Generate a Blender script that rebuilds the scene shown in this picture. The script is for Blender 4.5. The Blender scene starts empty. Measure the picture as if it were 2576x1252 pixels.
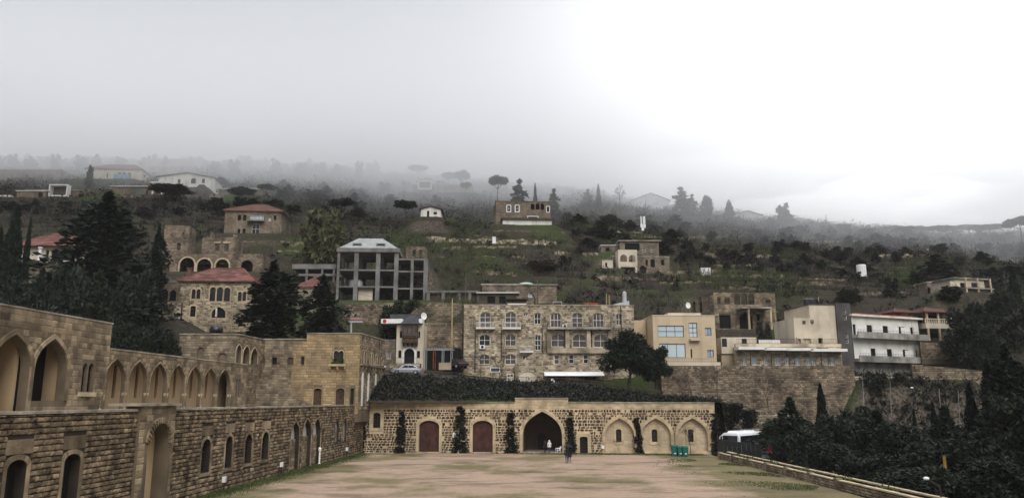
import bpy, bmesh, math, random
import numpy as np
from mathutils import Vector, Matrix, noise as mnoise
from mathutils.geometry import tessellate_polygon

# ------------------------------------------------------------------ camera, world, sun, exposure
SC = bpy.context.scene
COL = SC.collection
FPX, CX, CY, CAMZ, PITCH = 1940.0, 1288.0, 626.0, 6.7, math.radians(11.1)
SP, CP = math.sin(PITCH), math.cos(PITCH)
cam_d = bpy.data.cameras.new("camera")
cam = bpy.data.objects.new("camera", cam_d)
COL.objects.link(cam)
cam.location = (0, 0, CAMZ)
cam.rotation_euler = (math.pi / 2 + PITCH, 0, 0)
cam_d.sensor_width = 36.0
cam_d.lens = 36.0 * FPX / 2576.0
cam_d.clip_start = 0.5
cam_d.clip_end = 4000
SC.camera = cam

SUN_EL, SUN_AZ = math.radians(40), math.radians(163)     # azimuth clockwise from +Y (forward)
w = bpy.data.worlds.new("World"); SC.world = w; w.use_nodes = True
nt = w.node_tree; nt.nodes.clear()
def wn(t, **k):
    n = nt.nodes.new(t)
    for a, b in k.items(): setattr(n, a, b)
    return n
out = wn('ShaderNodeOutputWorld'); bg = wn('ShaderNodeBackground')
sky = wn('ShaderNodeTexSky', sky_type='NISHITA'); sky.sun_disc = False
sky.sun_elevation = SUN_EL; sky.sun_rotation = SUN_AZ; sky.dust_density = 4.0
skyk = wn('ShaderNodeVectorMath', operation='SCALE'); skyk.inputs['Scale'].default_value = 0.05
tc = wn('ShaderNodeTexCoord')
# overcast deck: brighter towards the thin cloud over the right-hand ridge, gently brighter overhead
dirn = wn('ShaderNodeVectorMath', operation='DOT_PRODUCT')
gd = Vector((math.sin(math.radians(24)) * .97, math.cos(math.radians(24)) * .97, .24)).normalized()
dirn.inputs[1].default_value = gd
rampG = wn('ShaderNodeMapRange')
pw6 = wn('ShaderNodeMath', operation='POWER'); pw6.inputs[1].default_value = 9.0
rampG.inputs[1].default_value = 0.45; rampG.inputs[2].default_value = 1.0
rampG.inputs[3].default_value = 0.0; rampG.inputs[4].default_value = 1.0
nz = wn('ShaderNodeTexNoise'); nz.inputs['Scale'].default_value = 1.6; nz.inputs['Detail'].default_value = 3
sep = wn('ShaderNodeSeparateXYZ')
zen = wn('ShaderNodeMapRange', interpolation_type='SMOOTHSTEP')
zen.inputs[1].default_value = 0.46; zen.inputs[2].default_value = 1.0; zen.inputs[3].default_value = 0.0; zen.inputs[4].default_value = 3.0
nzr = wn('ShaderNodeMapRange'); nzr.inputs[3].default_value = 0.86; nzr.inputs[4].default_value = 1.14
cmix = wn('ShaderNodeMix', data_type='RGBA'); cmix.inputs[6].default_value = (0.335, 0.348, 0.38, 1); cmix.inputs[7].default_value = (2.1, 2.1, 2.1, 1)
addz = wn('ShaderNodeMath', operation='ADD'); addz.inputs[0].default_value = 1.0
mulz = wn('ShaderNodeMath', operation='MULTIPLY')
sc2 = wn('ShaderNodeVectorMath', operation='SCALE')
fin = wn('ShaderNodeMix', data_type='RGBA'); fin.inputs[0].default_value = 0.93
L = nt.links.new
L(tc.outputs['Generated'], dirn.inputs[0]); L(dirn.outputs['Value'], rampG.inputs[0])
L(tc.outputs['Generated'], nz.inputs['Vector']); L(nz.outputs['Fac'], nzr.inputs[0])
L(tc.outputs['Generated'], sep.inputs[0]); L(sep.outputs['Z'], zen.inputs[0])
L(zen.outputs[0], addz.inputs[1]); L(addz.outputs[0], mulz.inputs[0]); L(nzr.outputs[0], mulz.inputs[1])
L(rampG.outputs[0], pw6.inputs[0]); L(pw6.outputs[0], cmix.inputs[0]); L(cmix.outputs[2], sc2.inputs[0]); L(mulz.outputs[0], sc2.inputs['Scale'])
L(sky.outputs[0], skyk.inputs[0]); L(skyk.outputs[0], fin.inputs[6]); L(sc2.outputs[0], fin.inputs[7])
L(fin.outputs[2], bg.inputs['Color']); bg.inputs['Strength'].default_value = 1.0
L(bg.outputs[0], out.inputs['Surface'])

sun_d = bpy.data.lights.new("sun", 'SUN'); sun_d.energy = 1.5; sun_d.angle = math.radians(35); sun_d.color = (1.0, 0.97, 0.92)
sun = bpy.data.objects.new("sun", sun_d); COL.objects.link(sun)
sdir = Vector((math.sin(SUN_AZ) * math.cos(SUN_EL), math.cos(SUN_AZ) * math.cos(SUN_EL), math.sin(SUN_EL)))
sun.rotation_euler = (-sdir).to_track_quat('-Z', 'Y').to_euler()

SC.view_settings.view_transform = 'Standard'; SC.view_settings.look = 'None'
SC.view_settings.exposure = 0.52; SC.view_settings.gamma = 1.0
SC.view_settings.use_curve_mapping = False
SC.render.engine = 'CYCLES'
cy = SC.cycles
cy.use_denoising = True; cy.max_bounces = 10; cy.diffuse_bounces = 3; cy.glossy_bounces = 2; cy.volume_bounces = 8
cy.transparent_max_bounces = 6; cy.sample_clamp_indirect = 6.0

# ------------------------------------------------------------------ picture <-> place
RNG = random.Random(7)
def ray(x, y):
    dx, dz = (x - CX) / FPX, (CY - y) / FPX
    return Vector((dx, CP - dz * SP, SP + dz * CP))
def at(x, y, Y):
    d = ray(x, y); t = Y / d.y
    return Vector((d.x * t, Y, CAMZ + d.z * t))
def zof(y, Y):
    d = ray(CX, y); return CAMZ + d.z / d.y * Y
def gnd(x, y, z=0.0):
    d = ray(x, y); t = (z - CAMZ) / d.z
    return Vector((d.x * t, d.y * t, z))

class Frame:
    """A vertical facade: origin, u along it (viewer's left to right), n out of it."""
    def __init__(s, o, yaw=0.0):
        s.o = Vector((o[0], o[1], 0)); s.yaw = yaw
        s.u = Vector((math.cos(yaw), math.sin(yaw), 0)); s.n = Vector((s.u.y, -s.u.x, 0))
    def p(s, u, z, n=0.0):
        return s.o + s.u * u + s.n * n + Vector((0, 0, z))
    def uv(s, x, y):
        d = ray(x, y); C = Vector((0, 0, CAMZ))
        t = (s.o - C).dot(s.n) / d.dot(s.n)
        q = C + d * t
        return (q - s.o).dot(s.u), q.z
    def back(s, n):
        return Frame(s.o - s.n * n, s.yaw)
    def u_at(s, x): return s.uv(x, 900)[0]

# ------------------------------------------------------------------ materials
MATS = {}
def nodes_of(m):
    m.use_nodes = True; t = m.node_tree; t.nodes.clear(); return t
def M(name, c1, c2=None, scale=.6, rough=.9, bump=0.0, bscale=6.0, spec=.25, rand=0.0, stain=0.0, brick=None, metal=0.0, detail=5, stain_c=.3, coord=None, wave=None, contrast=(.35, .65)):
    m = bpy.data.materials.new(name); t = nodes_of(m); N = t.nodes.new; K = t.links.new
    o = N('ShaderNodeOutputMaterial'); b = N('ShaderNodeBsdfPrincipled'); K(b.outputs[0], o.inputs[0])
    b.inputs['Roughness'].default_value = rough; b.inputs['Metallic'].default_value = metal
    b.inputs['Specular IOR Level'].default_value = spec
    g = N('ShaderNodeNewGeometry'); pos = g.outputs['Position']
    col = None; fac = None
    if c2 is None: c2 = c1
    n = N('ShaderNodeTexNoise'); n.inputs['Scale'].default_value = scale; n.inputs['Detail'].default_value = detail
    K(pos, n.inputs['Vector'])
    mr = N('ShaderNodeMapRange'); mr.inputs[1].default_value = contrast[0]; mr.inputs[2].default_value = contrast[1]; K(n.outputs['Fac'], mr.inputs[0])
    mx = N('ShaderNodeMix'); mx.data_type = 'RGBA'
    mx.inputs[6].default_value = (*c1, 1); mx.inputs[7].default_value = (*c2, 1); K(mr.outputs[0], mx.inputs[0])
    col = mx.outputs[2]
    if brick:
        bw, bh, mort, mcol, vary = brick
        s = N('ShaderNodeSeparateXYZ'); K(pos, s.inputs[0])
        a = N('ShaderNodeMath'); a.operation = 'ADD'; K(s.outputs[0], a.inputs[0]); K(s.outputs[1], a.inputs[1])
        c = N('ShaderNodeCombineXYZ'); K(a.outputs[0], c.inputs[0]); K(s.outputs[2], c.inputs[1])
        wob = N('ShaderNodeTexNoise'); wob.inputs['Scale'].default_value = 1.7; K(pos, wob.inputs['Vector'])
        wsc = N('ShaderNodeVectorMath'); wsc.operation = 'MULTIPLY_ADD'; wsc.inputs[1].default_value = (.25, .12, 0)
        K(wob.outputs['Color'], wsc.inputs[0]); K(c.outputs[0], wsc.inputs[2])
        br = N('ShaderNodeTexBrick'); br.inputs['Scale'].default_value = 1; br.inputs['Brick Width'].default_value = bw
        br.inputs['Row Height'].default_value = bh; br.inputs['Mortar Size'].default_value = mort; br.inputs['Bias'].default_value = 0
        br.inputs['Color1'].default_value = (1, 1, 1, 1); br.inputs['Color2'].default_value = (1 - vary, 1 - vary, 1 - vary, 1); br.inputs['Mortar'].default_value = (*mcol, 1)
        K(wsc.outputs[0], br.inputs['Vector'])
        m2 = N('ShaderNodeMix'); m2.data_type = 'RGBA'; m2.blend_type = 'MULTIPLY'; m2.inputs[0].default_value = 1
        K(col, m2.inputs[6]); K(br.outputs['Color'], m2.inputs[7]); col = m2.outputs[2]; fac = br.outputs['Fac']
    if rand:
        oi = N('ShaderNodeObjectInfo'); ad = N('ShaderNodeMath'); ad.operation = 'ADD'
        K(oi.outputs['Random'], ad.inputs[0]); K(g.outputs['Random Per Island'], ad.inputs[1])
        fr = N('ShaderNodeMath'); fr.operation = 'FRACT'; K(ad.outputs[0], fr.inputs[0])
        r2 = N('ShaderNodeMapRange'); r2.inputs[3].default_value = 1 - rand; r2.inputs[4].default_value = 1 + rand; K(fr.outputs[0], r2.inputs[0])
        vs = N('ShaderNodeVectorMath'); vs.operation = 'SCALE'; K(col, vs.inputs[0]); K(r2.outputs[0], vs.inputs['Scale']); col = vs.outputs[0]
    if stain:
        mp = N('ShaderNodeMapping'); mp.inputs['Scale'].default_value = (.55, .55, .12); K(pos, mp.inputs['Vector'])
        n3 = N('ShaderNodeTexNoise'); n3.inputs['Scale'].default_value = 1.3; n3.inputs['Detail'].default_value = 6; K(mp.outputs[0], n3.inputs['Vector'])
        r3 = N('ShaderNodeMapRange'); r3.inputs[1].default_value = .5; r3.inputs[2].default_value = .72; r3.inputs[4].default_value = stain; K(n3.outputs['Fac'], r3.inputs[0])
        m3 = N('ShaderNodeMix'); m3.data_type = 'RGBA'; m3.blend_type = 'MULTIPLY'; m3.inputs[7].default_value = (stain_c, stain_c * .97, stain_c * .92, 1)
        K(r3.outputs[0], m3.inputs[0]); K(col, m3.inputs[6]); col = m3.outputs[2]
    K(col, b.inputs['Base Color'])
    if bump or fac is not None or wave:
        bp = N('ShaderNodeBump'); bp.inputs['Strength'].default_value = max(bump, .3); bp.inputs['Distance'].default_value = .08
        nb = N('ShaderNodeTexNoise'); nb.inputs['Scale'].default_value = bscale; nb.inputs['Detail'].default_value = 4; K(pos, nb.inputs['Vector'])
        h = nb.outputs['Fac']
        if fac is not None:
            sb = N('ShaderNodeMath'); sb.operation = 'SUBTRACT'; K(h, sb.inputs[0]); K(fac, sb.inputs[1]); h = sb.outputs[0]
        if wave:
            wv = N('ShaderNodeTexWave'); wv.inputs['Scale'].default_value = wave[1]; wv.bands_direction = wave[0]; wv.inputs['Distortion'].default_value = .6; K(pos, wv.inputs['Vector']); h = wv.outputs['Fac']
        K(h, bp.inputs['Height']); K(bp.outputs[0], b.inputs['Normal'])
    MATS[name] = m
    return m
def glass(name, c, rough=.12, spec=.5):
    return M(name, c, tuple(v * .7 for v in c), scale=.4, rough=rough, spec=spec)

# ------------------------------------------------------------------ mesh building
OFF = {}
class MB:
    def __init__(s): s.v = []; s.f = []
    def add(s, vs, fs):
        k = len(s.v); s.v.extend([tuple(v) for v in vs]); s.f.extend([tuple(i + k for i in f) for f in fs]); return s
    def hexa(s, c):
        return s.add(c, [(0, 3, 2, 1), (4, 5, 6, 7), (0, 1, 5, 4), (1, 2, 6, 5), (2, 3, 7, 6), (3, 0, 4, 7)])
    def fbox(s, F, u0, u1, z0, z1, n0, n1):
        return s.hexa([F.p(u0, z0, n1), F.p(u1, z0, n1), F.p(u1, z0, n0), F.p(u0, z0, n0), F.p(u0, z1, n1), F.p(u1, z1, n1), F.p(u1, z1, n0), F.p(u0, z1, n0)])
    def box(s, x0, x1, y0, y1, z0, z1):
        return s.hexa([(x0, y0, z0), (x1, y0, z0), (x1, y1, z0), (x0, y1, z0), (x0, y0, z1), (x1, y0, z1), (x1, y1, z1), (x0, y1, z1)])
    def tube(s, a, b, r0, r1=None, k=6):
        a, b = Vector(a), Vector(b); r1 = r0 if r1 is None else r1
        d = (b - a).normalized(); e = d.orthogonal().normalized(); g = d.cross(e)
        vs = []
        for q, r in ((a, r0), (b, r1)):
            for i in range(k):
                t = 2 * math.pi * i / k; vs.append(q + e * (r * math.cos(t)) + g * (r * math.sin(t)))
        fs = [(i, (i + 1) % k, k + (i + 1) % k, k + i) for i in range(k)] + [tuple(range(k))[::-1], tuple(range(k, 2 * k))]
        return s.add(vs, fs)
    def path(s, pts, r, k=6):
        for a, b in zip(pts, pts[1:]): s.tube(a, b, r, r, k)
        return s
    def lathe(s, c, prof, k=14):
        c = Vector(c); vs = []
        for r, z in prof:
            for i in range(k):
                t = 2 * math.pi * i / k; vs.append(c + Vector((r * math.cos(t), r * math.sin(t), z)))
        fs = []
        for j in range(len(prof) - 1):
            for i in range(k):
                fs.append((j * k + i, j * k + (i + 1) % k, (j + 1) * k + (i + 1) % k, (j + 1) * k + i))
        fs.append(tuple(range(k))[::-1]); fs.append(tuple(range((len(prof) - 1) * k, len(prof) * k)))
        return s.add(vs, fs)
    def slab(s, F, outer, holes, th, n=0.0, back=True):
        """a flat wall with real openings: outer and holes are (u,z) outlines"""
        lines = [outer] + list(holes)
        flat = [q for l in lines for q in l]
        tri = tessellate_polygon([[Vector((u, z, 0)) for u, z in l] for l in lines])
        N = len(flat)
        vs = [F.p(u, z, n) for u, z in flat] + [F.p(u, z, n - th) for u, z in flat]
        fs = []
        for a, b, c in tri:
            A, B, C = flat[a], flat[b], flat[c]
            cr = (B[0] - A[0]) * (C[1] - A[1]) - (B[1] - A[1]) * (C[0] - A[0])
            if cr < 0: a, b, c = a, c, b
            fs.append((a, b, c))
            if back: fs.append((a + N, c + N, b + N))
        k = 0
        for l in lines:
            m = len(l)
            for i in range(m):
                j = (i + 1) % m; fs.append((k + i, k + j, k + j + N, k + i + N))
            k += m
        return s.add(vs, fs)
    def build(s, name, mat, parent=None, smooth=False):
        off = OFF.get(parent, Vector((0, 0, 0))) if parent is not None else Vector((0, 0, 0))
        me = bpy.data.meshes.new(name)
        vv = np.array(s.v, dtype=np.float64).reshape(-1, 3) - np.array(off)
        me.from_pydata(vv.tolist(), [], s.f); me.update()
        if smooth: me.polygons.foreach_set('use_smooth', [True] * len(me.polygons))
        if mat is not None: me.materials.append(MATS[mat] if isinstance(mat, str) else mat)
        o = bpy.data.objects.new(name, me); COL.objects.link(o)
        if parent is not None: o.parent = parent; OFF[o] = off
        return o

def tag(o, label=None, cat=None, group=None, kind=None):
    if label: o['label'] = label
    if cat: o['category'] = cat
    if group: o['group'] = group
    if kind: o['kind'] = kind
    return o
def thing(name, loc, label, cat, group=None):
    o = bpy.data.objects.new(name, None); COL.objects.link(o); o.location = loc; OFF[o] = Vector(loc)
    o.empty_display_size = .2
    return tag(o, label, cat, group, 'thing')
def solid(name, mb, mat, label, cat, group=None, smooth=False):
    """a thing that is one mesh; its origin is put at its base"""
    a = np.array(mb.v); c = Vector(((a[:, 0].min() + a[:, 0].max()) / 2, (a[:, 1].min() + a[:, 1].max()) / 2, a[:, 2].min()))
    mb.v = (a - np.array(c)).tolist()
    o = mb.build(name, mat, None, smooth); o.location = c
    return tag(o, label, cat, group, 'thing')

# ------------------------------------------------------------------ openings
def outline(u0, u1, z0, z1, kind='rect', k=8):
    w = u1 - u0; c = (u0 + u1) / 2
    if kind == 'rect': return [(u0, z0), (u1, z0), (u1, z1), (u0, z1)]
    if kind == 'oct':
        return [(c + w / 2 * math.cos(2 * math.pi * i / 12), (z0 + z1) / 2 + (z1 - z0) / 2 * math.sin(2 * math.pi * i / 12)) for i in range(12)]
    pts = [(u0, z0), (u1, z0)]
    if kind == 'round': h = min(w / 2, (z1 - z0) * .8)
    elif kind == 'seg': h = w * .3
    elif kind == 'point': h = min(w * .70, (z1 - z0) * .75)
    elif kind == 'low': h = w * .18
    zs = z1 - h
    if kind == 'point':
        for i in range(k + 1):
            t = i / k
            pts.append((c + (w / 2) * (1 - t ** 2.3), zs + h * t ** .76))
        for i in range(k - 1, -1, -1):
            t = i / k
            pts.append((c - (w / 2) * (1 - t ** 2.3), zs + h * t ** .76))
    else:
        for i in range(2 * k + 1):
            a = math.pi * i / (2 * k)
            pts.append((c + w / 2 * math.cos(a), zs + h * math.sin(a)))
    return pts
def span_at(poly, z):
    xs = []
    m = len(poly)
    for i in range(m):
        (u0, z0), (u1, z1) = poly[i], poly[(i + 1) % m]
        if (z0 <= z < z1) or (z1 <= z < z0):
            xs.append(u0 + (u1 - u0) * (z - z0) / (z1 - z0))
    return (min(xs), max(xs)) if xs else None
def grow(poly, d):
    c = (sum(p[0] for p in poly) / len(poly), sum(p[1] for p in poly) / len(poly))
    us = [p[0] for p in poly]; zs = [p[1] for p in poly]
    hu, hz = (max(us) - min(us)) / 2, (max(zs) - min(zs)) / 2
    cu, cz = (max(us) + min(us)) / 2, (max(zs) + min(zs)) / 2
    return [(cu + (p[0] - cu) * (hu + d) / hu, cz + (p[1] - cz) * (hz + d) / hz) for p in poly]
def ring(mb, F, poly, d0, d1, n0, n1, open_base=False):
    a, b = grow(poly, d0), grow(poly, d1)
    if open_base:
        zb = min(p[1] for p in poly)
        a = [(u, max(z, zb)) for u, z in a]; b = [(u, max(z, zb)) for u, z in b]
    m = len(poly)
    for i in range(m):
        j = (i + 1) % m
        if open_base and i == 0: continue
        mb.hexa([F.p(*a[i], n0), F.p(*a[j], n0), F.p(*b[j], n0), F.p(*b[i], n0), F.p(*a[i], n1), F.p(*a[j], n1), F.p(*b[j], n1), F.p(*b[i], n1)])
def fill(mb, F, poly, n):
    return mb.add([F.p(u, z, n) for u, z in poly], [tuple(range(len(poly)))])
def window(parent, F, poly, nv=2, nh=2, frame='white_paint', pane='dark_glass', depth=.18, fw=.07, hs=None, name='window'):
    us = [p[0] for p in poly]; zs = [p[1] for p in poly]
    u0, u1, z0, z1 = min(us), max(us), min(zs), max(zs)
    mb = MB(); ring(mb, F, poly, -.005, -fw, -depth - .04, -depth + .04)
    for i in range(1, nv):
        u = u0 + (u1 - u0) * i / nv
        top = [z for z in (z1 - .02 * k * (z1 - z0) for k in range(40)) if (span_at(poly, z - 1e-4) or (9e9, -9e9))[0] < u < (span_at(poly, z - 1e-4) or (9e9, -9e9))[1]]
        zt = top[0] if top else z1
        mb.fbox(F, u - fw * .4, u + fw * .4, z0 + .01, zt, -depth - .03, -depth + .03)
    for h in (hs if hs is not None else [i / nh for i in range(1, nh)]):
        z = z0 + (z1 - z0) * h; sp = span_at(poly, z)
        if sp: mb.fbox(F, sp[0] + .01, sp[1] - .01, z - fw * .4, z + fw * .4, -depth - .035, -depth + .035)
    o = mb.build(name, frame, parent)
    p = MB(); fill(p, F, poly, -depth - .02); p.build('pane', pane, o)
    return o
def door(parent, F, poly, mat='door_wood', depth=.25, planks=4):
    us = [p[0] for p in poly]; zs = [p[1] for p in poly]
    u0, u1, z0, z1 = min(us), max(us), min(zs), max(zs)
    mb = MB(); fill(mb, F, poly, -depth - .03); d = mb.build('door', mat, parent)
    for i in range(planks):
        a, b = u0 + (u1 - u0) * i / planks + .012, u0 + (u1 - u0) * (i + 1) / planks - .012
        top = []
        for q in range(5):
            u = a + (b - a) * q / 4; z = z1
            while z > z0:
                s = span_at(poly, z - 1e-4)
                if s and s[0] - .001 <= u <= s[1] + .001: break
                z -= (z1 - z0) * .01
            top.append((u, z))
        pm = MB(); pm.slab(F, [(a, z0), (b, z0)] + top[::-1], [], .05, n=-depth + .02); pm.build('plank', mat, d)
    return d

# ------------------------------------------------------------------ stones
UNIT = {}
def unit_stones(rounded, key):
    if (rounded, key) in UNIT: return UNIT[(rounded, key)]
    r = random.Random(hash((rounded, key)) & 0xffff); out = []
    for q in range(10):
        j = lambda s: r.uniform(-s, s)
        if rounded:
            base = [(.2, 0), (.8, 0), (1, .25), (1, .75), (.8, 1), (.2, 1), (0, .75), (0, .25)]
            base = [(a + j(.13), b + j(.13)) for a, b in base]
        else:
            base = [(0, 0), (1, 0), (1, 1), (0, 1)]; base = [(a + j(.015), b + j(.03)) for a, b in base]
        m = len(base); ins = .10
        top = [(.5 + (a - .5) * (1 - 2 * ins) + j(.02), .5 + (b - .5) * (1 - 3 * ins) + j(.03)) for a, b in base]
        vs = [(a, 0.02, b) for a, b in base] + [(a, -.75 + j(.2), b) for a, b in top] + [(.5 + j(.12), -1.0 + j(.1), .5 + j(.12))]
        fs = [(i, (i + 1) % m, m + (i + 1) % m, m + i) for i in range(m)] + [(m + i, m + (i + 1) % m, 2 * m) for i in range(m)]
        out.append((vs, fs))
    UNIT[(rounded, key)] = out
    return out
UMESH = {}
def stones(parent, F, outer, holes, ch, ln, mat, proud=.05, rounded=False, cap=300, gap=.03, name='stone', seed=1, jit=.15, keep=1.0, within=None, flush=.01):
    """courses of single stones over the outline, leaving the openings free; the ones that show largest are objects of their own"""
    r = random.Random(seed); zs = [p[1] for p in outer]; z = min(zs); zt = max(zs); L = []
    while z < zt - .06:
        h = ch * r.uniform(1 - jit, 1 + jit)
        if z + h > zt: h = zt - z
        lo, hi = None, None
        for q in (z + .02, z + h / 2, z + h - .02):
            s = span_at(outer, q)
            if s is None: lo = 1e9; break
            lo = s[0] if lo is None else max(lo, s[0]); hi = s[1] if hi is None else min(hi, s[1])
        if lo is not None and lo < 1e8 and hi > lo:
            cuts = []
            for ho in holes:
                a = b = None
                for q in (z, z + h * .33, z + h * .66, z + h):
                    s = span_at(ho, q)
                    if s: a = s[0] if a is None else min(a, s[0]); b = s[1] if b is None else max(b, s[1])
                if a is not None: cuts.append((a, b))
            cuts.sort(); free = []; p = lo
            for a, b in cuts:
                if a > p: free.append((p, min(a, hi)))
                p = max(p, b)
            if p < hi: free.append((p, hi))
            for a, b in free:
                u = a - (0 if a > lo + .01 else 0)
                first = True
                while u < b - .04:
                    l = r.uniform(*ln) * (r.uniform(.5, 1) if first else 1); first = False
                    e = min(u + l, b)
                    if b - e < ln[0] * .4: e = b
                    if r.random() < keep and (within is None or within((u + e) / 2, z + h / 2, r)): L.append((u, e, z, z + h, r.uniform(.6, 1.25) * proud))
                    u = e
        z += h
    C = Vector((0, 0, CAMZ)); off = OFF.get(parent, Vector((0, 0, 0)))
    def size(s):
        q = F.p((s[0] + s[1]) / 2, (s[2] + s[3]) / 2) - C
        vis = 1 if abs(q.x) < q.y * .68 and q.z > -q.y * .128 else .02
        return vis * (s[1] - s[0]) * (s[3] - s[2]) * abs(q.normalized().dot(F.n)) / q.length_squared
    order = sorted(L, key=size, reverse=True)
    U = unit_stones(rounded, 0)
    mk = (rounded, mat)
    if mk not in UMESH:
        UMESH[mk] = []
        for vs, fs in U:
            me = bpy.data.meshes.new(name); me.from_pydata(vs, [], fs); me.update(); me.materials.append(MATS[mat]); UMESH[mk].append(me)
    R = Matrix.Rotation(F.yaw, 4, 'Z')
    for s in order[:cap]:
        me = r.choice(UMESH[mk]); o = bpy.data.objects.new(name, me); COL.objects.link(o); o.parent = parent
        g = gap / 2
        o.matrix_local = Matrix.Translation(F.p(s[0] + g, s[2] + g, flush) - off) @ R @ Matrix.Diagonal((s[1] - s[0] - gap, s[4], s[3] - s[2] - gap, 1))
    rest = order[cap:]
    if rest:
        V = []; Fc = []; k = 0
        for s in rest:
            vs, fs = r.choice(U); g = gap / 2; A = F.p(s[0] + g, s[2] + g, flush); L_, H_ = s[1] - s[0] - gap, s[3] - s[2] - gap
            for a, b, c in vs:
                q = A + F.u * (a * L_) - F.n * (b * s[4]) + Vector((0, 0, c * H_)); V.append((q.x, q.y, q.z))
            Fc.extend([tuple(i + k for i in f) for f in fs]); k += len(vs)
        m = MB(); m.v = V; m.f = Fc; o = m.build('small_stones', mat, parent); o['kind'] = 'stuff'
    return len(L)

# ------------------------------------------------------------------ material list
M('wall_stone', (.28, .205, .125), (.065, .047, .03), scale=1.6, rand=.55, stain=.7, bump=.6, bscale=9, stain_c=.28)
M('wall_mortar', (.045, .034, .025), (.025, .02, .015), scale=.8, stain=.6)
M('rubble', (.14, .10, .066), (.045, .034, .026), scale=1.1, rand=.7, bump=.7, bscale=8, stain=.5)
M('rubble_mortar', (.64, .505, .33), (.40, .31, .20), scale=.5, stain=.45, bump=.4, stain_c=.4)
M('ashlar', (.30, .23, .145), (.14, .105, .066), scale=.9, rand=.4, stain=.65, bump=.5, bscale=7, stain_c=.4)
M('ashlar_back', (.17, .13, .086), (.11, .085, .056), scale=.6, stain=.4)
M('plaster_arcade', (.56, .40, .235), (.47, .33, .19), scale=.35, stain=.5, stain_c=.6)
M('pale_trim', (.56, .445, .29), (.38, .30, .19), scale=1.1, rough=.85, bump=.4, stain=.65, stain_c=.4, rand=.15)
M('ochre_stone', (.37, .27, .145), (.21, .155, .09), scale=.5, rand=.22, stain=.55, bump=.4, stain_c=.45)
M('grey_stone', (.29, .23, .155), (.12, .092, .064), scale=.7, rand=.4, stain=.5, bump=.5)
M('hotel_stone', (.44, .37, .265), (.18, .145, .10), scale=.45, rand=.6, stain=.6, bump=.6, stain_c=.35)
M('hotel_mortar', (.54, .455, .325), (.36, .295, .205), scale=.5, stain=.4, stain_c=.5)
M('retain_stone', (.27, .21, .145), (.10, .078, .055), scale=.35, rand=.5, stain=.5, bump=.6)
M('retain_mortar', (.10, .078, .056), (.06, .047, .034), scale=.6)
M('far_stone', (.33, .265, .195), (.19, .15, .11), scale=.3, brick=(.55, .28, .03, (.55, .52, .46), .5), bump=.5, stain=.5)
M('ruin_stone', (.36, .285, .21), (.17, .135, .10), scale=.4, brick=(.6, .3, .035, (.45, .4, .34), .55), bump=.6, stain=.6)
M('white_paint', (.78, .77, .74), (.68, .66, .62), scale=1.0, rough=.6)
M('white_render', (.74, .72, .66), (.62, .60, .54), scale=.35, stain=.6, stain_c=.5)
M('cream_render', (.62, .55, .43), (.50, .435, .335), scale=.4, stain=.4, stain_c=.6)
M('beige_render', (.58, .465, .315), (.52, .41, .275), scale=.3, stain=.4, stain_c=.6, brick=(.9, .3, .008, (.8, .78, .74), .06))
M('tower_render', (.60, .52, .40), (.45, .38, .29), scale=.3, stain=.55, stain_c=.5)
M('dark_render', (.10, .095, .088), (.05, .047, .044), scale=.4, stain=.6)
M('concrete', (.21, .20, .185), (.12, .115, .105), scale=.5, stain=.5, stain_c=.5)
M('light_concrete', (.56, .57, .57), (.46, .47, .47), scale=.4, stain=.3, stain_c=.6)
M('roof_concrete', (.33, .345, .34), (.24, .25, .245), scale=.5, stain=.5, stain_c=.5)
M('stained_concrete', (.38, .36, .32), (.17, .16, .14), scale=.5, stain=.8, stain_c=.3)
M('roof_tile', (.19, .078, .060), (.11, .048, .040), scale=.9, rand=.45, rough=.8)
M('old_tile', (.17, .085, .065), (.10, .055, .045), scale=.6, rough=.85, wave=('Z', 3.2))
M('dark_glass', (.018, .018, .02), (.008, .008, .009), rough=.12, spec=.5)
M('brown_glass', (.10, .08, .07), (.05, .04, .036), scale=1.2, rough=.2, spec=.5)
M('sky_reflect_glass', (.52, .60, .63), (.44, .53, .56), scale=.4, rough=.1, spec=.6)  # pale blue pane colour paints in the sky's reflection
M('blue_glass', (.42, .47, .56), (.25, .30, .38), scale=1.2, rough=.15, spec=.5)
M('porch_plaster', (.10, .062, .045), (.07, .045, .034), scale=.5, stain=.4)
M('void_black', (.006, .006, .006))  # flat black standing in for unlit depth in openings and vents
M('door_wood', (.085, .030, .022), (.040, .016, .013), scale=1.6, rough=.65, stain=.6)
M('old_wood', (.09, .055, .035), (.045, .028, .02), scale=2, rough=.8, stain=.5)
M('iron', (.022, .021, .02), (.04, .03, .025), scale=3, rough=.55, metal=.3)
M('rust', (.35, .11, .04), (.20, .06, .03), scale=1.2, rough=.9, stain=.5)
M('galvanised', (.48, .49, .50), (.36, .37, .38), scale=1, rough=.45, metal=.4)
M('coping', (.40, .345, .265), (.20, .17, .13), scale=.9, rough=.6, bump=.4, rand=.2, stain=.6)
M('slate', (.045, .045, .048), (.025, .025, .027), scale=1.2, wave=('X', 2.5), rough=.6)
M('bark', (.055, .042, .032), (.03, .023, .018), scale=3, bump=.6)
M('needles', (.014, .021, .013), (.007, .011, .007), scale=.8, rough=.75, rand=.45, spec=.15)
M('pine_needles', (.020, .030, .017), (.010, .017, .009), scale=.8, rough=.75, rand=.4, spec=.15)
M('leaf_dark', (.015, .021, .010), (.007, .011, .005), scale=.7, rough=.6, rand=.5, spec=.25)
M('leaf_olive', (.085, .080, .034), (.055, .053, .023), scale=.7, rough=.8, rand=.4)
M('leaf_far', (.030, .032, .022), (.016, .018, .012), scale=.3, rough=.9, rand=.4)
M('ivy_leaf', (.010, .013, .007), (.006, .007, .004), scale=.6, rough=.55, rand=.5, spec=.25)
M('twig', (.075, .058, .048), (.045, .035, .03), scale=1, rough=.95, rand=.3)
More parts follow.
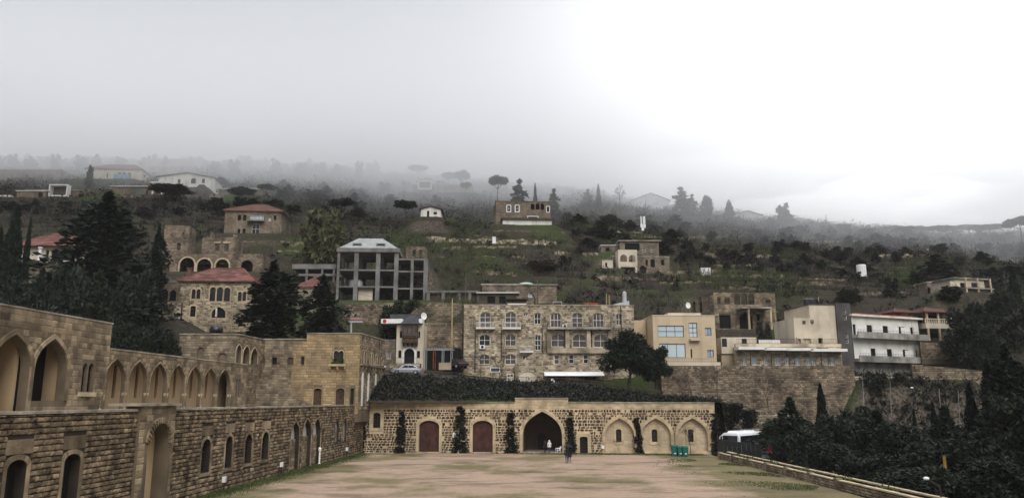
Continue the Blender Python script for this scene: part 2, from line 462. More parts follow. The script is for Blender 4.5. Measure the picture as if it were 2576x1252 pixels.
M('brush', (.050, .039, .033), (.028, .022, .019), scale=.3, rough=.95, rand=.4)
M('grass_blade', (.068, .088, .022), (.036, .05, .012), scale=.4, rough=.85, rand=.4)
M('asphalt', (.06, .06, .062), (.04, .04, .042), scale=.6, rough=.35)
M('green_plastic', (.015, .13, .105), (.012, .10, .08), scale=2, rough=.45)
M('white_plastic', (.82, .82, .80), (.74, .74, .72), scale=2, rough=.4)
M('bus_white', (.80, .81, .83), (.74, .75, .77), scale=.5, rough=.25, spec=.5)
M('bus_blue', (.10, .13, .20), (.05, .07, .12), scale=.8, rough=.3)
M('rubber', (.012, .012, .012))
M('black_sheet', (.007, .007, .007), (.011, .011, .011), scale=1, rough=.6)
M('silver_paint', (.42, .44, .47), (.36, .38, .41), scale=.6, rough=.3, metal=.4)
M('red_lamp', (.45, .02, .02), rough=.3)
M('red_cloth', (.30, .03, .03), (.22, .02, .02), scale=4)
M('white_cloth', (.72, .71, .69), (.60, .59, .57), scale=5)
M('black_cloth', (.010, .010, .011), (.016, .016, .017), scale=4)
M('denim', (.05, .07, .15), (.035, .05, .11), scale=6)
M('grey_cloth', (.16, .15, .14), (.11, .10, .10), scale=5)
M('skin', (.42, .26, .19), (.36, .22, .16), scale=5, rough=.6)
M('hair', (.02, .014, .010))
M('yellow_paint', (.26, .16, .03), (.18, .11, .02), scale=2)
M('pole_yellow', (.40, .33, .16), (.28, .22, .11), scale=1)
M('wood_pole', (.12, .095, .075), (.07, .055, .045), scale=2)
M('tarp_green', (.22, .42, .24), (.45, .52, .43), scale=.8, rough=.5)
M('blue_sheet', (.22, .36, .46), (.16, .27, .36), scale=.6)
M('green_paint', (.04, .22, .15), (.03, .16, .11), scale=1)
M('red_paint', (.42, .04, .05), (.32, .03, .04), scale=1)
M('sign_white', (.75, .75, .74), (.70, .70, .69), scale=2, rough=.5)
M('sign_ink', (.05, .05, .06))
M('orange_paint', (.55, .22, .04), (.4, .15, .03), scale=2)
M('tank_black', (.018, .018, .022), (.012, .012, .014), rough=.35, spec=.5)

def ground_material():
    m = bpy.data.materials.new('gravel_court'); t = nodes_of(m); N = t.nodes.new; K = t.links.new
    o = N('ShaderNodeOutputMaterial'); b = N('ShaderNodeBsdfPrincipled'); K(b.outputs[0], o.inputs[0])
    b.inputs['Specular IOR Level'].default_value = .2
    g = N('ShaderNodeNewGeometry'); P = g.outputs['Position']
    def noise(sc, det, mapping=None, rough=.6):
        n = N('ShaderNodeTexNoise'); n.inputs['Scale'].default_value = sc; n.inputs['Detail'].default_value = det; n.inputs['Roughness'].default_value = rough
        if mapping:
            mp = N('ShaderNodeMapping'); mp.inputs['Scale'].default_value = mapping; K(P, mp.inputs['Vector']); K(mp.outputs[0], n.inputs['Vector'])
        else: K(P, n.inputs['Vector'])
        return n.outputs['Fac']
    def mr(v, a, b_, c=0., d=1.):
        n = N('ShaderNodeMapRange'); n.inputs[1].default_value = a; n.inputs[2].default_value = b_; n.inputs[3].default_value = c; n.inputs[4].default_value = d; K(v, n.inputs[0]); return n.outputs[0]
    def mix(f, a, c, mode='MIX'):
        n = N('ShaderNodeMix'); n.data_type = 'RGBA'; n.blend_type = mode
        if isinstance(f, float): n.inputs[0].default_value = f
        else: K(f, n.inputs[0])
        for i, q in ((6, a), (7, c)):
            if isinstance(q, tuple): n.inputs[i].default_value = (*q, 1)
            else: K(q, n.inputs[i])
        return n.outputs[2]
    base = mix(mr(noise(.12, 4), .35, .65), (.345, .228, .152), (.27, .185, .12))
    base = mix(mr(noise(14, 3), .35, .7), base, (.38, .29, .215))
    base = mix(mr(noise(2.2, 5), .45, .7, 0, .55), base, (.20, .15, .10))
    s = N('ShaderNodeSeparateXYZ'); K(P, s.inputs[0])
    # moss and thin grass: more of it along the two long edges and in drifts
    ex = mr(s.outputs[0], -12, -21, 0, .13); ex2 = mr(s.outputs[0], 13, 23, 0, .17)
    ad = N('ShaderNodeMath'); ad.operation = 'ADD'; K(ex, ad.inputs[0]); K(ex2, ad.inputs[1])
    gsum = N('ShaderNodeMath'); gsum.operation = 'ADD'; K(noise(.11, 6, (1, .75, 1), .62), gsum.inputs[0]); K(ad.outputs[0], gsum.inputs[1])
    gm = mr(gsum.outputs[0], .485, .61, 0, .9)
    base = mix(gm, base, mix(mr(noise(1.3, 4), .3, .7), (.105, .095, .038), (.16, .13, .06)))
    damp = mr(noise(.32, 6, (.35, 1.0, 1), .68), .51, .62, 0, .85)
    base = mix(damp, base, (.46, .44, .42), 'MULTIPLY')
    K(base, b.inputs['Base Color'])
    rg = mr(damp, 0, 1, .95, .6); K(rg, b.inputs['Roughness'])
    bp = N('ShaderNodeBump'); bp.inputs['Strength'].default_value = .5; bp.inputs['Distance'].default_value = .05
    K(noise(9, 5), bp.inputs['Height']); K(bp.outputs[0], b.inputs['Normal'])
    MATS['gravel_court'] = m
ground_material()
def hill_material():
    m = bpy.data.materials.new('hill_soil'); t = nodes_of(m); N = t.nodes.new; K = t.links.new
    o = N('ShaderNodeOutputMaterial'); b = N('ShaderNodeBsdfPrincipled'); K(b.outputs[0], o.inputs[0]); b.inputs['Roughness'].default_value = .95; b.inputs['Specular IOR Level'].default_value = .1
    g = N('ShaderNodeNewGeometry'); P = g.outputs['Position']
    def noise(sc, det):
        n = N('ShaderNodeTexNoise'); n.inputs['Scale'].default_value = sc; n.inputs['Detail'].default_value = det; K(P, n.inputs['Vector']); return n.outputs['Fac']
    def mr(v, a, b_, c=0., d=1.):
        n = N('ShaderNodeMapRange'); n.inputs[1].default_value = a; n.inputs[2].default_value = b_; n.inputs[3].default_value = c; n.inputs[4].default_value = d; K(v, n.inputs[0]); return n.outputs[0]
    def mix(f, a, c):
        n = N('ShaderNodeMix'); n.data_type = 'RGBA'; K(f, n.inputs[0])
        for i, q in ((6, a), (7, c)):
            if isinstance(q, tuple): n.inputs[i].default_value = (*q, 1)
            else: K(q, n.inputs[i])
        return n.outputs[2]
    c = mix(mr(noise(.18, 5), .4, .62), (.036, .029, .023), (.032, .034, .015))
    c = mix(mr(noise(.045, 5), .52, .66), c, (.036, .058, .013))
    c = mix(mr(noise(1.4, 4), .5, .75), c, (.058, .047, .036))
    s = N('ShaderNodeSeparateXYZ'); K(g.outputs['Normal'], s.inputs[0])
    c = mix(mr(s.outputs[2], .55, .35, 0, .8), c, mix(mr(noise(2.5, 5), .4, .6), (.16, .13, .10), (.05, .042, .034)))
    K(c, b.inputs['Base Color'])
    bp = N('ShaderNodeBump'); bp.inputs['Strength'].default_value = .8; bp.inputs['Distance'].default_value = .4
    K(noise(1.8, 6), bp.inputs['Height']); K(bp.outputs[0], b.inputs['Normal'])
    MATS['hill_soil'] = m
hill_material()

# ------------------------------------------------------------------ terrain
TXo = [-700, -300, 300, 700, 1000, 1400, 1700, 1850, 2150, 2400, 2900, 3400]
TX = [-700, -300, 300, 700, 1000, 1400, 1700, 1795, 1812, 1980, 2150, 2400, 2900, 3400]
TY = {
 104: [1010, 1010, 1010, 1010, 1012, 1012, 1012, 1012, 1160, 1165, 1180, 1190, 1200, 1200],
 112: [938, 938, 938, 938, 952, 970, 1002, 1013, 1150, 1155, 1165, 1175, 1180, 1180],
 113: [930, 930, 930, 930, 948, 968, 1002, 1014, 1016, 1090, 1150, 1160, 1170, 1170],
 120.5: [850, 850, 850, 870, 936, 962, 1000, 1012, 1013, 1085, 1120, 1120, 1120, 1120],
 124: [800, 800, 820, 850, 925, 955, 919, 921, 930, 945, 980, 990],
 130: [745, 745, 785, 835, 830, 870, 905, 908, 925, 915, 950, 960],
 138: [690, 690, 755, 790, 790, 775, 830, 838, 850, 870, 900, 910],
 150: [645, 645, 685, 735, 757, 735, 755, 775, 790, 800, 840, 850],
 175: [555, 560, 580, 603, 632, 650, 690, 690, 725, 735, 745, 760],
 210: [490, 500, 520, 545, 575, 578, 610, 625, 650, 655, 655, 670],
 250: [455, 462, 472, 482, 510, 525, 560, 582, 608, 625, 625, 640],
 290: [425, 430, 432, 445, 465, 490, 530, 552, 582, 600, 595, 610],
 330: [402, 404, 406, 418, 438, 475, 515, 540, 572, 590, 580, 590],
 380: [405, 405, 410, 425, 445, 485, 530, 560, 595, 615, 605, 610],
 450: [425, 425, 440, 460, 490, 530, 570, 600, 630, 650, 640, 640]}
for _k in TY:
    if len(TY[_k]) == len(TXo): TY[_k] = list(np.interp(TX, TXo, TY[_k]))
PADS = []                                                   # level building plots cut into the hill
TYk = sorted(TY)
TZ = {Y: [zof(y, Y) for y in TY[Y]] for Y in TYk}
def lerp_row(r, x):
    if x <= TX[0]: return r[0]
    for i in range(len(TX) - 1):
        if x <= TX[i + 1]:
            t = (x - TX[i]) / (TX[i + 1] - TX[i]); t = t * t * (3 - 2 * t)
            return r[i] + (r[i + 1] - r[i]) * t
    return r[-1]
def ground_z(X, Y):
    x = CX + X / Y * .9813 * FPX
    Y = min(max(Y, TYk[0]), TYk[-1])
    for i in range(len(TYk) - 1):
        if Y <= TYk[i + 1]:
            a, b = TYk[i], TYk[i + 1]; t = (Y - a) / (b - a)
            z = lerp_row(TZ[a], x) * (1 - t) + lerp_row(TZ[b], x) * t
            break
    if Y > 126:
        k = min(1, (Y - 126) / 20)
        z += k * (mnoise.noise(Vector((X * .035, Y * .035, 0))) * 1.6 + mnoise.noise(Vector((X * .15, Y * .15, 3))) * .45)
        if 132 < Y < 290:                                   # cultivated terraces
            h = 2.3; q = (z + mnoise.noise(Vector((X * .02, Y * .02, 9))) * 1.5) / h
            f = q - math.floor(q); s = f * f * f * (f * (6 * f - 15) + 10)
            s = min(max((f - .72) / .22, 0), 1)
            z += k * .9 * h * (s - f)
    for x0, x1, y0, y1, pz in PADS:
        d = max(x0 - X, X - x1, (y0 - Y) * 2.2, Y - y1, 0)
        if d < 7:
            k = 1 - d / 7; k = k * k * (3 - 2 * k); z = z * (1 - k) + pz * k
    return z
def on_hill(x, y, Y0=126, Y1=420):
    """where the sight line through (x,y) meets the hill"""
    Y = Y0
    while Y < Y1:
        p = at(x, y, Y)
        if ground_z(p.x, Y) >= p.z: return Vector((p.x, Y, p.z))
        Y += 1.0
    p = at(x, y, 330); return p
def hill_pt(x, Y, dz=0.0):
    X = (x - CX) / FPX / .9813 * Y
    return Vector((X, Y, ground_z(X, Y) + dz))
def build_terrain():
    xs = list(range(-700, 3401, 12)); Ys = []
    Y = 104.0
    while Y < 450: Ys.append(Y); Y += .9 if Y < 260 else 2.2
    vs = []; fs = []; n = len(xs)
    for Y in Ys:
        for x in xs:
            X = (x - CX) / FPX / .9813 * Y; vs.append((X, Y, ground_z(X, Y)))
    for j in range(len(Ys) - 1):
        for i in range(n - 1):
            a = j * n + i; fs.append((a, a + 1, a + n + 1, a + n))
    mb = MB(); mb.v = vs; mb.f = fs
    o = mb.build('hillside', 'hill_soil', None, True); tag(o, kind='structure')
# valley floor far around, the court, the garden behind the arcade, the yard and the road
mb = MB(); mb.add([(-900, -300, -4), (900, -300, -4), (900, 1500, -4), (-900, 1500, -4)], [(0, 1, 2, 3)])
tag(mb.build('ground', 'hill_soil'), kind='structure')
COURT = MB()
gx0, gx1, gy0, gy1 = -24.2, 24.9, 8, 103.2
nx, ny = 60, 110
for j in range(ny + 1):
    for i in range(nx + 1):
        X = gx0 + (gx1 - gx0) * i / nx + .05 * (gy1 - 60) * 0; Y = gy0 + (gy1 - gy0) * j / ny
        COURT.v.append((X, Y, mnoise.noise(Vector((X * .3, Y * .3, 0))) * .05))
for j in range(ny):
    for i in range(nx):
        a = j * (nx + 1) + i; COURT.f.append((a, a + 1, a + nx + 2, a + nx + 1))
tag(COURT.build('court_ground', 'gravel_court', None, True), kind='structure')
mb = MB(); mb.add([(-140, -10, 5.6), (-27.5, -10, 5.6), (-21, 106, 5.6), (-140, 106, 5.6)], [(0, 1, 2, 3)]); tag(mb.build('garden_ground', 'hill_soil'), kind='structure')
mb = MB(); mb.box(25.4, 75, 84, 112.5, -4.5, -.2); tag(mb.build('yard_pavement', 'asphalt'), kind='structure')
# ------------------------------------------------------------------ vegetation meshes
def leaf_mesh(name, pts, dirs, size, mat, seed, flat=0.0, aspect=1.0):
    """one small bent leaf spray at every point"""
    r = np.random.RandomState(seed); P = np.asarray(pts, float); n = len(P)
    A = r.normal(size=(n, 3)); A[:, 2] *= (1 - flat)
    if dirs is not None: A = A * .6 + np.asarray(dirs) * 1.2
    A /= np.linalg.norm(A, axis=1)[:, None] + 1e-9
    B = r.normal(size=(n, 3)); B[:, 2] *= (1 - flat); B -= (B * A).sum(1)[:, None] * A; B /= np.linalg.norm(B, axis=1)[:, None] + 1e-9
    s = size * (.45 + 1.3 * r.rand(n) ** 2)[:, None]
    v = np.stack([P - A * s, P + B * s * .45 * aspect, P + A * s, P - B * s * .45 * aspect], 1).reshape(-1, 3)
    me = bpy.data.meshes.new(name)
    me.vertices.add(4 * n); me.vertices.foreach_set('co', v.astype(np.float32).ravel())
    me.loops.add(4 * n); me.polygons.add(n)
    me.loops.foreach_set('vertex_index', np.arange(4 * n, dtype=np.int32))
    me.polygons.foreach_set('loop_start', np.arange(0, 4 * n, 4, dtype=np.int32)); me.polygons.foreach_set('loop_total', np.full(n, 4, dtype=np.int32))
    me.update(calc_edges=True); me.materials.append(MATS[mat]); return me
def mesh_of(mb, name, mat):
    me = bpy.data.meshes.new(name); me.from_pydata(mb.v, [], mb.f); me.update(); me.materials.append(MATS[mat]); return me
def trunk_mesh(h, r0, r1, limbs, seed, bend=.06):
    r = random.Random(seed); mb = MB(); p = Vector((0, 0, -.4)); pts = [p]
    for i in range(1, 6):
        pts.append(Vector((r.uniform(-bend, bend) * h * .3, r.uniform(-bend, bend) * h * .3, h * i / 5)))
    for i in range(5): mb.tube(pts[i], pts[i + 1], r0 + (r1 - r0) * i / 5, r0 + (r1 - r0) * (i + 1) / 5, 7)
    for z0, l, up in limbs:
        a = r.uniform(0, 6.28); q = pts[min(5, max(0, int(z0 / h * 5)))]
        s = Vector((q.x, q.y, z0)); e = s + Vector((math.cos(a) * l, math.sin(a) * l, up)); mb.tube(s, e, r1 * .9, r1 * .3, 5)
    return mb
def cedar(H, R, n, seed, size, mat, tiers=9, base=.1):
    r = random.Random(seed); pts = []; ds = []
    for t in range(tiers):
        f = t / (tiers - 1); z = H * (base + (1 - base) * f * .97); rad = R * (1 - f) ** .6 * r.uniform(.6, 1.25) + .35
        nb = max(5, int(9 - 4 * f))
        for b in range(nb):
            a = 2 * math.pi * (b + r.random()) / nb; L = rad * r.uniform(.5, 1.3); m = int(n / tiers / nb * (1.5 - f) + 4)
            for k in range(m):
                q = r.random() ** .6; w = L * (.10 + .16 * (1 - q))
                pts.append((math.cos(a) * L * q + r.gauss(0, w), math.sin(a) * L * q + r.gauss(0, w), z - H * .045 * q * q * 2 + r.gauss(0, H * .016)))
                ds.append((math.cos(a), math.sin(a), .05))
    tr = trunk_mesh(H * .97, H * .022 + .06, .04, [(H * (base + .8 * i / 8), R * .5 * (1 - i / 9), .2) for i in range(8)], seed)
    return leaf_mesh('crown', pts, ds, size, mat, seed, .45), mesh_of(tr, 'trunk', 'bark')
def cypress(H, R, n, seed, size, mat):
    r = random.Random(seed); pts = []; ds = []
    for k in range(n):
        f = r.random(); z = H * (.04 + .96 * f); a = r.uniform(0, 6.28)
        prof = min(1, f * 6) * (1 - f) ** .7 * (1 + .15 * math.sin(f * 23 + a * 2) + .12 * math.sin(a * 3 + seed))
        q = R * prof * r.uniform(.72, 1.05); pts.append((math.cos(a) * q, math.sin(a) * q, z)); ds.append((math.cos(a) * .25, math.sin(a) * .25, 1))
    return leaf_mesh('crown', pts, ds, size, mat, seed), mesh_of(trunk_mesh(H * .8, H * .018 + .05, .03, [], seed, .01), 'trunk', 'bark')
def clumps(C, n, seed, size, mat, flat=0.0):
    r = random.Random(seed); pts = []; ds = []
    tot = sum(c[3] ** 2 for c in C)
    for cx_, cy_, cz_, cr in C:
        for k in range(int(n * cr ** 2 / tot)):
            v = Vector((r.gauss(0, 1), r.gauss(0, 1), r.gauss(0, 1))).normalized(); q = cr * (r.random() ** .35) * r.uniform(.8, 1.12)
            pts.append((cx_ + v.x * q, cy_ + v.y * q, cz_ + v.z * q * (1 - flat))); ds.append((v.x, v.y, v.z))
    return leaf_mesh('crown', pts, ds, size, mat, seed)
def broad(H, R, n, seed, size, mat, base=.2, nc=16):
    r = random.Random(seed); C = []
    for k in range(nc):
        f = (k + .5) / nc; a = k * 2.4 + r.random(); rr = R * .72 * math.sqrt(r.random()) * (1 - .5 * abs(f - .4))
        C.append((math.cos(a) * rr, math.sin(a) * rr, H * (base + (1 - base) * (.12 + .72 * f)), R * r.uniform(.28, .46) * (1.05 - .4 * f)))
    return clumps(C, n, seed, size, mat, .15), mesh_of(trunk_mesh(H * .7, H * .02 + .05, .05, [(H * (.3 + .05 * i), R * .5, H * .15) for i in range(6)], seed), 'trunk', 'bark')
def umbrella_pine(H, R, n, seed, size, mat, cz=.80):
    r = random.Random(seed); C = []
    for k in range(15):
        a = k * 2.4; q = R * .75 * math.sqrt((k + .5) / 15)
        C.append((math.cos(a) * q, math.sin(a) * q, H * (cz + .10 * (1 - (q / R) ** 2)) + r.uniform(-.03, .03) * H, R * r.uniform(.24, .36)))
    return clumps(C, n, seed, size, mat, .5), mesh_of(trunk_mesh(H * (cz - .02), H * .017 + .06, .08, [(H * (cz - .16), R * .6, H * .14) for i in range(6)], seed), 'trunk', 'bark')
def bare_mesh(H, seed, spread=.5, levels=5, r0=None, mat='twig', start=.28, thin=1.0):
    r = random.Random(seed); mb = MB()
    def grow_(p, d, l, rad, lev):
        q = p + d * l; mb.tube(p, q, rad, rad * .68, 4 if lev > 1 else 6)
        if lev >= levels: return
        for k in range(2 if lev < 1 else r.choice((2, 3, 3))):
            e = Vector((r.gauss(0, spread), r.gauss(0, spread), r.gauss(.12, spread * .5)))
            grow_(q, (d + e).normalized(), l * r.uniform(.6, .85), max(rad * .6, .012 * thin), lev + 1)
    grow_(Vector((0, 0, -.3)), Vector((0, 0, 1)), H * start, r0 or H * .016, 0)
    return mesh_of(mb, 'branches', mat)

def plant(name, kit, loc, scale, label, cat, group=None, rz=None, parts=('crown', 'trunk')):
    o = thing(name, loc, label, cat, group); o.scale = scale if isinstance(scale, tuple) else (scale,) * 3
    o.rotation_euler.z = RNG.uniform(0, 6.28) if rz is None else rz
    for nm, me in zip(parts, kit):
        c = bpy.data.objects.new(nm, me); COL.objects.link(c); c.parent = o
    return o

# ------------------------------------------------------------------ helpers that read openings off a facade
def op(F, x0, x1, y0, y1, kind='rect', z0=None):
    xm = (x0 + x1) / 2
    a, b = F.u_at(x0), F.u_at(x1); zt = F.uv(xm, y0)[1]; zb = F.uv(xm, y1)[1] if z0 is None else z0
    return outline(a, b, zb, zt, kind)
def bb(poly):
    us = [p[0] for p in poly]; zs = [p[1] for p in poly]; return min(us), max(us), min(zs), max(zs)
def surround(parent, F, poly, d, mat='pale_trim', n=.05, open_base=False, name='surround', square=False):
    mb = MB()
    if square:
        u0, u1, z0, z1 = bb(poly); o = [(u0 - d, z0 - (0 if open_base else d)), (u1 + d, z0 - (0 if open_base else d)), (u1 + d, z1 + d), (u0 - d, z1 + d)]
        q = poly if not open_base else [(u, max(z, z0 + .01)) for u, z in poly]
        mb.slab(F, o, [q], n + .02, n=n)
    else: ring(mb, F, poly, 0.003, d, -.02, n, open_base)
    return mb.build(name, mat, parent)
def coping(parent, F, u0, u1, z, h=.14, over=.12, th=1.0, mat='coping', seg=1.6):
    u = u0; i = 0; r = random.Random(int(u1 * 7))
    while u < u1 - .05:
        e = min(u1, u + seg * r.uniform(.8, 1.2)); mb = MB(); mb.fbox(F, u + .008, e - .008, z, z + h * r.uniform(.93, 1.05), -th - over, over * r.uniform(.85, 1.1)); mb.build('coping_stone', mat, parent); u = e

# ================================================================== long wall of the court (viewer's left)
LW = Frame((-24.38, 20), math.atan2(.9987, .0519))
UE = 86.3
zt = 6.05
r1 = thing('court_wall', (-22.3, 60, 0), 'long rusticated dark stone wall with arched openings along the gravel court', 'wall')
H = {}
H['d1'] = op(LW, 49.6, 99, 1152, 0, 'seg', z0=.02); H['d2'] = op(LW, 188, 229, 1137.6, 0, 'seg', z0=.02)
for i, (a, b, c, d) in enumerate(((524, 546, 1101.7, 1184), (582, 599, 1094, 1172), (629.7, 647, 1089.6, 1161), (671, 688, 1084, 1152))): H['w%d' % i] = op(LW, a, b, c, d, 'round')
for i, (a, b, c, d) in enumerate(((741, 763, 1058, 1157), (770, 792, 1052, 1155), (796, 815, 1051, 1149))): H['p%d' % i] = op(LW, a, b, c, 0, 'point', z0=.03)
for i, (a, b, c, d) in enumerate(((850, 859, 1059.5, 1110), (870, 878, 1056, 1107))): H['n%d' % i] = op(LW, a, b, c, d, 'round')
pu0, pu1 = LW.u_at(358), LW.u_at(446)
pz = LW.uv(400, 1020)[1]
H['portal'] = outline(pu0 + .25, pu1 - .25, .03, zt - .3, 'rect')
outer = [(0, -.5), (UE, -.5), (UE, zt), (0, zt)]
mb = MB(); mb.slab(LW, outer, list(H.values()), .8); mb.build('masonry', 'wall_mortar', r1)
SH = []
for k, p in H.items():
    d = {'d': .28, 'w': .24, 'p': .16, 'n': .12}.get(k[0], 0)
    if k == 'portal': SH.append(outline(pu0 - .02, pu1 + .02, -.5, zt + .5)); continue
    SH.append(grow(p, d))
    if k[0] in 'dw':
        surround(r1, LW, p, .24, 'ashlar', .06, open_base=(k[0] == 'd'))
        u0, u1, z0, z1 = bb(p)
        lb = outline(u0 - .26, u1 + .26, z1 + .26, z1 + .95); SH.append(lb); mb = MB(); mb.fbox(LW, u0 - .25, u1 + .25, z1 + .255, z1 + .94, -.02, .05); mb.build('lintel_panel', 'ashlar', r1)
    if k[0] == 'p': surround(r1, LW, p, .15, 'ashlar', .07, open_base=True, name='archivolt')
stones(r1, LW, [(0, -.05), (UE, -.05), (UE, zt - .02), (0, zt - .02)], SH, .30, (.3, .78), 'wall_stone', proud=.11, cap=300, gap=.035, seed=3)
coping(r1, LW, 0, pu0 - .05, zt, th=.8); coping(r1, LW, pu1 + .05, UE, zt, th=.8)
for k in ('d1', 'd2'):
    door(r1, LW, H[k], 'black_sheet', .55, 4)
for k in ('w0', 'w1', 'w2', 'w3'): window(r1, LW, H[k], 2, 5, 'iron', 'dark_glass', .4, .05)
for k in ('n0', 'n1'):
    mb = MB(); fill(mb, LW, H[k], -.18); mb.build('blind_niche', 'stained_concrete', r1)
for k in ('p0', 'p1', 'p2'):
    u0, u1, z0, z1 = bb(H[k]); s = span_at(H[k], z1 - 1.75)
    low = [p for p in H[k] if p[1] < z1 - 1.75]; lowp = [(u0, z0), (u1, z0), (s[1], z1 - 1.75), (s[0], z1 - 1.75)]
    mb = MB(); fill(mb, LW, H[k], -.5); mb.build('arch_plaster', 'light_concrete', r1)
    q = MB(); q.slab(LW, lowp, [], .1, n=-.38); o = q.build('arch_infill', 'ashlar_back', r1)
    stones(o, LW.back(.38), lowp, [], .36, (.4, .8), 'ashlar', proud=.03, cap=30, seed=hash(k) & 99)
# portal: smooth panel, deep pointed niche with toothed arch, door inside
pf = MB(); ph = op(LW, 383, 433, 1062, 0, 'round', z0=.03)
po = [(pu0, -.4), (pu1, -.4), (pu1, pz), (pu0, pz)]
pf.slab(LW, po, [ph], .95, n=.22); portal = pf.build('portal', 'ashlar_back', r1)
stones(portal, Frame(LW.o + LW.n * .22, LW.yaw), [(pu0, 0), (pu1, 0), (pu1, pz), (pu0, pz)], [grow(ph, .36)], .42, (.5, .95), 'ashlar', proud=.025, cap=120, gap=.012, seed=12, jit=.05)
coping(r1, LW, pu0 - .35, pu1 + .35, pz, th=1.3, over=.4, h=.16)
u0, u1, z0, z1 = bb(ph)
mb = MB(); mb.fbox(LW, u0 - .1, u1 + .1, 0, z1 + .1, -.95, -.70); mb.build('niche_back', 'plaster_arcade', portal)
dpoly = outline(u0 + (u1 - u0) * .06, u0 + (u1 - u0) * .66, .05, z1 * .60, 'round')
nf = LW.back(.68); mb = MB(); fill(mb, nf, dpoly, .03); mb.build('door', 'black_sheet', portal)
m = len(ph)
for i in range(1, m - 1):                                     # toothed voussoirs
    a, b = ph[i], ph[(i + 1) % m]
    if min(a[1], b[1]) < z1 - (u1 - u0) * .75: continue
    g1, g2 = grow([a if q == 0 else ph[q] for q in range(m)], .34), None
    A, B = g1[i] if i else a, g1[(i + 1) % m]
    mid = lambda p, q, t: (p[0] + (q[0] - p[0]) * t, p[1] + (q[1] - p[1]) * t)
    for t0, t1, nn in ((0, .48, .42), (.5, .98, .34)):
        c = [mid(a, b, t0), mid(a, b, t1), mid(A, B, t1), mid(A, B, t0)]
        vb = MB(); vb.hexa([LW.p(*q, .20) for q in c] + [LW.p(*q, nn) for q in c]); vb.build('voussoir', 'ashlar', portal)
# small things on the wall
def wall_box(F, x, y, w_, h_, label, mat='sign_white', name='lamp_box'):
    u, z = F.uv(x, y); b = thing(name, F.p(u, z, .1), label, 'lamp')
    q = MB(); q.fbox(F, u - w_ / 2, u + w_ / 2, z, z + h_, .12, .38); q.build('case', mat, b)
    q = MB(); q.fbox(F, u - w_ / 2 + .03, u + w_ / 2 - .03, z + .04, z + h_ - .04, .38, .40); q.build('lens', 'galvanised', b)
    q = MB(); q.fbox(F, u - .04, u + .04, 0, z, .2, .28); q.build('stem', 'iron', b)
wall_box(LW, 556, 1212, .3, .42, 'white floodlight box at the wall foot below the first slender window')
wall_box(LW, 702, 1173, .3, .4, 'white floodlight box at the wall foot just before the pointed arches')
wall_box(LW, 868, 1133, .35, .4, 'white floodlight box at the wall foot near the court corner')
q = MB(); u, z = LW.uv(796, 1140); q.lathe(LW.p(u, 0, .35), [(.16, 0), (.16, .1), (.09, .14), (.09, 1.35), (.15, 1.4), (.17, 1.65), (.06, 1.8)], 10)
solid('drinking_post', q, 'white_plastic', 'white round-headed post between the pointed arches of the dark wall', 'post')
q = MB(); uu, z = LW.uv(384, 1101); q.fbox(LW, uu - .35, uu + .35, z - .8, z + .6, -.66, -.62)
pl = solid('notice_board', q, 'sign_white', 'pale notice panel inside the toothed portal arch', 'sign')
# terrace in front of the arcade
tb = MB(); tb.fbox(LW, -25, UE, 4.5, 5.98, -4.4, -.82); tag(tb.build('terrace_floor', 'coping'), kind='structure')

# ================================================================== upper arcade
AR = Frame(LW.o - LW.n * 4.0, LW.yaw)
ar = thing('upper_arcade', AR.p(45, 6, 0), 'pale stone gallery with pointed arches above the dark court wall', 'building')
zb = 5.98
zT = AR.uv(2, 767)[1]; zL = AR.uv(275, 878)[1]
uM = AR.u_at(274); uEnd = AR.u_at(622)
Ah = []
a2a, a2b = AR.u_at(87), AR.u_at(171); ztop2 = AR.uv(140, 852)[1]
wd = a2b - a2a
A2 = outline(a2a, a2b, zb + .7, ztop2, 'point'); b1 = AR.u_at(78); A1 = outline(b1 - wd, b1, zb + .03, ztop2, 'point'); A0 = outline(b1 - 2 * wd - 1.2, b1 - wd - 1.2, zb + .03, ztop2, 'point')
tw = [op(AR, 211.6, 223.5, 912, 985, 'point'), op(AR, 226, 239, 912, 985, 'point')]
mb = MB(); mb.slab(AR, [(-12, zb - .3), (uM, zb - .3), (uM, zT), (-12, zT)], [A0, A1, A2] + tw, .55); tall = mb.build('tall_bay', 'ashlar_back', ar)
stones(tall, AR, [(-5, zb), (uM, zb), (uM, zT - .02), (-5, zT - .02)], [grow(p, .3) for p in (A0, A1, A2)] + [grow(p, .12) for p in tw], .36, (.4, .8), 'ashlar', proud=.02, cap=300, gap=.012, seed=5, jit=.06)
for p in (A0, A1, A2): surround(ar, AR, p, .28, 'ashlar', .09, open_base=True, name='archivolt')
for p in tw: window(ar, AR, p, 1, 3, 'iron', 'dark_glass', .25, .04)
u0, u1, z0, z1 = bb(tw[0] + tw[1]); mb = MB(); mb.fbox(AR, u0 - .3, u1 + .3, z0 - .28, z0 - .02, -.02, .16); mb.build('sill', 'pale_trim', ar)
coping(ar, AR, -12, uM + .1, zT, th=.8, h=.1, over=.06)
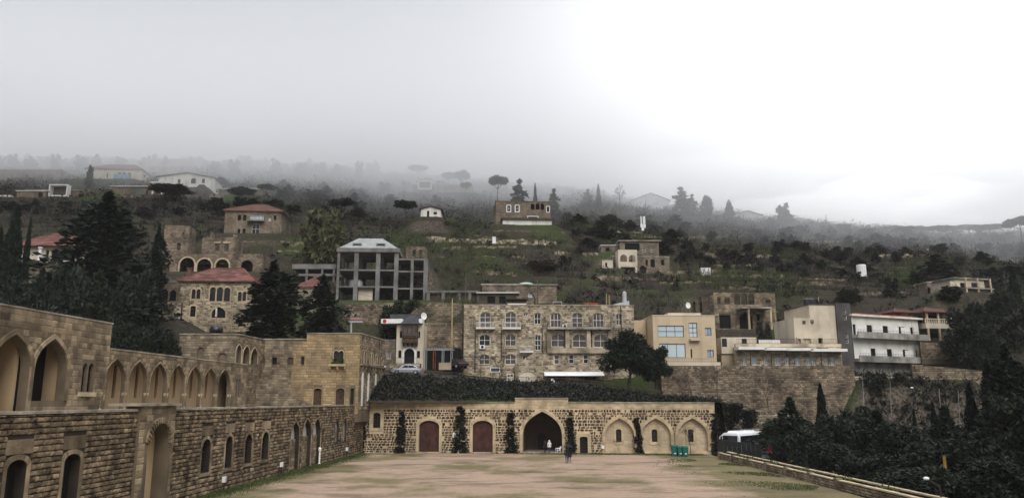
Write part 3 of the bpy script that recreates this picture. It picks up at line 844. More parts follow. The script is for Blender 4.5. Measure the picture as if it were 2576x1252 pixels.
# low run of seven arches
us = AR.u_at(266); ue = AR.u_at(586); per = (ue - us) / 7; zap = AR.uv(300, 903)[1]
low = [outline(us + per * i + .05, us + per * (i + 1) - .30, zb + .03, zap, 'point') for i in range(7)]
tw2 = [op(AR, 598.5, 602.5, 952, 995, 'point'), op(AR, 604, 608, 952, 995, 'point')]
mb = MB(); mb.slab(AR, [(uM, zb - .3), (uEnd, zb - .3), (uEnd, zL), (uM, zL)], low + tw2, .28); lowm = mb.build('low_bay', 'ashlar_back', ar)
stones(lowm, AR, [(uM, zb), (uEnd, zb), (uEnd, zL - .02), (uM, zL - .02)], [grow(p, .11) for p in low + tw2], .34, (.38, .75), 'ashlar', proud=.02, cap=300, gap=.012, seed=6, jit=.06)
for p in low:
    surround(ar, AR, p, .09, 'ashlar', .06, open_base=True, name='archivolt')
for i in range(8):
    uc = us + per * i - .13; c = MB(); c.lathe(AR.p(uc, zb, -.1), [(.2, 0), (.2, .15), (.13, .25), (.12, zap - zb - 2.6), (.2, zap - zb - 2.35), (.21, zap - zb - 2.2)], 10); c.build('column', 'pale_trim', ar)
for p in tw2: window(ar, AR, p, 1, 3, 'iron', 'dark_glass', .25, .03)
coping(ar, AR, uM + .1, uEnd + .05, zL, th=.7, h=.1, over=.06)
# the rooms behind: plaster back wall with slender openings, ceilings, end walls
bw = AR.back(1.25); bh = []
for i in range(7):
    c = us + per * i + per * .12; bh.append(outline(c, c + .38, zb + .9, zb + 3.3, 'round'))
mb = MB(); mb.slab(bw, [(uM - 1, zb - .3), (uEnd, zb - .3), (uEnd, zL - .3), (uM - 1, zL - .3)], bh, .4); mb.build('gallery_back', 'plaster_arcade', ar)
for p in bh: window(ar, bw, p, 1, 4, 'iron', 'dark_glass', .2, .04)
bt = []
for q in (b1 - wd * .35, b1 - wd * 1.6): bt.append(outline(q, q + .9, zb + 1.0, zb + 3.4, 'round'))
bw = AR.back(2.3); mb = MB(); mb.slab(bw, [(-12, zb - .3), (uM - 1, zb - .3), (uM - 1, zT - .3), (-12, zT - .3)], bt, .4); mb.build('hall_back', 'plaster_arcade', ar)
for p in bt: window(ar, bw, p, 1, 4, 'iron', 'dark_glass', .2, .04)
for a, b, zz in ((-12, uM - .02, zT), (uM, uEnd, zL)):
    mb = MB(); mb.fbox(AR, a, b, zz - .25, zz - .05, -2.8, -.4); mb.build('ceiling_slab', 'ashlar_back', ar)
for a, zz in ((uM - .5, zT), (uEnd - .5, zL)):
    mb = MB(); mb.fbox(AR, a, a + .5, zb - .3, zz - .02, -2.7, -.02); mb.build('end_wall', 'ashlar_back', ar)
mb = MB(); mb.fbox(AR, a2b + .2, a2b + .5, zb, zT - .36, -2.3, -.7); mb.build('cross_wall', 'plaster_arcade', ar)
mb = MB(); mb.fbox(AR, a2a - .6, a2a - .3, zb, zT - .36, -2.3, -.7); mb.build('cross_wall', 'plaster_arcade', ar)
mb = MB(); mb.fbox(AR, a2a - .2, a2b + .15, zb, zT - .4, -1.6, -1.5); mb.build('shade_sheet', 'black_sheet', ar)  # added black sheet, paints the darkness inside the second tall arch
mb = MB(); mb.fbox(AR, a2a, a2b, zb, zb + .7, -.35, -.1); mb.build('parapet_panel', 'plaster_arcade', ar)

# ================================================================== palace wings at the court corner
pa = thing('corner_palace', at(700, 1000, 101), 'ochre stone palace wing with twin arched window and small balcony', 'building')
PA = Frame(at(448, 900, 92)); wA = PA.u_at(591.7); zA = PA.uv(520, 841)[1]
mb = MB(); nich = [op(PA, 495, 512, 873, 915, 'round'), op(PA, 548, 569, 887, 915, 'round')]
mb.slab(PA, [(0, 4), (wA, 4), (wA, zA), (0, zA)], nich, .6); ma = mb.build('front_wall', 'ashlar_back', pa)
stones(ma, PA, [(0, 5), (wA, 5), (wA, zA - .02), (0, zA - .02)], nich, .32, (.4, .85), 'grey_stone', proud=.035, cap=200, seed=8)
for p in nich:
    q = MB(); fill(q, PA, p, -.2); q.build('blind_niche', 'ashlar_back', pa)
mb = MB(); mb.fbox(PA, 0, .5, 4, zA - .01, -9, -.6); mb.fbox(PA, 0, wA - .3, zA - .4, zA - .03, -14, -.6); mb.build('roof_slab', 'ashlar_back', pa)
coping(pa, PA, -.1, wA + .05, zA, th=.7, h=.12)
PS = Frame(PA.p(wA, 0), math.radians(85.5)); YB = 100.5; wS = (YB - PA.o.y) / math.sin(math.radians(85.5))
ar3 = [op(PS, a, b, c, 0, 'point', z0=PS.uv((a + b) / 2, 915)[1]) for a, b, c in ((592.5, 606.5, 866), (610.5, 627.5, 869), (631, 647.5, 874))]
mb = MB(); mb.slab(PS, [(0, 4), (wS, 4), (wS, zA), (0, zA)], ar3, .6); ms = mb.build('arched_side', 'ashlar_back', pa)
stones(ms, PS, [(0.05, 6), (wS, 6), (wS, zA - .02), (0.05, zA - .02)], [grow(p, .14) for p in ar3], .32, (.4, .8), 'ashlar', proud=.025, cap=80, seed=9)
for p in ar3: surround(pa, PS, p, .13, 'pale_trim', .06, open_base=True, name='archivolt')
q = MB(); q.fbox(PS, .3, wS - .2, 5, zA - .5, -2.4, -2.2); q.build('gallery_back', 'plaster_arcade', pa)
coping(pa, PS, .1, wS, zA, th=.7, h=.12)
PB = Frame((PS.p(wS, 0).x, YB)); uH = PB.u_at(769); uR = PB.u_at(905); zB = PB.uv(700, 853.5)[1]; zBH = PB.uv(830, 839)[1]
Bn = [op(PB, 654, 666, 898, 916, 'seg'), op(PB, 723.5, 738, 898, 916, 'seg')]; Bw = [op(PB, 684.8, 696.8, 898, 916), op(PB, 758, 765.6, 897, 916)]
Bt = [op(PB, 839.5, 850.5, 881, 914, 'point'), op(PB, 853, 864, 881, 914, 'point')]
zg = 5.9
Bd = [op(PB, 793.5, 813.5, 976, 0, 'seg', z0=zg), op(PB, 849, 870, 976, 0, 'seg', z0=zg), op(PB, 885, 894, 976, 0, 'rect', z0=zg)]
oB = [(0, 4), (uR, 4), (uR, zBH), (uH, zBH), (uH, zB), (0, zB)]
mb = MB(); mb.slab(PB, oB, Bn + Bw + Bt + Bd, .6); mB = mb.build('main_wall', 'ashlar_back', pa)
holesB = [grow(p, .03) for p in Bn + Bw] + [grow(p, .16) for p in Bt] + [grow(p, .15) for p in Bd]
uO = PB.u_at(735)
stones(mB, PB, [(0, 5), (uO, 5), (uO, zB - .02), (0, zB - .02)], holesB, .33, (.4, .85), 'grey_stone', proud=.03, cap=110, seed=10)
stones(mB, PB, [(uO, 5), (uR, 5), (uR, zBH - .02), (uH, zBH - .02), (uH, zB - .02), (uO, zB - .02)], holesB, .33, (.4, .85), 'ochre_stone', proud=.025, cap=190, seed=11)
# upper step of the outline is filled by its own course band
stones(mB, PB, [(uH, zB), (uR, zB), (uR, zBH - .02), (uH, zBH - .02)], holesB, .33, (.4, .85), 'ochre_stone', proud=.025, cap=30, seed=14)
for p in Bn:
    q = MB(); fill(q, PB, p, -.18); q.build('blind_niche', 'old_wood', pa)
for p in Bw: window(pa, PB, p, 2, 2, 'iron', 'dark_glass', .3, .04)
for p in Bt: window(pa, PB, p, 2, 3, 'iron', 'dark_glass', .25, .05); surround(pa, PB, p, .13, 'pale_trim', .05, name='archivolt')
for p in Bd[:2]: door(pa, PB, p, 'old_wood', .3, 3); surround(pa, PB, p, .13, 'ochre_stone', .04, open_base=True)
q = MB(); fill(q, PB, Bd[2], -.3); q.build('dark_opening', 'black_sheet', pa)
u0, u1, z0, z1 = bb(Bt[0] + Bt[1]); bal = MB(); bal.fbox(PB, u0 - .5, u1 + .5, z0 - .35, z0 - .08, 0, .8); bo = bal.build('balcony', 'pale_trim', pa)
for k in range(3):
    uu = u0 - .35 + (u1 - u0 + .7) * k / 2; q = MB(); q.fbox(PB, uu - .12, uu + .12, z0 - .62, z0 - .36, 0, .6); q.fbox(PB, uu - .12, uu + .12, z0 - .85, z0 - .63, 0, .35); q.build('bracket', 'pale_trim', bo)
pts = [PB.p(RNG.uniform(u0 - .1, u1 + .1), z0 + RNG.random() ** 2 * .6, RNG.uniform(.25, .7)) for _ in range(220)]
me = leaf_mesh('potted_plant', [tuple(p) for p in pts], None, .16, 'grass_blade', 3); po_ = bpy.data.objects.new('potted_plant', me); COL.objects.link(po_); tag(po_, 'small green plant on the palace balcony under the twin window', 'plant')
coping(pa, PB, -.1, uH, zB, th=.7, h=.12); coping(pa, PB, uH - .05, uR + .1, zBH, th=.7, h=.12)
q = MB(); q.fbox(PB, uH, uR - .02, zBH - .5, zBH - .04, -14, -.6); q.fbox(PB, 0, uH, zB - .5, zB - .04, -14, -.6); q.fbox(PB, uH, uH + .4, zB - .1, zBH - .03, -14, -.6); q.build('roof_slab', 'ashlar_back', pa)
PR = Frame(PB.p(uR, 0), math.radians(84.5)); wR = PR.u_at(966)
rw = [op(PR, a, b, c, d, 'round') for a, b, c, d in ((910, 914.5, 880, 917), (917, 921.5, 881, 916), (929.5, 933, 887, 917), (934.5, 938, 888, 917), (944.5, 948, 892, 917), (950, 954, 893, 917), (959, 963, 899, 917))]
mb = MB(); mb.slab(PR, [(0, 4), (wR, 4), (wR, zBH), (0, zBH)], rw, .6); mr_ = mb.build('side_wall', 'ashlar_back', pa)
stones(mr_, PR, [(.05, 5.5), (wR, 5.5), (wR, zBH - .02), (.05, zBH - .02)], [grow(p, .1) for p in rw], .34, (.4, .9), 'grey_stone', proud=.06, cap=120, seed=15)
for p in rw: window(pa, PR, p, 1, 3, 'iron', 'dark_glass', .25, .04); surround(pa, PR, p, .1, 'pale_trim', .05)
for k in range(8):
    uu = wR * (.06 + .125 * k); q = MB(); zz = PR.uv(930, 922)[1]; q.fbox(PR, uu - .2, uu + .2, zz - .45, zz - .02, -.05, .35); q.fbox(PR, uu - .2, uu + .2, zz - .8, zz - .46, -.05, .2); q.build('corbel', 'grey_stone', pa)
q = MB(); q.fbox(PR, .1, wR, zz, zz + .2, -.05, .42); q.build('corbel_ledge', 'grey_stone', pa)
for x in (913, 928, 946):
    uu = PR.u_at(x); q = MB(); q.fbox(PR, uu - .35, uu + .35, 6, zz - .85, .01, .085); q.build('lime_streak', 'white_render', pa)
coping(pa, PR, .1, wR, zBH, th=.7, h=.12)

# outside stair running down along the palace
ST = Frame(at(570, 1000, 98.6)); s0 = ST.u_at(622); s1 = ST.u_at(786); za = ST.uv(622, 937)[1]
sp_ = [(0, 5.5), (s1, 5.5), (s1, 6.1), (s0, za), (0, za)]
st = thing('stair_wall', ST.p(s1 / 2, 5.9), 'dark stone wall of an outside stair descending beside the ochre palace', 'stair')
mb = MB(); mb.slab(ST, sp_, [], 1.9); stw = mb.build('masonry', 'ashlar_back', st)
stones(stw, ST, sp_, [], .3, (.35, .75), 'grey_stone', proud=.03, cap=160, seed=16)
ns = 16
for k in range(ns):
    q = MB(); ua = s0 + (s1 - s0) * k / ns; z = za + (6.1 - za) * (k + 1) / ns; q.fbox(ST, ua, ua + (s1 - s0) / ns - .01, z - .3, z + .05, -1.7, -.3); q.build('step', 'coping', st)

# ================================================================== front wall of the court
A_, B_ = gnd(903, 1135.5), gnd(1803, 1142)
FW = Frame(A_, math.atan2(B_.y - A_.y, B_.x - A_.x)); WF = (B_ - A_).length
zF = FW.uv(1200, 1013)[1]; zFc = FW.uv(1360, 1002)[1]
fw = thing('front_wall', FW.p(WF / 2, 0), 'broad rubble stone wall with pointed arches closing the court', 'wall')
D1 = op(FW, 1058, 1108, 1057, 0, 'seg', z0=.05); D2 = op(FW, 1190.5, 1240.5, 1057, 0, 'seg', z0=.05)
BA = op(FW, 1314, 1411.6, 1034, 0, 'point', z0=.02); SD = op(FW, 1455, 1474.6, 1097, 0, 'low', z0=.02)
AA = [op(FW, a, b, 1051, 0, 'point', z0=.35) for a, b in ((1518.5, 1590), (1607.7, 1680.5), (1698, 1771))]
WN = op(FW, 943.5, 962.3, 1037, 1075.7, 'seg')
c0, c1 = FW.u_at(1295.4), FW.u_at(1427)
of = [(-.6, -.5), (WF, -.5), (WF, zF), (c1, zF), (c1, zFc), (c0, zFc), (c0, zF), (-.6, zF)]
mb = MB(); mb.slab(FW, of, [D1, D2, BA, SD, WN] + AA, 1.0); mF = mb.build('masonry', 'rubble_mortar', fw)
hf = [grow(D1, .34), grow(D2, .34), grow(BA, .36), grow(SD, .4), grow(WN, .42)] + [grow(p, .36) for p in AA]
def rub(u, z, r): return True
zdress = zF - .75
stones(mF, FW, [(-.5, -.05), (WF, -.05), (WF, zdress), (-.5, zdress)], hf, .33, (.26, .66), 'rubble', proud=.11, rounded=True, cap=290, gap=.09, seed=21, jit=.32, keep=.92)
stones(mF, FW, [(-.5, zdress), (WF, zdress), (WF, zF - .01), (-.5, zF - .01)], [], .37, (.5, 1.0), 'pale_trim', proud=.03, cap=0, gap=.015, seed=22, jit=.05)
stones(mF, FW, [(c0, zF), (c1, zF), (c1, zFc - .01), (c0, zFc - .01)], [], .30, (.5, 1.0), 'pale_trim', proud=.03, cap=0, gap=.015, seed=23, jit=.05)
for a, b, z in ((-.6, c0 - .05, zF), (c0 - .05, c1 + .05, zFc), (c1 + .05, WF + .05, zF)): coping(fw, FW, a, b, z, th=1.0, h=.13, over=.16)
for p in (D1, D2): door(fw, FW, p, 'door_wood', .4, 6); surround(fw, FW, p, .32, 'pale_trim', .05, open_base=True, name='arch_ring')
surround(fw, FW, SD, .38, 'pale_trim', .05, open_base=True, square=True, name='door_surround'); door(fw, FW, SD, 'black_sheet', .5, 2)
surround(fw, FW, WN, .4, 'pale_trim', .06, square=True, name='window_surround'); window(fw, FW, WN, 2, 4, 'iron', 'dark_glass', .35, .05)
# voussoirs of the four pointed arches, stone by stone
def voussoirs(parent, F, poly, d, n, mat, base_skip=True, name='voussoir'):
    g = grow(poly, d); zb_ = min(p[1] for p in poly); m = len(poly)
    for i in range(1, m):
        j = (i + 1) % m
        a, b, A, B = poly[i], poly[j], g[i], g[j]
        A = (A[0], max(A[1], zb_)); B = (B[0], max(B[1], zb_))
        L_ = math.hypot(b[0] - a[0], b[1] - a[1]); k = max(1, round(L_ / .75))
        for t in range(k):
            lp = lambda p, q, s: (p[0] + (q[0] - p[0]) * s, p[1] + (q[1] - p[1]) * s)
            t0, t1 = t / k + .008, (t + 1) / k - .008
            c = [lp(a, b, t0), lp(a, b, t1), lp(A, B, t1), lp(A, B, t0)]
            nn = n * RNG.uniform(.8, 1.2)
            vb = MB(); vb.hexa([F.p(*q, -.03) for q in c] + [F.p(*q, nn) for q in c]); vb.build(name, mat, parent)
voussoirs(fw, FW, BA, .34, .07, 'pale_trim')
for p in AA: voussoirs(fw, FW, p, .34, .07, 'pale_trim')
M('panel_stone', (.52, .42, .285), (.42, .335, .225), scale=.5, rand=.12, stain=.45, stain_c=.6)
for k, p in enumerate(AA):
    x0, x1 = ((1545, 1558.4), (1633.5, 1647.5), (1723.5, 1737))[k]
    wp = op(FW, x0, x1, 1079, 1111, 'seg'); bf = FW.back(.55)
    q = MB(); q.slab(bf, p, [wp], .3); pan = q.build('arch_panel', 'panel_stone', fw)
    stones(pan, bf, p, [grow(wp, .34)], .42, (.55, 1.0), 'panel_stone', proud=.02, cap=60, gap=.012, seed=30 + k, jit=.05)
    surround(fw, bf, wp, .33, 'pale_trim', .07, square=True, name='window_surround'); window(fw, bf, wp, 2, 4, 'iron', 'dark_glass', .2, .04)
u0, u1, z0, z1 = bb(BA)                                       # deep porch behind the big arch
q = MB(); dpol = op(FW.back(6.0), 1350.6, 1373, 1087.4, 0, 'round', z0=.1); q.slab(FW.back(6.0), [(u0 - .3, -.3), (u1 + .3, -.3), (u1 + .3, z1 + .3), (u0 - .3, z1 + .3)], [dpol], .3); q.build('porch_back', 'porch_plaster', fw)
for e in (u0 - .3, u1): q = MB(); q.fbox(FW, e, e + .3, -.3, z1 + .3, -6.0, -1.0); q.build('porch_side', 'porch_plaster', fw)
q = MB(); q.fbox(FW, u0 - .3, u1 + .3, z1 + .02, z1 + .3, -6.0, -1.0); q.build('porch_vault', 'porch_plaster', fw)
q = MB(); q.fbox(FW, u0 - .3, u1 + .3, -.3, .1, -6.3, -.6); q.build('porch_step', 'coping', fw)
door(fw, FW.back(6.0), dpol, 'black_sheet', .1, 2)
q = MB(); q.fbox(FW, WF - 1.0, WF - .01, -.5, zF, -9, -1.0); q.build('return_wall', 'rubble_mortar', fw)
q = MB(); q.fbox(FW, 3, WF - 1, zF - .5, zF - .1, -9, -1.0); q.build('roof_slab', 'coping', fw)

# plaque with a drawing
pq = thing('plaque', FW.p(FW.u_at(1149.5), 2.2, .2), 'small white plaque with dark drawing between the two red-brown doors', 'sign')
p0 = op(FW, 1142, 1157, 1087, 1099); u0, u1, z0, z1 = bb(p0); q = MB(); q.fbox(FW, u0, u1, z0, z1, .16, .22); q.build('board', 'sign_white', pq)
for (a, b, c, d) in ((.15, .85, .12, .2), (.2, .3, .2, .7), (.35, .8, .42, .5), (.7, .8, .5, .8), (.4, .62, .22, .36), (.3, .7, .72, .8)):
    q = MB(); q.fbox(FW, u0 + (u1 - u0) * a, u0 + (u1 - u0) * b, z0 + (z1 - z0) * c, z0 + (z1 - z0) * d, .22, .225); q.build('drawing_mark', 'sign_ink', pq)
q = MB(); q.fbox(FW, *(lambda u: (u - .18, u + .18))(FW.u_at(1643 - 0) if False else FW.u_at(1511.5)), .62, 1.05, .12, .18)
solid('meter_plate', q, 'sign_white', 'tiny white plate low on the rubble wall beside the small black door', 'sign')

# ivy grown up the front wall
def ivy(F, u0, u1, z0, z1, n, size, label, seed, taper=.55, thick=.35, mat='ivy_leaf', name='climbing_ivy', group='dark ivy columns on the front wall'):
    r = random.Random(seed); pts = []; ds = []
    while len(pts) < n:
        f = r.random() ** 1.15; z = z0 + (z1 - z0) * f; w_ = (u1 - u0) / 2 * (1 - taper * f) * (.75 + .35 * mnoise.noise(Vector((z * .9, seed, 0)))) ; c = (u0 + u1) / 2 + .3 * mnoise.noise(Vector((z * .6, seed + 5, 0)))
        u = c + r.gauss(0, .62) * w_
        if mnoise.noise(Vector((u * 1.6, z * 1.6, seed))) < -.25: continue
        p = F.p(u, z, .06 + abs(r.gauss(0, .45)) * thick * (1 - .5 * f)); pts.append(tuple(p)); ds.append(tuple(F.n * .7 + Vector((0, 0, -.5))))
    base = F.p((u0 + u1) / 2, z0, .1); pts = (np.array(pts) - np.array(base))
    me = leaf_mesh('foliage', pts, None, size, mat, seed); o = thing(name, base, label, 'ivy', group); c = bpy.data.objects.new('foliage', me); COL.objects.link(c); c.parent = o
    st_ = MB(); q = Vector(base)
    for k in range(6):
        e = F.p((u0 + u1) / 2 + .25 * math.sin(k * 2 + seed), z0 + (z1 - z0) * .85 * (k + 1) / 6, .06); st_.tube(q, e, .05 - .006 * k, .045 - .006 * k, 5); q = e
    st_.build('stem', 'bark', o)
for k, (xa, xb, yt, lab) in enumerate(((906, 928, 1045, 'dark ivy in the corner where the two court walls meet'), (1000, 1029, 1036, 'dark ivy column between the small window and the first red-brown door'),
        (1143, 1178, 1022, 'broad dark ivy column behind the white plaque'), (1270, 1300, 1036, 'dark ivy column left of the deep porch arch'), (1420, 1444, 1036, 'dark ivy column between the porch arch and the small black door'),
        (1588, 1609, 1050, 'dark ivy column between the first two blind arches'), (1777, 1806, 1042, 'dark ivy column at the end of the front wall by the bins'))):
    ivy(FW, FW.u_at(xa), FW.u_at(xb), 0, FW.uv((xa + xb) / 2, yt)[1], 2600 if k != 2 else 3600, .15, lab, 40 + k)

# ------------------------------------------------------------------ houses
KEEP_OUT = []; MARKS = []
def tiled_hip(parent, F, u0, u1, d, z, rise, over=.5, inset=None, mat='roof_tile', n=10, name='roof', n0=0.0):
    """hipped roof laid in overlapping courses; the slope runs from the eaves to a ridge parallel to u"""
    W = u1 - u0; ins = min(W, d) / 2 if inset is None else inset; mb = MB(); yc = n0 - d / 2
    def rect(t, lift=0.0):
        a = u0 - over + (ins + over) * t; b = u1 + over - (ins + over) * t; f = n0 + over + (yc - n0 - over) * t; k = n0 - d - over + (yc - n0 + d + over) * t
        return [F.p(a, z + rise * t + lift, f), F.p(b, z + rise * t + lift, f), F.p(b, z + rise * t + lift, k), F.p(a, z + rise * t + lift, k)]
    for i in range(n):
        lo, hi = rect(i / n, .09), rect(min(1, (i + 1.05) / n), 0.0)
        dn = rect(i / n, -.06)
        for s in range(4):
            q = (s + 1) % 4
            L_ = (lo[q] - lo[s]).length; m = max(1, int(L_ / 1.1))
            for t in range(m):
                a0, a1 = t / m, (t + 1) / m
                A, B, C, D = lo[s].lerp(lo[q], a0), lo[s].lerp(lo[q], a1), hi[s].lerp(hi[q], a1), hi[s].lerp(hi[q], a0)
                E, G = dn[s].lerp(dn[q], a0), dn[s].lerp(dn[q], a1)
                mb.add([A, B, C, D, E, G], [(0, 1, 2, 3), (4, 5, 1, 0)])
    e = rect(0, -.07); mb.add(e, [(3, 2, 1, 0)])
    r = mb.build(name, mat, parent)
    tp = rect(1, .06); rm = MB(); a, b = (tp[0] + tp[3]) / 2, (tp[1] + tp[2]) / 2
    if (b - a).length > .2: rm.tube(a, b, .14, .14, 6)
    for c0, c1 in ((rect(0, .06)[0], a), (rect(0, .06)[3], a), (rect(0, .06)[1], b), (rect(0, .06)[2], b)): rm.tube(c0, c1, .11, .11, 5)
    rm.build('ridge_tiles', mat, r)
    return r
def house(name, label, cat, x0, x1, yt, yb, Y, depth, wall, wins=(), yaw=0.0, roof=('flat', .12, 'stained_concrete'), ext=3.0, group=None, st=None, th=.4, surr=None, frame='white_paint', hollow=False, pad=True):
    o = at(x0, yb, Y); F = Frame(o, math.radians(yaw)); W = F.u_at(x1); zt_ = F.uv((x0 + x1) / 2, yt)[1]; zb_ = F.uv((x0 + x1) / 2, yb)[1]
    h = thing(name, F.p(W / 2, zb_, 0), label, cat, group)
    KEEP_OUT.append((min(F.p(0, 0).x, F.p(0, 0, -depth).x) - 1.5, max(F.p(W, 0).x, F.p(W, 0, -depth).x) + 1.5, min(F.p(0, 0).y, F.p(W, 0).y) - 7, Y + depth + 1))
    if Y > 124.2 and pad: PADS.append((min(F.p(0, 0).x, F.p(W, 0).x), max(F.p(0, 0).x, F.p(W, 0, 0).x), min(F.p(0, 0).y, F.p(W, 0).y) - 4.5, Y + depth, zb_ - .15))
    MARKS.append(((x0 + x1) / 2, (yt + yb) / 2, name.replace('_', ' ')))
    P = [(op(F, *q[:5]), q) for q in wins]
    lo = zb_ - ext
    P = [([(u, max(z, zb_ - ext + .05)) for u, z in p], q) for p, q in P]
    mb = MB(); mb.slab(F, [(0, lo), (W, lo), (W, zt_), (0, zt_)], [p for p, q in P], th)
    mb.fbox(F, 0.002, th, lo, zt_ - .003, -depth, -th); mb.fbox(F, W - th, W - .002, lo, zt_ - .003, -depth, -th)
    if not hollow: mb.fbox(F, th, W - th, lo, zt_ - .003, -depth, -depth + th)
    wl = mb.build('wall', wall, h)
    for p, q in P:
        f = q[5] if len(q) > 5 else 'glass'
        if f == 'glass': window(h, F, p, q[6] if len(q) > 6 else 2, q[7] if len(q) > 7 else 2, frame, q[8] if len(q) > 8 else 'dark_glass', .16, .07)
        elif f == 'door': door(h, F, p, q[6] if len(q) > 6 else 'old_wood', .2, 3)
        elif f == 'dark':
            k = MB(); fill(k, F, p, -.3); k.build('dark_opening', 'void_black', h)
        if surr and f != 'open': surround(h, F, p, surr[0], surr[1], .04)
    if roof:
        if roof[0] == 'flat':
            k = MB(); k.fbox(F, -roof[1], W + roof[1], zt_, zt_ + .22, -depth - roof[1], roof[1]); k.build('roof', roof[2], h)
        elif roof[0] == 'hip':
            tiled_hip(h, F, 0, W, depth, zt_ + .02, roof[1], roof[2], roof[3] if len(roof) > 3 else None, roof[4] if len(roof) > 4 else 'roof_tile')
            k = MB(); k.fbox(F, -.25, W + .25, zt_ - .18, zt_ - .01, -depth - .25, .25); k.build('cornice', 'pale_trim', h)
        elif roof[0] == 'gable':
            k = MB(); z = zt_; r_ = roof[1]; v = roof[2]
            for s, (a, b) in enumerate(((-v, W / 2), (W / 2, W + v))):
                za_, zb2 = (z, z + r_) if s == 0 else (z + r_, z)
                k.hexa([F.p(a, za_, v), F.p(b, zb2, v), F.p(b, zb2, -depth - v), F.p(a, za_, -depth - v), F.p(a, za_ + .15, v), F.p(b, zb2 + .15, v), F.p(b, zb2 + .15, -depth - v), F.p(a, za_ + .15, -depth - v)])
            k.build('roof', roof[3], h); k = MB(); k.slab(F, [(0, z), (W, z), (W / 2, z + r_)], [], .3, n=-.01); k.build('gable', wall, h)
    elif not hollow:
        k = MB(); k.fbox(F, th, W - th, zt_ - .5, zt_ - .25, -depth + th, -th); k.build('roof', 'stained_concrete', h)
    if st: stones(wl, F, [(0, zb_ - .3), (W, zb_ - .3), (W, zt_ - .02), (0, zt_ - .02)], [grow(p, (surr[0] + .03) if surr else .05) for p, q in P], st[0], st[1], st[2], proud=st[3], cap=st[4], seed=int(x0), gap=.03)
    return h, F, W, zb_, zt_
def rail(parent, F, u0, u1, z, h, n, mat='iron', step=.16, r=.015, name='railing', posts=True):
    mb = MB(); mb.tube(F.p(u0, z + h, n), F.p(u1, z + h, n), r * 1.6, None, 5); mb.tube(F.p(u0, z + .08, n), F.p(u1, z + .08, n), r * 1.2, None, 5)
    k = max(1, int((u1 - u0) / step))
    for i in range(k + 1): u = u0 + (u1 - u0) * i / k; mb.tube(F.p(u, z, n), F.p(u, z + h, n), r, None, 4)
    return mb.build(name, mat, parent)
def balcony(parent, F, u0, u1, z, d=1.0, h=.95, slab_h=.18, smat='white_render', rmat='white_paint', step=.2):
    mb = MB(); mb.fbox(F, u0, u1, z - slab_h, z, .01, d); b = mb.build('balcony', smat, parent)
    rail(b, F, u0 + .04, u1 - .04, z, h, d - .05, rmat, step)
    for u in (u0 + .04, u1 - .04):
        m = MB(); m.tube(F.p(u, z + h, .02), F.p(u, z + h, d - .05), .022, None, 5)
        for q in range(1, 5): m.tube(F.p(u, z, d * q / 5.2), F.p(u, z + h, d * q / 5.2), .014, None, 4)
        m.build('side_rail', rmat, b)
    return b
def ac_unit(F, x, y, label, w_=.8, h_=.6):
    u, z = F.uv(x, y); o = thing('air_conditioner', F.p(u, z - h_ / 2, .2), label, 'air conditioner')
    m = MB(); m.fbox(F, u - w_ / 2, u + w_ / 2, z - h_ / 2, z + h_ / 2, .08, .42); m.build('case', 'white_paint', o)
    c = F.p(u + .02, z, .43); m = MB(); m.tube(c, c + F.n * .02, .22, .22, 14); m.build('fan', 'void_black', o)
    m = MB(); m.fbox(F, u - w_ / 2, u - w_ / 2 + .06, z - h_ / 2 - .12, z - h_ / 2, 0, .4); m.fbox(F, u + w_ / 2 - .06, u + w_ / 2, z - h_ / 2 - .12, z - h_ / 2, 0, .4); m.build('bracket', 'iron', o)

# ------------------------------------------------------------------ stone hotel above the road
S, R_, G, O = 'seg', 'rect', 'glass', 'open'
bg_ = 'brown_glass'
HW = [(1206.3, 1233.8, 784.8, 824, S, G, 2, 3, bg_), (1270.5, 1298.8, 784.8, 824, S, G, 2, 3, bg_), (1344.7, 1361.2, 786.4, 815, S, G, 2, 2), (1386, 1413, 786.4, 822, S, G, 3, 2, bg_), (1440, 1467.5, 786.8, 823, S, G, 2, 3, bg_), (1493.7, 1521.3, 787.3, 823, S, G, 3, 2, bg_), (1551.8, 1568, 789, 817.4, S, G, 2, 2, bg_), (1317, 1327, 786, 796, 'oct', G, 2, 1),
      (1205, 1232.7, 841, 869.5, S, G, 2, 2), (1270.5, 1298, 841, 869.5, S, G, 2, 2, bg_), (1345.6, 1361, 842, 881, S, G, 2, 3), (1387, 1422, 839, 872, S, G, 2, 2, bg_), (1441, 1476, 840, 873, S, G, 2, 2, bg_), (1494.5, 1530, 840.5, 873, S, G, 2, 2, bg_),
      (1204.6, 1232, 891, 916, S, G, 2, 2, bg_), (1270.5, 1298, 891, 916, S, G, 2, 2, bg_), (1314, 1329, 892, 904.5, S, G, 2, 1), (1394, 1407, 892, 915, R_, G, 1, 2, bg_), (1430.8, 1443.4, 891, 914, R_, G, 1, 2), (1467.5, 1480, 891, 914, R_, G, 1, 2),
      (1374, 1423, 946, 979, R_, 'dark'), (1455, 1497, 946, 981, R_, 'dark')]
ho, HF, HWd, hzb, hzt = house('stone_hotel', 'long three-storey stone hotel with white arched windows and balconies above the road', 'building', 1165, 1598, 768, 978, 122, 13, 'hotel_mortar', HW, yaw=2.0, roof=None, ext=3, st=(.30, (.36, .62), 'hotel_stone', .055, 300), surr=(.13, 'hotel_stone'))
k = MB(); k.fbox(HF, -.1, HWd + .1, hzt, hzt + .12, -.5, .1); k.build('parapet_cap', 'coping', ho)
for xa, xb, yy, rm in ((1197, 1245.3, 824.5, 'white_paint'), (1263.6, 1310, 825, 'white_paint')):
    balcony(ho, HF, HF.u_at(xa), HF.u_at(xb), HF.uv(xa, yy)[1], 1.0, .85, .22, 'white_render', rm)
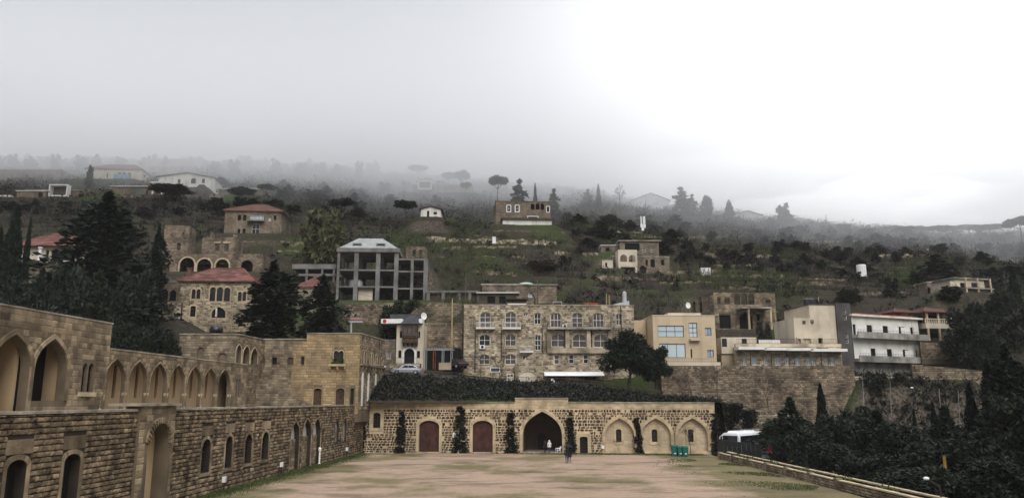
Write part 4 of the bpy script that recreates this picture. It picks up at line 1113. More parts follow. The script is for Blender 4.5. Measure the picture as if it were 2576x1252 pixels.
balcony(ho, HF, HF.u_at(1377), HF.u_at(1538), HF.uv(1450, 824)[1], 1.1, .8, .3, 'stained_concrete', 'iron', .25)
balcony(ho, HF, HF.u_at(1307), HF.u_at(1341), HF.uv(1320, 884)[1], .9, .8, .18, 'white_render', 'white_paint')
for xa in (1380, 1427.5, 1481, 1535):                       # buttress piers between the big windows
    u = HF.u_at(xa); k = MB(); k.fbox(HF, u - .3, u + .3, HF.uv(xa, 884)[1], HF.uv(xa, 826)[1] - .01, .02, .45); k.build('pier', 'hotel_stone', ho)
k = MB(); z = HF.uv(1450, 876)[1]; k.fbox(HF, HF.u_at(1377), HF.u_at(1540), z - .75, z, .03, .5); k.build('terrace_parapet', 'hotel_stone', ho)
for xa, ya, yb2 in ((1195, 828, 936), (1261, 828, 905), (1364.5, 824, 970), (1420, 830, 872), (1489, 830, 872), (1565, 770, 900)):
    k = MB(); k.tube(HF.p(HF.u_at(xa), HF.uv(xa, ya)[1], .1), HF.p(HF.u_at(xa), HF.uv(xa, yb2)[1], .1), .07, None, 6); k.build('downpipe', 'iron', ho)
# outside stair with cream garage front
sf = Frame(HF.o + HF.n * 2.2, HF.yaw); sp2 = [(sf.uv(x, y)) for x, y in ((1297, 975), (1366, 975), (1366, 888), (1347, 888), (1297, 917))]
gar = op(sf, 1306, 1348.6, 933, 968, S); k = MB(); k.slab(sf, sp2, [gar], 2.2); stp = k.build('stair_block', 'hotel_mortar', ho)
stones(stp, sf, [sp2[0], sp2[1], sp2[2], sp2[3], sp2[4]], [grow(gar, .06)], .3, (.36, .62), 'hotel_stone', proud=.04, cap=60, seed=77)
k = MB(); fill(k, sf, gar, -.15); k.build('garage_door', 'cream_render', stp)
k = MB(); a, b = sp2[4], sp2[3]; k.hexa([sf.p(a[0], a[1], -2.2), sf.p(b[0], b[1], -2.2), sf.p(b[0], b[1], .08), sf.p(a[0], a[1], .08)] + [sf.p(a[0], a[1] + .15, -2.2), sf.p(b[0], b[1] + .15, -2.2), sf.p(b[0], b[1] + .15, .08), sf.p(a[0], a[1] + .15, .08)]); k.build('stair_coping', 'coping', stp)
ac_unit(HF, 1213, 872.5, 'white air conditioner under the second-storey window nearest the hotel corner'); ac_unit(HF, 1420, 820.5, 'white air conditioner between top-storey windows of the stone hotel')
# awning over the shop fronts, in sagging white cloth
aw = thing('shop_awning', HF.p(HF.u_at(1440), HF.uv(1440, 944)[1], 1), 'long sagging white cloth awning over the dark shop fronts', 'awning')
k = MB(); u0, u1 = HF.u_at(1367), HF.u_at(1515); za_, zb2 = HF.uv(1440, 934)[1], HF.uv(1440, 943.5)[1]; n = 26
for i in range(n + 1):
    u = u0 + (u1 - u0) * i / n; s = .06 * math.sin(i * 1.9) + .05 * math.sin(i * .7)
    for z, q in ((za_, .05), ((za_ + zb2) / 2 + .12 + s, .9), (zb2 + .12 + s * .5, 1.7), (zb2 - .12, 1.75)): k.v.append(tuple(HF.p(u, z, q)))
for i in range(n):
    for j in range(3): a = i * 4 + j; k.f.append((a, a + 4, a + 5, a + 1))
k.build('cloth', 'white_plastic', aw, True)
for i in range(4):
    u = u0 + .3 + (u1 - u0 - .6) * i / 3; k = MB(); k.tube(HF.p(u, zb2 - .1, 1.65), HF.p(u, hzb - .3, 1.65), .04, None, 6); k.build('pole', 'iron', aw)
def board(F, xa, xb, ya, yb2, n, label, marks, name='sign_board', mat='sign_white', legs=True):
    p = op(F, xa, xb, ya, yb2); u0, u1, z0, z1 = bb(p); o = thing(name, F.p((u0 + u1) / 2, z0, n), label, 'sign')
    k = MB(); k.fbox(F, u0, u1, z0, z1, n - .06, n); k.build('board', mat, o)
    for a, b, c, d in marks:
        k = MB(); k.fbox(F, u0 + (u1 - u0) * a, u0 + (u1 - u0) * b, z0 + (z1 - z0) * c, z0 + (z1 - z0) * d, n, n + .006); k.build('printed_mark', 'sign_ink', o)
    if legs:
        for u in (u0 + .06, u1 - .06): k = MB(); k.fbox(F, u - .04, u + .04, z0 - 1.2, z0, n - .06, n - .01); k.build('leg', 'iron', o)
board(HF, 1383, 1391.5, 953, 971, 2.0, 'white upright board with dark bold marks under the awning', ((.2, .4, .6, .9), (.45, .85, .8, .88), (.5, .6, .55, .78), (.2, .35, .1, .45), (.45, .55, .1, .45), (.65, .8, .1, .45)))
board(HF, 1272.8, 1290, 940.5, 961, 3.4, 'pale notice board with small pictures on the roadside rail', ((.15, .45, .6, .85), (.55, .9, .65, .9), (.12, .4, .3, .45), (.2, .3, .08, .25), (.55, .62, .1, .5), (.75, .85, .1, .5)), mat='cream_render')
board(HF, 1427, 1432, 966, 972, 2.2, 'tiny white notice beside the dark shop opening', (), name='notice', legs=True)
board(HF, 1458, 1463, 972, 978, 2.2, 'tiny white notice in the second shop front', (), name='notice', legs=True)
board(HF, 1233, 1257, 925.5, 937, 3.0, 'empty white frame leaning by the road in front of the hotel', ((.08, .92, .12, .85),), name='leaning_frame')
# roof clutter
def roof_item(name, label, cat, parts, mat):
    x0, x1, y0, y1, nd = parts; p = op(HF, x0, x1, y0, y1); u0, u1, z0, z1 = bb(p); z0 = hzt + .12; return u0, u1, z0, max(z1, z0 + .4)
u0, u1, z0, z1 = roof_item('', '', '', (1279, 1324, 751, 766, 0), ''); sh = thing('roof_shed', HF.p((u0 + u1) / 2, hzt, -2), 'dark wooden shed with overhanging flat lid on the hotel roof', 'shed')
k = MB(); k.fbox(HF, u0, u1, hzt - .2, z1, -4, -1.2); k.build('wall', 'old_wood', sh); k = MB(); k.fbox(HF, u0 - .5, u1 + .3, z1, z1 + .12, -4.4, -.7); k.build('roof', 'iron', sh); k = MB(); k.fbox(HF, u0 - .1, u1 + .1, hzt + .12, hzt + .45, -1.2, -1.1); k.build('white_plinth', 'white_paint', sh)
u0, u1 = HF.u_at(1475), HF.u_at(1510.5); k = MB(); k.fbox(HF, u0, u1, hzt + .1, hzt + .62, -2.6, -1.2); rt = solid('rusty_tank', k, 'rust', 'rusty orange rectangular tank on the hotel roof', 'tank')
u0, u1 = HF.u_at(1549), HF.u_at(1590); k = MB(); k.hexa([HF.p(u0, hzt + .1, -1), HF.p(u1, hzt + .1, -1), HF.p(u1, hzt + .1, -3), HF.p(u0, hzt + .1, -3), HF.p(u0, hzt + .35, -1), HF.p(u1, hzt + .95, -1), HF.p(u1, hzt + .95, -3), HF.p(u0, hzt + .35, -3)])
solid('roof_hatch', k, 'galvanised', 'sloping pale metal hatch at the far end of the hotel roof', 'hatch')
for x, y, lab in ((1533, 735, 'tall double antenna mast on the hotel roof'), (1540, 738, 'thinner antenna mast beside the double one on the hotel roof')):
    k = MB(); u = HF.u_at(x); k.tube(HF.p(u, hzt, -1.5), HF.p(u, HF.uv(x, y)[1], -1.5), .06, None, 6)
    for q in range(4): k.tube(HF.p(u - .3, hzt + .5 + q * .35, -1.5), HF.p(u + .3, hzt + .5 + q * .35, -1.5), .02, None, 4)
    solid('antenna_mast', k, 'pole_yellow', lab, 'antenna')
k = MB(); u = HF.u_at(1581); k.lathe(HF.p(u, hzt + .9, -2), [(.35, 0), (.35, 1.5), (.1, 1.7)], 12); solid('roof_flue', k, 'galvanised', 'pale cylindrical flue standing on the sloping hotel roof hatch', 'flue')
k = MB(); u = HF.u_at(1408); k.fbox(HF, u - .9, u - .85, hzt, hzt + .75, -1, -.9); k.fbox(HF, u + .5, u + .55, hzt, hzt + .75, -1, -.9); k.fbox(HF, u - .9, u + .55, hzt + .7, hzt + .75, -1.6, -.9); solid('roof_table', k, 'galvanised', 'bare metal table frame on the middle of the hotel roof', 'table')
# little dishes
def dish(p, r, label, mat='white_plastic', az=0.0):
    o = thing('satellite_dish', p, label, 'satellite dish'); k = MB(); prof = [(r * t, .25 * r * t * t) for t in (0.01, .4, .7, 1.0)]
    vs = []; n = 14
    for q, h in prof:
        for i in range(n): a = 6.283 * i / n; vs.append(Vector((q * math.cos(a), -h - .05, q * math.sin(a) + r + .4)) )
    vs = [Matrix.Rotation(az, 3, 'Z') @ v + Vector(p) for v in vs]; fs = [(j * n + i, j * n + (i + 1) % n, (j + 1) * n + (i + 1) % n, (j + 1) * n + i) for j in range(3) for i in range(n)]
    k.add(vs, fs); k.build('reflector', mat, o, True); k = MB(); k.tube(Vector(p), Vector(p) + Vector((0, 0, r + .4)), .03, None, 5); k.build('mount', 'iron', o)
    k = MB(); c = Matrix.Rotation(az, 3, 'Z') @ Vector((0, -r, r + .4)) + Vector(p); k.tube(Vector(p) + Vector((0, 0, .4)), c, .015, None, 4); k.build('feed_arm', 'iron', o)

# ------------------------------------------------------------------ beige modern house
bh_, BF, BW, bzb, bzt = house('modern_house', 'plain beige modern house with large black-framed glass windows', 'building', 1645.6, 1803, 794, 915, 121.6, 11, 'beige_render',
    [(1657.6, 1723, 818.4, 847, R_, G, 3, 2, 'sky_reflect_glass'), (1659, 1725.5, 863.6, 898.8, R_, G, 3, 1, 'sky_reflect_glass'), (1736, 1757.4, 811.3, 848.3, R_, G, 2, 3, 'sky_reflect_glass'), (1777, 1793, 824, 844, R_, G, 2, 1, 'blue_glass'), (1780.3, 1796, 879.7, 898, R_, G, 2, 1, 'blue_glass'), (1738, 1742, 877, 899.3, R_, 'dark')], yaw=3.0, roof=None, frame='iron', ext=1)
k = MB(); k.fbox(BF, -.06, BW + .06, bzt, bzt + .12, -11.05, .06); k.build('roof', 'cream_render', bh_)
u0, u1 = BF.u_at(1691), BF.u_at(1775); k = MB(); k.fbox(BF, u0, u1, bzt + .1, BF.uv(1720, 784)[1], -6, -1.5); k.build('stair_head', 'cream_render', bh_)
k = MB(); k.fbox(BF, BF.u_at(1736), BF.u_at(1762), BF.uv(1745, 857)[1], BF.uv(1745, 851.5)[1], 0, .7); k.build('ledge', 'beige_render', bh_)
mb = MB(); sd = Frame(BF.o, BF.yaw + math.radians(62)); mb.fbox(Frame(BF.p(-4.3, 0, -4.5)), 0, 4.2, bzb - 1, bzt - .3, -7, 0); mb.build('side_wing', 'beige_render', bh_)
k = MB(); k.fbox(BF, BF.u_at(1672), BW + .2, bzb - .7, bzb + .25, 1.0, 1.15); k.build('garden_parapet', 'cream_render', bh_)
rail(bh_, BF, BF.u_at(1672), BW + .2, bzb + .25, .55, 1.08, 'iron', .35)
dish(BF.p(BF.u_at(1744), bzt + 1.0, -2), .5, 'satellite dish on the stair head of the beige modern house', az=.5)

# ------------------------------------------------------------------ restaurant on the retaining wall
wl = [(a, b, 899, 918.5, R_, G, 2, 1, 'blue_glass') for a, b in ((1869.7, 1877.8), (1891, 1903), (1923, 1930.5), (1950, 1963), (1976, 1986), (2001, 2011.5), (2027, 2039), (2044, 2052), (2076, 2082), (2089, 2099.5))]
re_, RF, RW, rzb, rzt = house('terrace_restaurant', 'low stone restaurant with white slab canopy on top of the retaining wall', 'building', 1853.6, 2118, 872, 921, 123, 9, 'hotel_mortar', wl, yaw=1.5, roof=None, ext=.5, st=(.3, (.4, .8), 'hotel_stone', .04, 180))
for a, b, dz in ((1850, 1920, .15), (1915, 1975, .05), (1970, 2035, .0), (2030, 2120, -.12)):
    k = MB(); z = rzt - .7 + dz; k.fbox(RF, RF.u_at(a), RF.u_at(b), z, z + .42, -.3, 1.9); k.build('canopy_slab', 'white_paint', re_)
k = MB(); k.fbox(RF, -.05, RW + .05, rzt, rzt + .5, -.5, .05); k.build('parapet', 'hotel_stone', re_)
for x in (1879, 1931, 1975, 2054.5): k = MB(); u = RF.u_at(x); k.tube(RF.p(u, rzb, 1.7), RF.p(u, rzt - .6, 1.7), .06, None, 6); k.build('canopy_post', 'iron', re_)
rail(re_, RF, -1.5, RW, rzb - .1, .9, 1.9, 'iron', .3)
rail(re_, RF, .3, RW - .5, rzt + .5, .75, -.3, 'iron', .25)
k = MB(); k.fbox(RF, RF.u_at(1914), RF.u_at(1968), rzt + .5, rzt + 1.15, -.5, -.42); k.build('white_screen', 'white_paint', re_)
u0, u1 = RF.u_at(1822), RF.u_at(1912); k = MB(); k.fbox(RF, u0, u1, rzt - 1, rzt + 1.6, -5, -1.2); k.build('roof_room', 'cream_render', re_)
for x in (1830, 1881): u = RF.u_at(x); k = MB(); k.fbox(RF, u - .4, u + .4, rzt + .1, rzt + 1.4, -1.21, -1.18); k.build('room_window', 'dark_glass', re_)
k = MB(); k.fbox(RF, RF.u_at(1822), -.02, rzb - .5, rzt - .2, -6, -1.5); k.build('side_wing', 'retain_stone', re_)

# ------------------------------------------------------------------ tower, dark stair shaft and white apartment block
ap = thing('apartment_block', at(2200, 945, 122), 'white apartment block with long stained balconies and a dark stair shaft', 'building')
TF = Frame(at(2042, 860, 124.5), math.radians(6)); wT = TF.u_at(2111); zT2 = TF.uv(2075, 767)[1]; zL2 = TF.uv(2075, 925)[1]
k = MB(); k.fbox(TF, 0, wT, zL2 - 2, zT2, -9, 0); k.build('tower', 'tower_render', ap)
k = MB(); k.fbox(TF, -.1, wT + .1, zT2, zT2 + .15, -9.1, .1); k.build('tower_cap', 'dark_render', ap)
zw = TF.uv(2020, 800)[1]; k = MB(); k.fbox(TF, TF.u_at(2001), -.02, zL2 - 2, zw, -7, .25); k.build('low_wing', 'tower_render', ap)
for xa, xb, ya, yb2 in ((2023, 2031, 806, 815), (2043.5, 2052, 804, 813)):
    p = op(TF, xa, xb, ya, yb2); k = MB(); u0, u1, z0, z1 = bb(p)
    for q in range(3): zz = z0 + (z1 - z0) * q / 3; k.fbox(TF, u0, u1, zz, zz + (z1 - z0) * .22, .26, .29)
    k.build('vent', 'void_black', ap)
k = MB(); a0 = TF.uv(2001, 848); a1 = TF.uv(2085, 839); fr = Frame(TF.o + TF.n * .6, TF.yaw); k.slab(fr, [(a0[0], zL2), (a1[0], zL2), (a1[0], a1[1]), (a0[0], a0[1])], [op(fr, 2010, 2018, 851, 868, 'round'), op(fr, 2025, 2043, 851, 863), op(fr, 2062, 2073, 849.5, 863)], .6); k.build('porch_front', 'cream_render', ap)
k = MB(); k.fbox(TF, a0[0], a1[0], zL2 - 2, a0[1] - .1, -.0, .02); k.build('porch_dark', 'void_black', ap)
sx = TF.p(wT, 0); SF = Frame((sx.x + .02, sx.y - .3), math.radians(14)); wS2 = SF.u_at(2150); zS = SF.uv(2130, 762)[1]; sw = [op(SF, 2131, 2139, y, y + 11) for y in (778, 793, 838, 851)]
k = MB(); k.slab(SF, [(0, 2), (wS2, 2), (wS2, zS), (0, zS)], sw, .35); k.fbox(SF, 0, wS2, zS - .3, zS - .02, -6, -.3); k.build('stair_shaft', 'dark_render', ap)
for p in sw: window(ap, SF, p, 1, 2, 'white_paint', 'dark_glass', .12, .05)
WFr = Frame(SF.p(wS2, 0, -.1), math.radians(24)); wW = WFr.u_at(2318); zWt = WFr.uv(2235, 800)[1]
zs1, zs2, zb1 = WFr.uv(2235, 846)[1], WFr.uv(2235, 904)[1], WFr.uv(2235, 952)[1]
w1 = [op(WFr, a, b, 826, 847.5) for a, b in ((2151, 2159), (2187, 2200.5), (2227.7, 2240.6), (2268, 2282), (2297, 2306))]
w2 = [op(WFr, a, b, 880, 905) for a, b in ((2192, 2204), (2233, 2245.4), (2272.6, 2287.5), (2302, 2308))]
for grp, zr in ((w1, zs1), (w2, zs2)):
    for i, p in enumerate(grp): u0, u1, z0, z1 = bb(p); grp[i] = outline(u0, u1, zr + .02, zr + 1.75)
k = MB(); k.slab(WFr, [(0, zs2 - .1), (wW, zs2 - .1), (wW, zWt), (0, zWt)], w1 + w2, .3); k.fbox(WFr, wW - .3, wW - .01, zs2 - .1, zWt - .01, -9, -.3); k.build('white_front', 'white_render', ap)
k = MB(); k.fbox(WFr, .2, wW - .6, zb1 - 3, zs2 - .12, -8, -.4); k.build('base_wall', 'stained_concrete', ap)
for p in w1 + w2:
    window(ap, WFr, p, 2, 1, 'iron', 'dark_glass', .14, .08)
    u0, u1, z0, z1 = bb(p)
    if u0 < 2.4: continue
    k = MB(); k.fbox(WFr, u0 - 2.3, u0 - .15, z0 + .1, z1 - .1, .0, .05); k.build('shutter_panel', 'white_paint', ap)
for zr in (zs1, zs2):
    k = MB(); k.fbox(WFr, -.2, wW + .7, zr - .55, zr, .02, 1.3); bo = k.build('balcony', 'stained_concrete', ap); k = MB(); k.fbox(WFr, -.2, wW + .7, zr, zr + .45, 1.15, 1.3); k.build('balcony_upstand', 'stained_concrete', bo); rail(bo, WFr, 0, wW + .5, zr + .45, .35, 1.22, 'iron', .6)
k = MB(); k.fbox(WFr, -.3, wW + .6, zWt, zWt + .3, -9, .6); k.build('roof', 'white_render', ap)
k = MB(); k.fbox(WFr, 0, wW * .9, zWt + .3, zWt + .5, -8, .4); k.build('roof_gravel_edge', 'rust', ap)
for u in (.05, wW - 1.5): k = MB(); k.tube(WFr.p(u, zs2, .1), WFr.p(u, zWt, .1), .06, None, 6); k.build('downpipe', 'white_paint', ap)
for i, x in enumerate((2052, 2064)):
    k = MB(); k.lathe(TF.p(TF.u_at(x), zT2 + .15, -1.5), [(.55, 0), (.58, .5), (.55, .95), (.2, 1.1)], 12); solid('roof_tank', k, 'tank_black', 'squat black water tank on the beige tower roof, ' + ('farther from the dish' if i == 0 else 'next to the dish'), 'tank', 'tower roof tanks')
dish(TF.p(TF.u_at(2076), zT2 + .1, -1), .5, 'upright white satellite dish on the beige tower roof', az=1.2)

# ------------------------------------------------------------------ ruined mansion behind
rm_ = house('ruined_mansion', 'roofless brown stone mansion with triple arched window and porch on the slope', 'building', 1799, 1960, 736, 832, 142, 12, 'retain_mortar',
    [(1855.5, 1870, 739, 765, 'round', O), (1873, 1888, 739, 765, 'round', O), (1891, 1906, 739, 765, 'round', O), (1866, 1898, 786, 826, 'point', 'dark'), (1815, 1843, 792, 825, R_, 'dark'), (1830.6, 1843, 750, 761.5, R_, O), (1935, 1946.7, 754, 761.5, R_, O), (1812, 1820, 749, 764, R_, O), (1910, 1918, 790, 806, R_, 'dark')], yaw=4, roof=None, st=(.34, (.4, .8), 'grey_stone', .05, 240), hollow=True)
h, F, W, zb_, zt_ = rm_
k = MB(); k.fbox(F, F.u_at(1859), F.u_at(1933), F.uv(1890, 780)[1], F.uv(1890, 776)[1], 0, 3); k.build('porch_roof', 'stained_concrete', h)
for x in (1876, 1931): k = MB(); u = F.u_at(x); k.lathe(F.p(u, zb_ - .5, 2.7), [(.28, 0), (.22, .3), (.2, F.uv(1890, 780)[1] - zb_ + .2), (.32, F.uv(1890, 780)[1] - zb_ + .5)], 10); k.build('porch_column', 'pale_trim', h)
sdf = Frame(F.p(-9.2, 0, -8.5), math.radians(-42)); 
mb = MB(); F2 = Frame(F.p(0, 0), F.yaw + math.radians(138)); 
L2 = Frame(at(1741, 800, 150)); d_ = F.p(0, 0) - L2.o; L2 = Frame(L2.o, math.atan2(d_.y, d_.x)); Wl = math.hypot(d_.x, d_.y)
k = MB(); k.slab(L2, [(0, zb_ - 2), (Wl, zb_ - 2), (Wl, zt_), (0, zt_ - .4)], [op(L2, 1749, 1756, 759, 783), op(L2, 1766, 1773, 759, 783), op(L2, 1766, 1770, 746, 752, 'oct')], .5); sw_ = k.build('side_wall', 'retain_mortar', h)
stones(sw_, L2, [(0, zb_ - 1), (Wl, zb_ - 1), (Wl, zt_ - .4), (0, zt_ - .4)], [op(L2, 1749, 1756, 759, 783), op(L2, 1766, 1773, 759, 783), op(L2, 1766, 1770, 746, 752, 'oct')], .34, (.4, .8), 'grey_stone', proud=.05, cap=0, seed=5)

# ------------------------------------------------------------------ porch house on the right
h, F, W, zb_, zt_ = house('porch_house', 'small stone house with columned upper porch and red tiled eaves', 'building', 2296, 2382, 790, 856, 133, 7, 'far_stone', [(2337, 2368, 836, 850, R_, 'dark'), (2318, 2332, 795, 812, R_, 'dark'), (2345, 2372, 793, 814, R_, 'dark')], yaw=12, roof=None)
k = MB(); z1 = F.uv(2340, 816)[1]; k.fbox(F, F.u_at(2312), F.u_at(2382), z1 - .9, z1, 0, 2.4); k.build('porch_floor', 'cream_render', h)
for i in range(14): u = F.u_at(2313) + (F.u_at(2381) - F.u_at(2313)) * i / 13; k = MB(); k.lathe(F.p(u, z1, 2.3), [(.09, 0), (.13, .2), (.07, .45), (.11, .65)], 8); k.build('baluster', 'cream_render', h)
k = MB(); k.fbox(F, F.u_at(2312), F.u_at(2382), z1 + .65, z1 + .78, 2.15, 2.42); k.build('handrail', 'cream_render', h)
z2 = F.uv(2340, 789)[1]
for x in (2318, 2346, 2378): k = MB(); u = F.u_at(x); k.fbox(F, u - .14, u + .14, z1 - 3, z2, 2.1, 2.38); k.build('column', 'pale_trim', h)
tiled_hip(h, F, F.u_at(2312), F.u_at(2384), 6, z2, 1.1, .5, None, 'old_tile', 5, n0=2.4)
tiled_hip(h, F, F.u_at(2256), F.u_at(2312), 5, z2 + .1, .9, .3, None, 'old_tile', 4, name='side_roof', n0=.5)
k = MB(); k.fbox(F, F.u_at(2258), F.u_at(2312), zb_ - 2, z2 + .05, -5, -.2); k.build('side_wing', 'far_stone', h)

PADS.append((WFr.p(0, 0).x - 1, WFr.p(wW, 0).x + 1.2, 120, 131.5, zb1 - .3))
# ------------------------------------------------------------------ little house with the wooden bay
h, F, W, zb_, zt_ = house('bay_house', 'small cream house with dark carved wooden bay and arched door by the road', 'building', 995, 1065, 816, 930, 121, 7, 'cream_render', [(1004, 1010, 831.5, 849.5, R_, 'dark'), (1050.5, 1055.5, 833, 849.5, R_, 'dark'), (1016.5, 1042.3, 876, 914, 'round', 'dark'), (1001.5, 1009.5, 881, 900, R_, 'dark'), (1048.3, 1056.3, 882, 900, R_, 'dark')], yaw=-2, roof=None, ext=2)
surround(h, F, op(F, 1016.5, 1042.3, 876, 914, 'round'), .3, 'white_paint', .08, open_base=True, name='arch_ring')
bay = op(F, 1013.3, 1050, 820, 862); u0, u1, z0, z1 = bb(bay); k = MB(); k.fbox(F, u0, u1, z0, z1, -.1, 1.0); by = k.build('wooden_bay', 'old_wood', h)
for i in range(3):
    a = u0 + (u1 - u0) * (.1 + .28 * i); p = outline(a, a + (u1 - u0) * .22, z0 + (z1 - z0) * .42, z1 - .25, 'round'); k = MB(); k.slab(F, p, [], .04, n=1.045); k.build('bay_pane', 'brown_glass', by); k = MB(); ring(k, F, p, .0, .08, .99, 1.08); k.build('bay_frame', 'old_wood', by)
k = MB(); k.fbox(F, u0 - .08, u1 + .08, z0 + .75, z0 + .9, -.1, 1.12); k.fbox(F, u0 - .08, u1 + .08, z0 - .1, z0 + .05, -.1, 1.12); k.build('bay_moulding', 'old_wood', by)
for i in range(4): a = u0 + .1 + (u1 - u0 - .2) * i / 3; k = MB(); k.fbox(F, a - .08, a + .08, z0 - .5, z0 - .1, 0, .7); k.build('bay_bracket', 'old_wood', by)
zr = F.uv(1030, 816)[1]
k = MB(); ra, rb = F.u_at(974), F.u_at(1055); zz1 = F.uv(1020, 786)[1]
k.hexa([F.p(ra, zr - .2, -1.5), F.p(rb, zr - .2, -1.5), F.p(rb, zr - .2, -6), F.p(ra, zr - .2, -6), F.p(ra - .2, zz1, -2.2), F.p(rb + .1, zz1, -2.2), F.p(rb + .1, zz1, -6), F.p(ra - .2, zz1, -6)]); k.build('slate_roof', 'slate', h)
k = MB(); c = F.p((u0 + u1) / 2, F.uv(1030, 801)[1], -1.4); e = [F.p(u0 - .4, zr, 1.3), F.p(u1 + .5, zr, 1.3), F.p(u1 + .5, zr, -1.5), F.p(u0 - .4, zr, -1.5)]
t_ = [F.p(u0 + .8, zr + 1.5, -.6), F.p(u1 - .6, zr + 1.5, -.6), F.p(u1 - .6, zr + 1.5, -1.5), F.p(u0 + .8, zr + 1.5, -1.5)]; k.hexa(e + t_); k.build('bay_roof', 'slate', h)
for a, b in ((F.u_at(958), u0 - .1), (u1 + .2, F.u_at(1062))): k = MB(); k.fbox(F, a, b, zr + .15, zr + .85, -1.5, .7); k.build('fascia', 'white_paint', h)
k = MB(); uu = F.u_at(967); k.tube(F.p(uu, zr + .5, .7), F.p(uu, zr + .5, .73), .3, .3, 16); k.build('round_emblem', 'red_paint', h)
rail(h, F, F.u_at(993), F.u_at(1057), F.uv(1020, 914)[1], .85, 1.1, 'iron', .22)
k = MB(); k.fbox(F, F.u_at(985), F.u_at(1060), zb_ - 2, F.uv(1020, 914.5)[1], .01, 1.3); pb = k.build('plinth', 'retain_mortar', h)
stones(pb, Frame(F.o + F.n * 1.3, F.yaw), [(F.u_at(985), zb_), (F.u_at(1060), zb_), (F.u_at(1060), F.uv(1020, 914.5)[1]), (F.u_at(985), F.uv(1020, 914.5)[1])], [], .3, (.35, .7), 'hotel_stone', proud=.05, cap=40, seed=61)
h2, F2, W2, zb2_, zt2_ = house('stone_annex', 'low rough stone annex with one white window beside the bay house', 'building', 966, 994.5, 857, 930, 121.6, 5, 'far_stone', [(972.6, 983, 884, 902, R_, G, 2, 1, 'brown_glass')], roof=('flat', .1, 'stained_concrete'), ext=2)
# pergola
PGF = Frame(at(1066, 915, 120)); pg = thing('pergola', PGF.p(2, PGF.uv(1090, 916)[1]), 'rusty timber pergola in front of the dark undercroft beside the bay house', 'pergola')
up = PGF.u_at(1136); z0 = PGF.uv(1100, 920)[1]; z1 = PGF.uv(1100, 876)[1]
for i in range(4):
    for nn in (0, -3): k = MB(); u = .1 + (up - .2) * i / 3; k.tube(PGF.p(u, z0 - .5, nn), PGF.p(u, z1, nn), .06, None, 6); k.build('post', 'rust' if i == 1 else 'galvanised', pg)
for i in range(9): k = MB(); u = up * i / 8; k.fbox(PGF, u - .04, u + .04, z1 + .02, z1 + .12, -3.3, .3); k.build('rafter', 'wood_pole', pg)
for nn in (0, -3): k = MB(); k.fbox(PGF, -.2, up + .2, z1 - .1, z1 + .02, nn - .05, nn + .05); k.build('beam', 'galvanised', pg)
k = MB(); k.fbox(PGF, -.3, up + 1.2, z0 - 1, z1 + .3, -3.6, -3.4); k.build('back_wall', 'void_black', pg)  # wall painted black in place of the undercroft's shade
k = MB(); k.fbox(PGF, PGF.u_at(1105), up, z0 - .6, z0 + .5, .2, .6); k.build('planter', 'retain_stone', pg)
# masonry terrace wall behind it
def rubble_wall(xa, xb, ya, yb2, Y, label, mat='retain_stone', cap=120, yaw=0, th=.6, ch=.32, ln=(.35, .75), name='retaining_wall', slope=0.0, proud=.06, group=None, mort='retain_mortar', jit=.22):
    F = Frame(at(xa, yb2, Y), math.radians(yaw)); W = F.u_at(xb); zt_ = F.uv(xa, ya)[1]; zb_ = F.uv((xa + xb) / 2, yb2)[1]; zt2 = F.uv(xb, ya + slope)[1]
    o = thing(name, F.p(W / 2, zb_), label, 'wall', group); pol = [(0, zb_ - 1), (W, zb_ - 1), (W, zt2), (0, zt_)]
    k = MB(); k.slab(F, pol, [], th); m_ = k.build('masonry', mort, o); stones(m_, F, [(0, zb_ - .2), (W, zb_ - .2), (W, zt2), (0, zt_)], [], ch, ln, mat, proud=proud, cap=cap, seed=int(xa + ya), jit=jit)
    KEEP_OUT.append((F.o.x, F.o.x + W, F.o.y - 2.5, F.o.y + .6))
    return o, F, W, zt_
rubble_wall(1060, 1163, 812, 880, 124.5, 'stone terrace wall between the bay house and the hotel', cap=140)
rubble_wall(860, 1160, 762, 815, 135, 'rough terrace wall below the concrete frame building', cap=0)
o_, RTF, RTW, RTz = rubble_wall(1668, 2146, 919, 1075, 120.4, 'high stone retaining wall under the beige house and restaurant', cap=300, th=1.0, ch=.27, ln=(.28, .7), jit=.3)
rubble_wall(2146, 2312, 946, 968, 122.6, 'yellowish low masonry strip under the white apartment block', 'hotel_stone', cap=60)
rubble_wall(2318, 2460, 858, 900, 129.5, 'mossy terrace wall below the porch house', cap=60, slope=14)
rubble_wall(2300, 2480, 915, 985, 122, 'dark crumbling terrace wall at the foot of the porch house slope', 'grey_stone', cap=120, slope=18)
rubble_wall(270, 445, 760, 800, 124, 'pale garden wall between the big cedar and the red-roofed house', 'hotel_stone', cap=60)

# ------------------------------------------------------------------ red roofed stone house
tr = [(468.8, 479, 727, 751, 'round'), (481.5, 491.5, 727, 751, 'round'), (515.5, 530, 721.6, 757.4, 'round'), (533.5, 549, 721.6, 757.4, 'round'), (552, 567.6, 723, 757.4, 'round'), (587.5, 597, 733, 757, 'round'), (599.7, 609, 733, 757, 'round'), (469, 483, 769, 796, S)]
h, F, W, zb_, zt_ = house('red_roofed_house', 'two-storey stone house with red tiled hip roof and triple arched window', 'house', 444.6, 621, 708, 838, 128, 11, 'hotel_mortar', [q + (G, 2, 3, 'dark_glass') for q in tr] + [(523.7, 559.4, 771, 799, 'point', 'dark')], yaw=3, roof=('hip', 3.1, .55, 3.2), st=(.3, (.4, .75), 'hotel_stone', .055, 300), surr=(.14, 'pale_trim'), frame='iron', ext=2)
k = MB(); u = .6; k.fbox(F, u - .3, u + .35, zt_ - .2, zt_ + 2.4, -2, -1.4); k.fbox(F, u - .38, u + .43, zt_ + 2.4, zt_ + 2.55, -2.08, -1.32); k.build('chimney', 'old_tile', h)
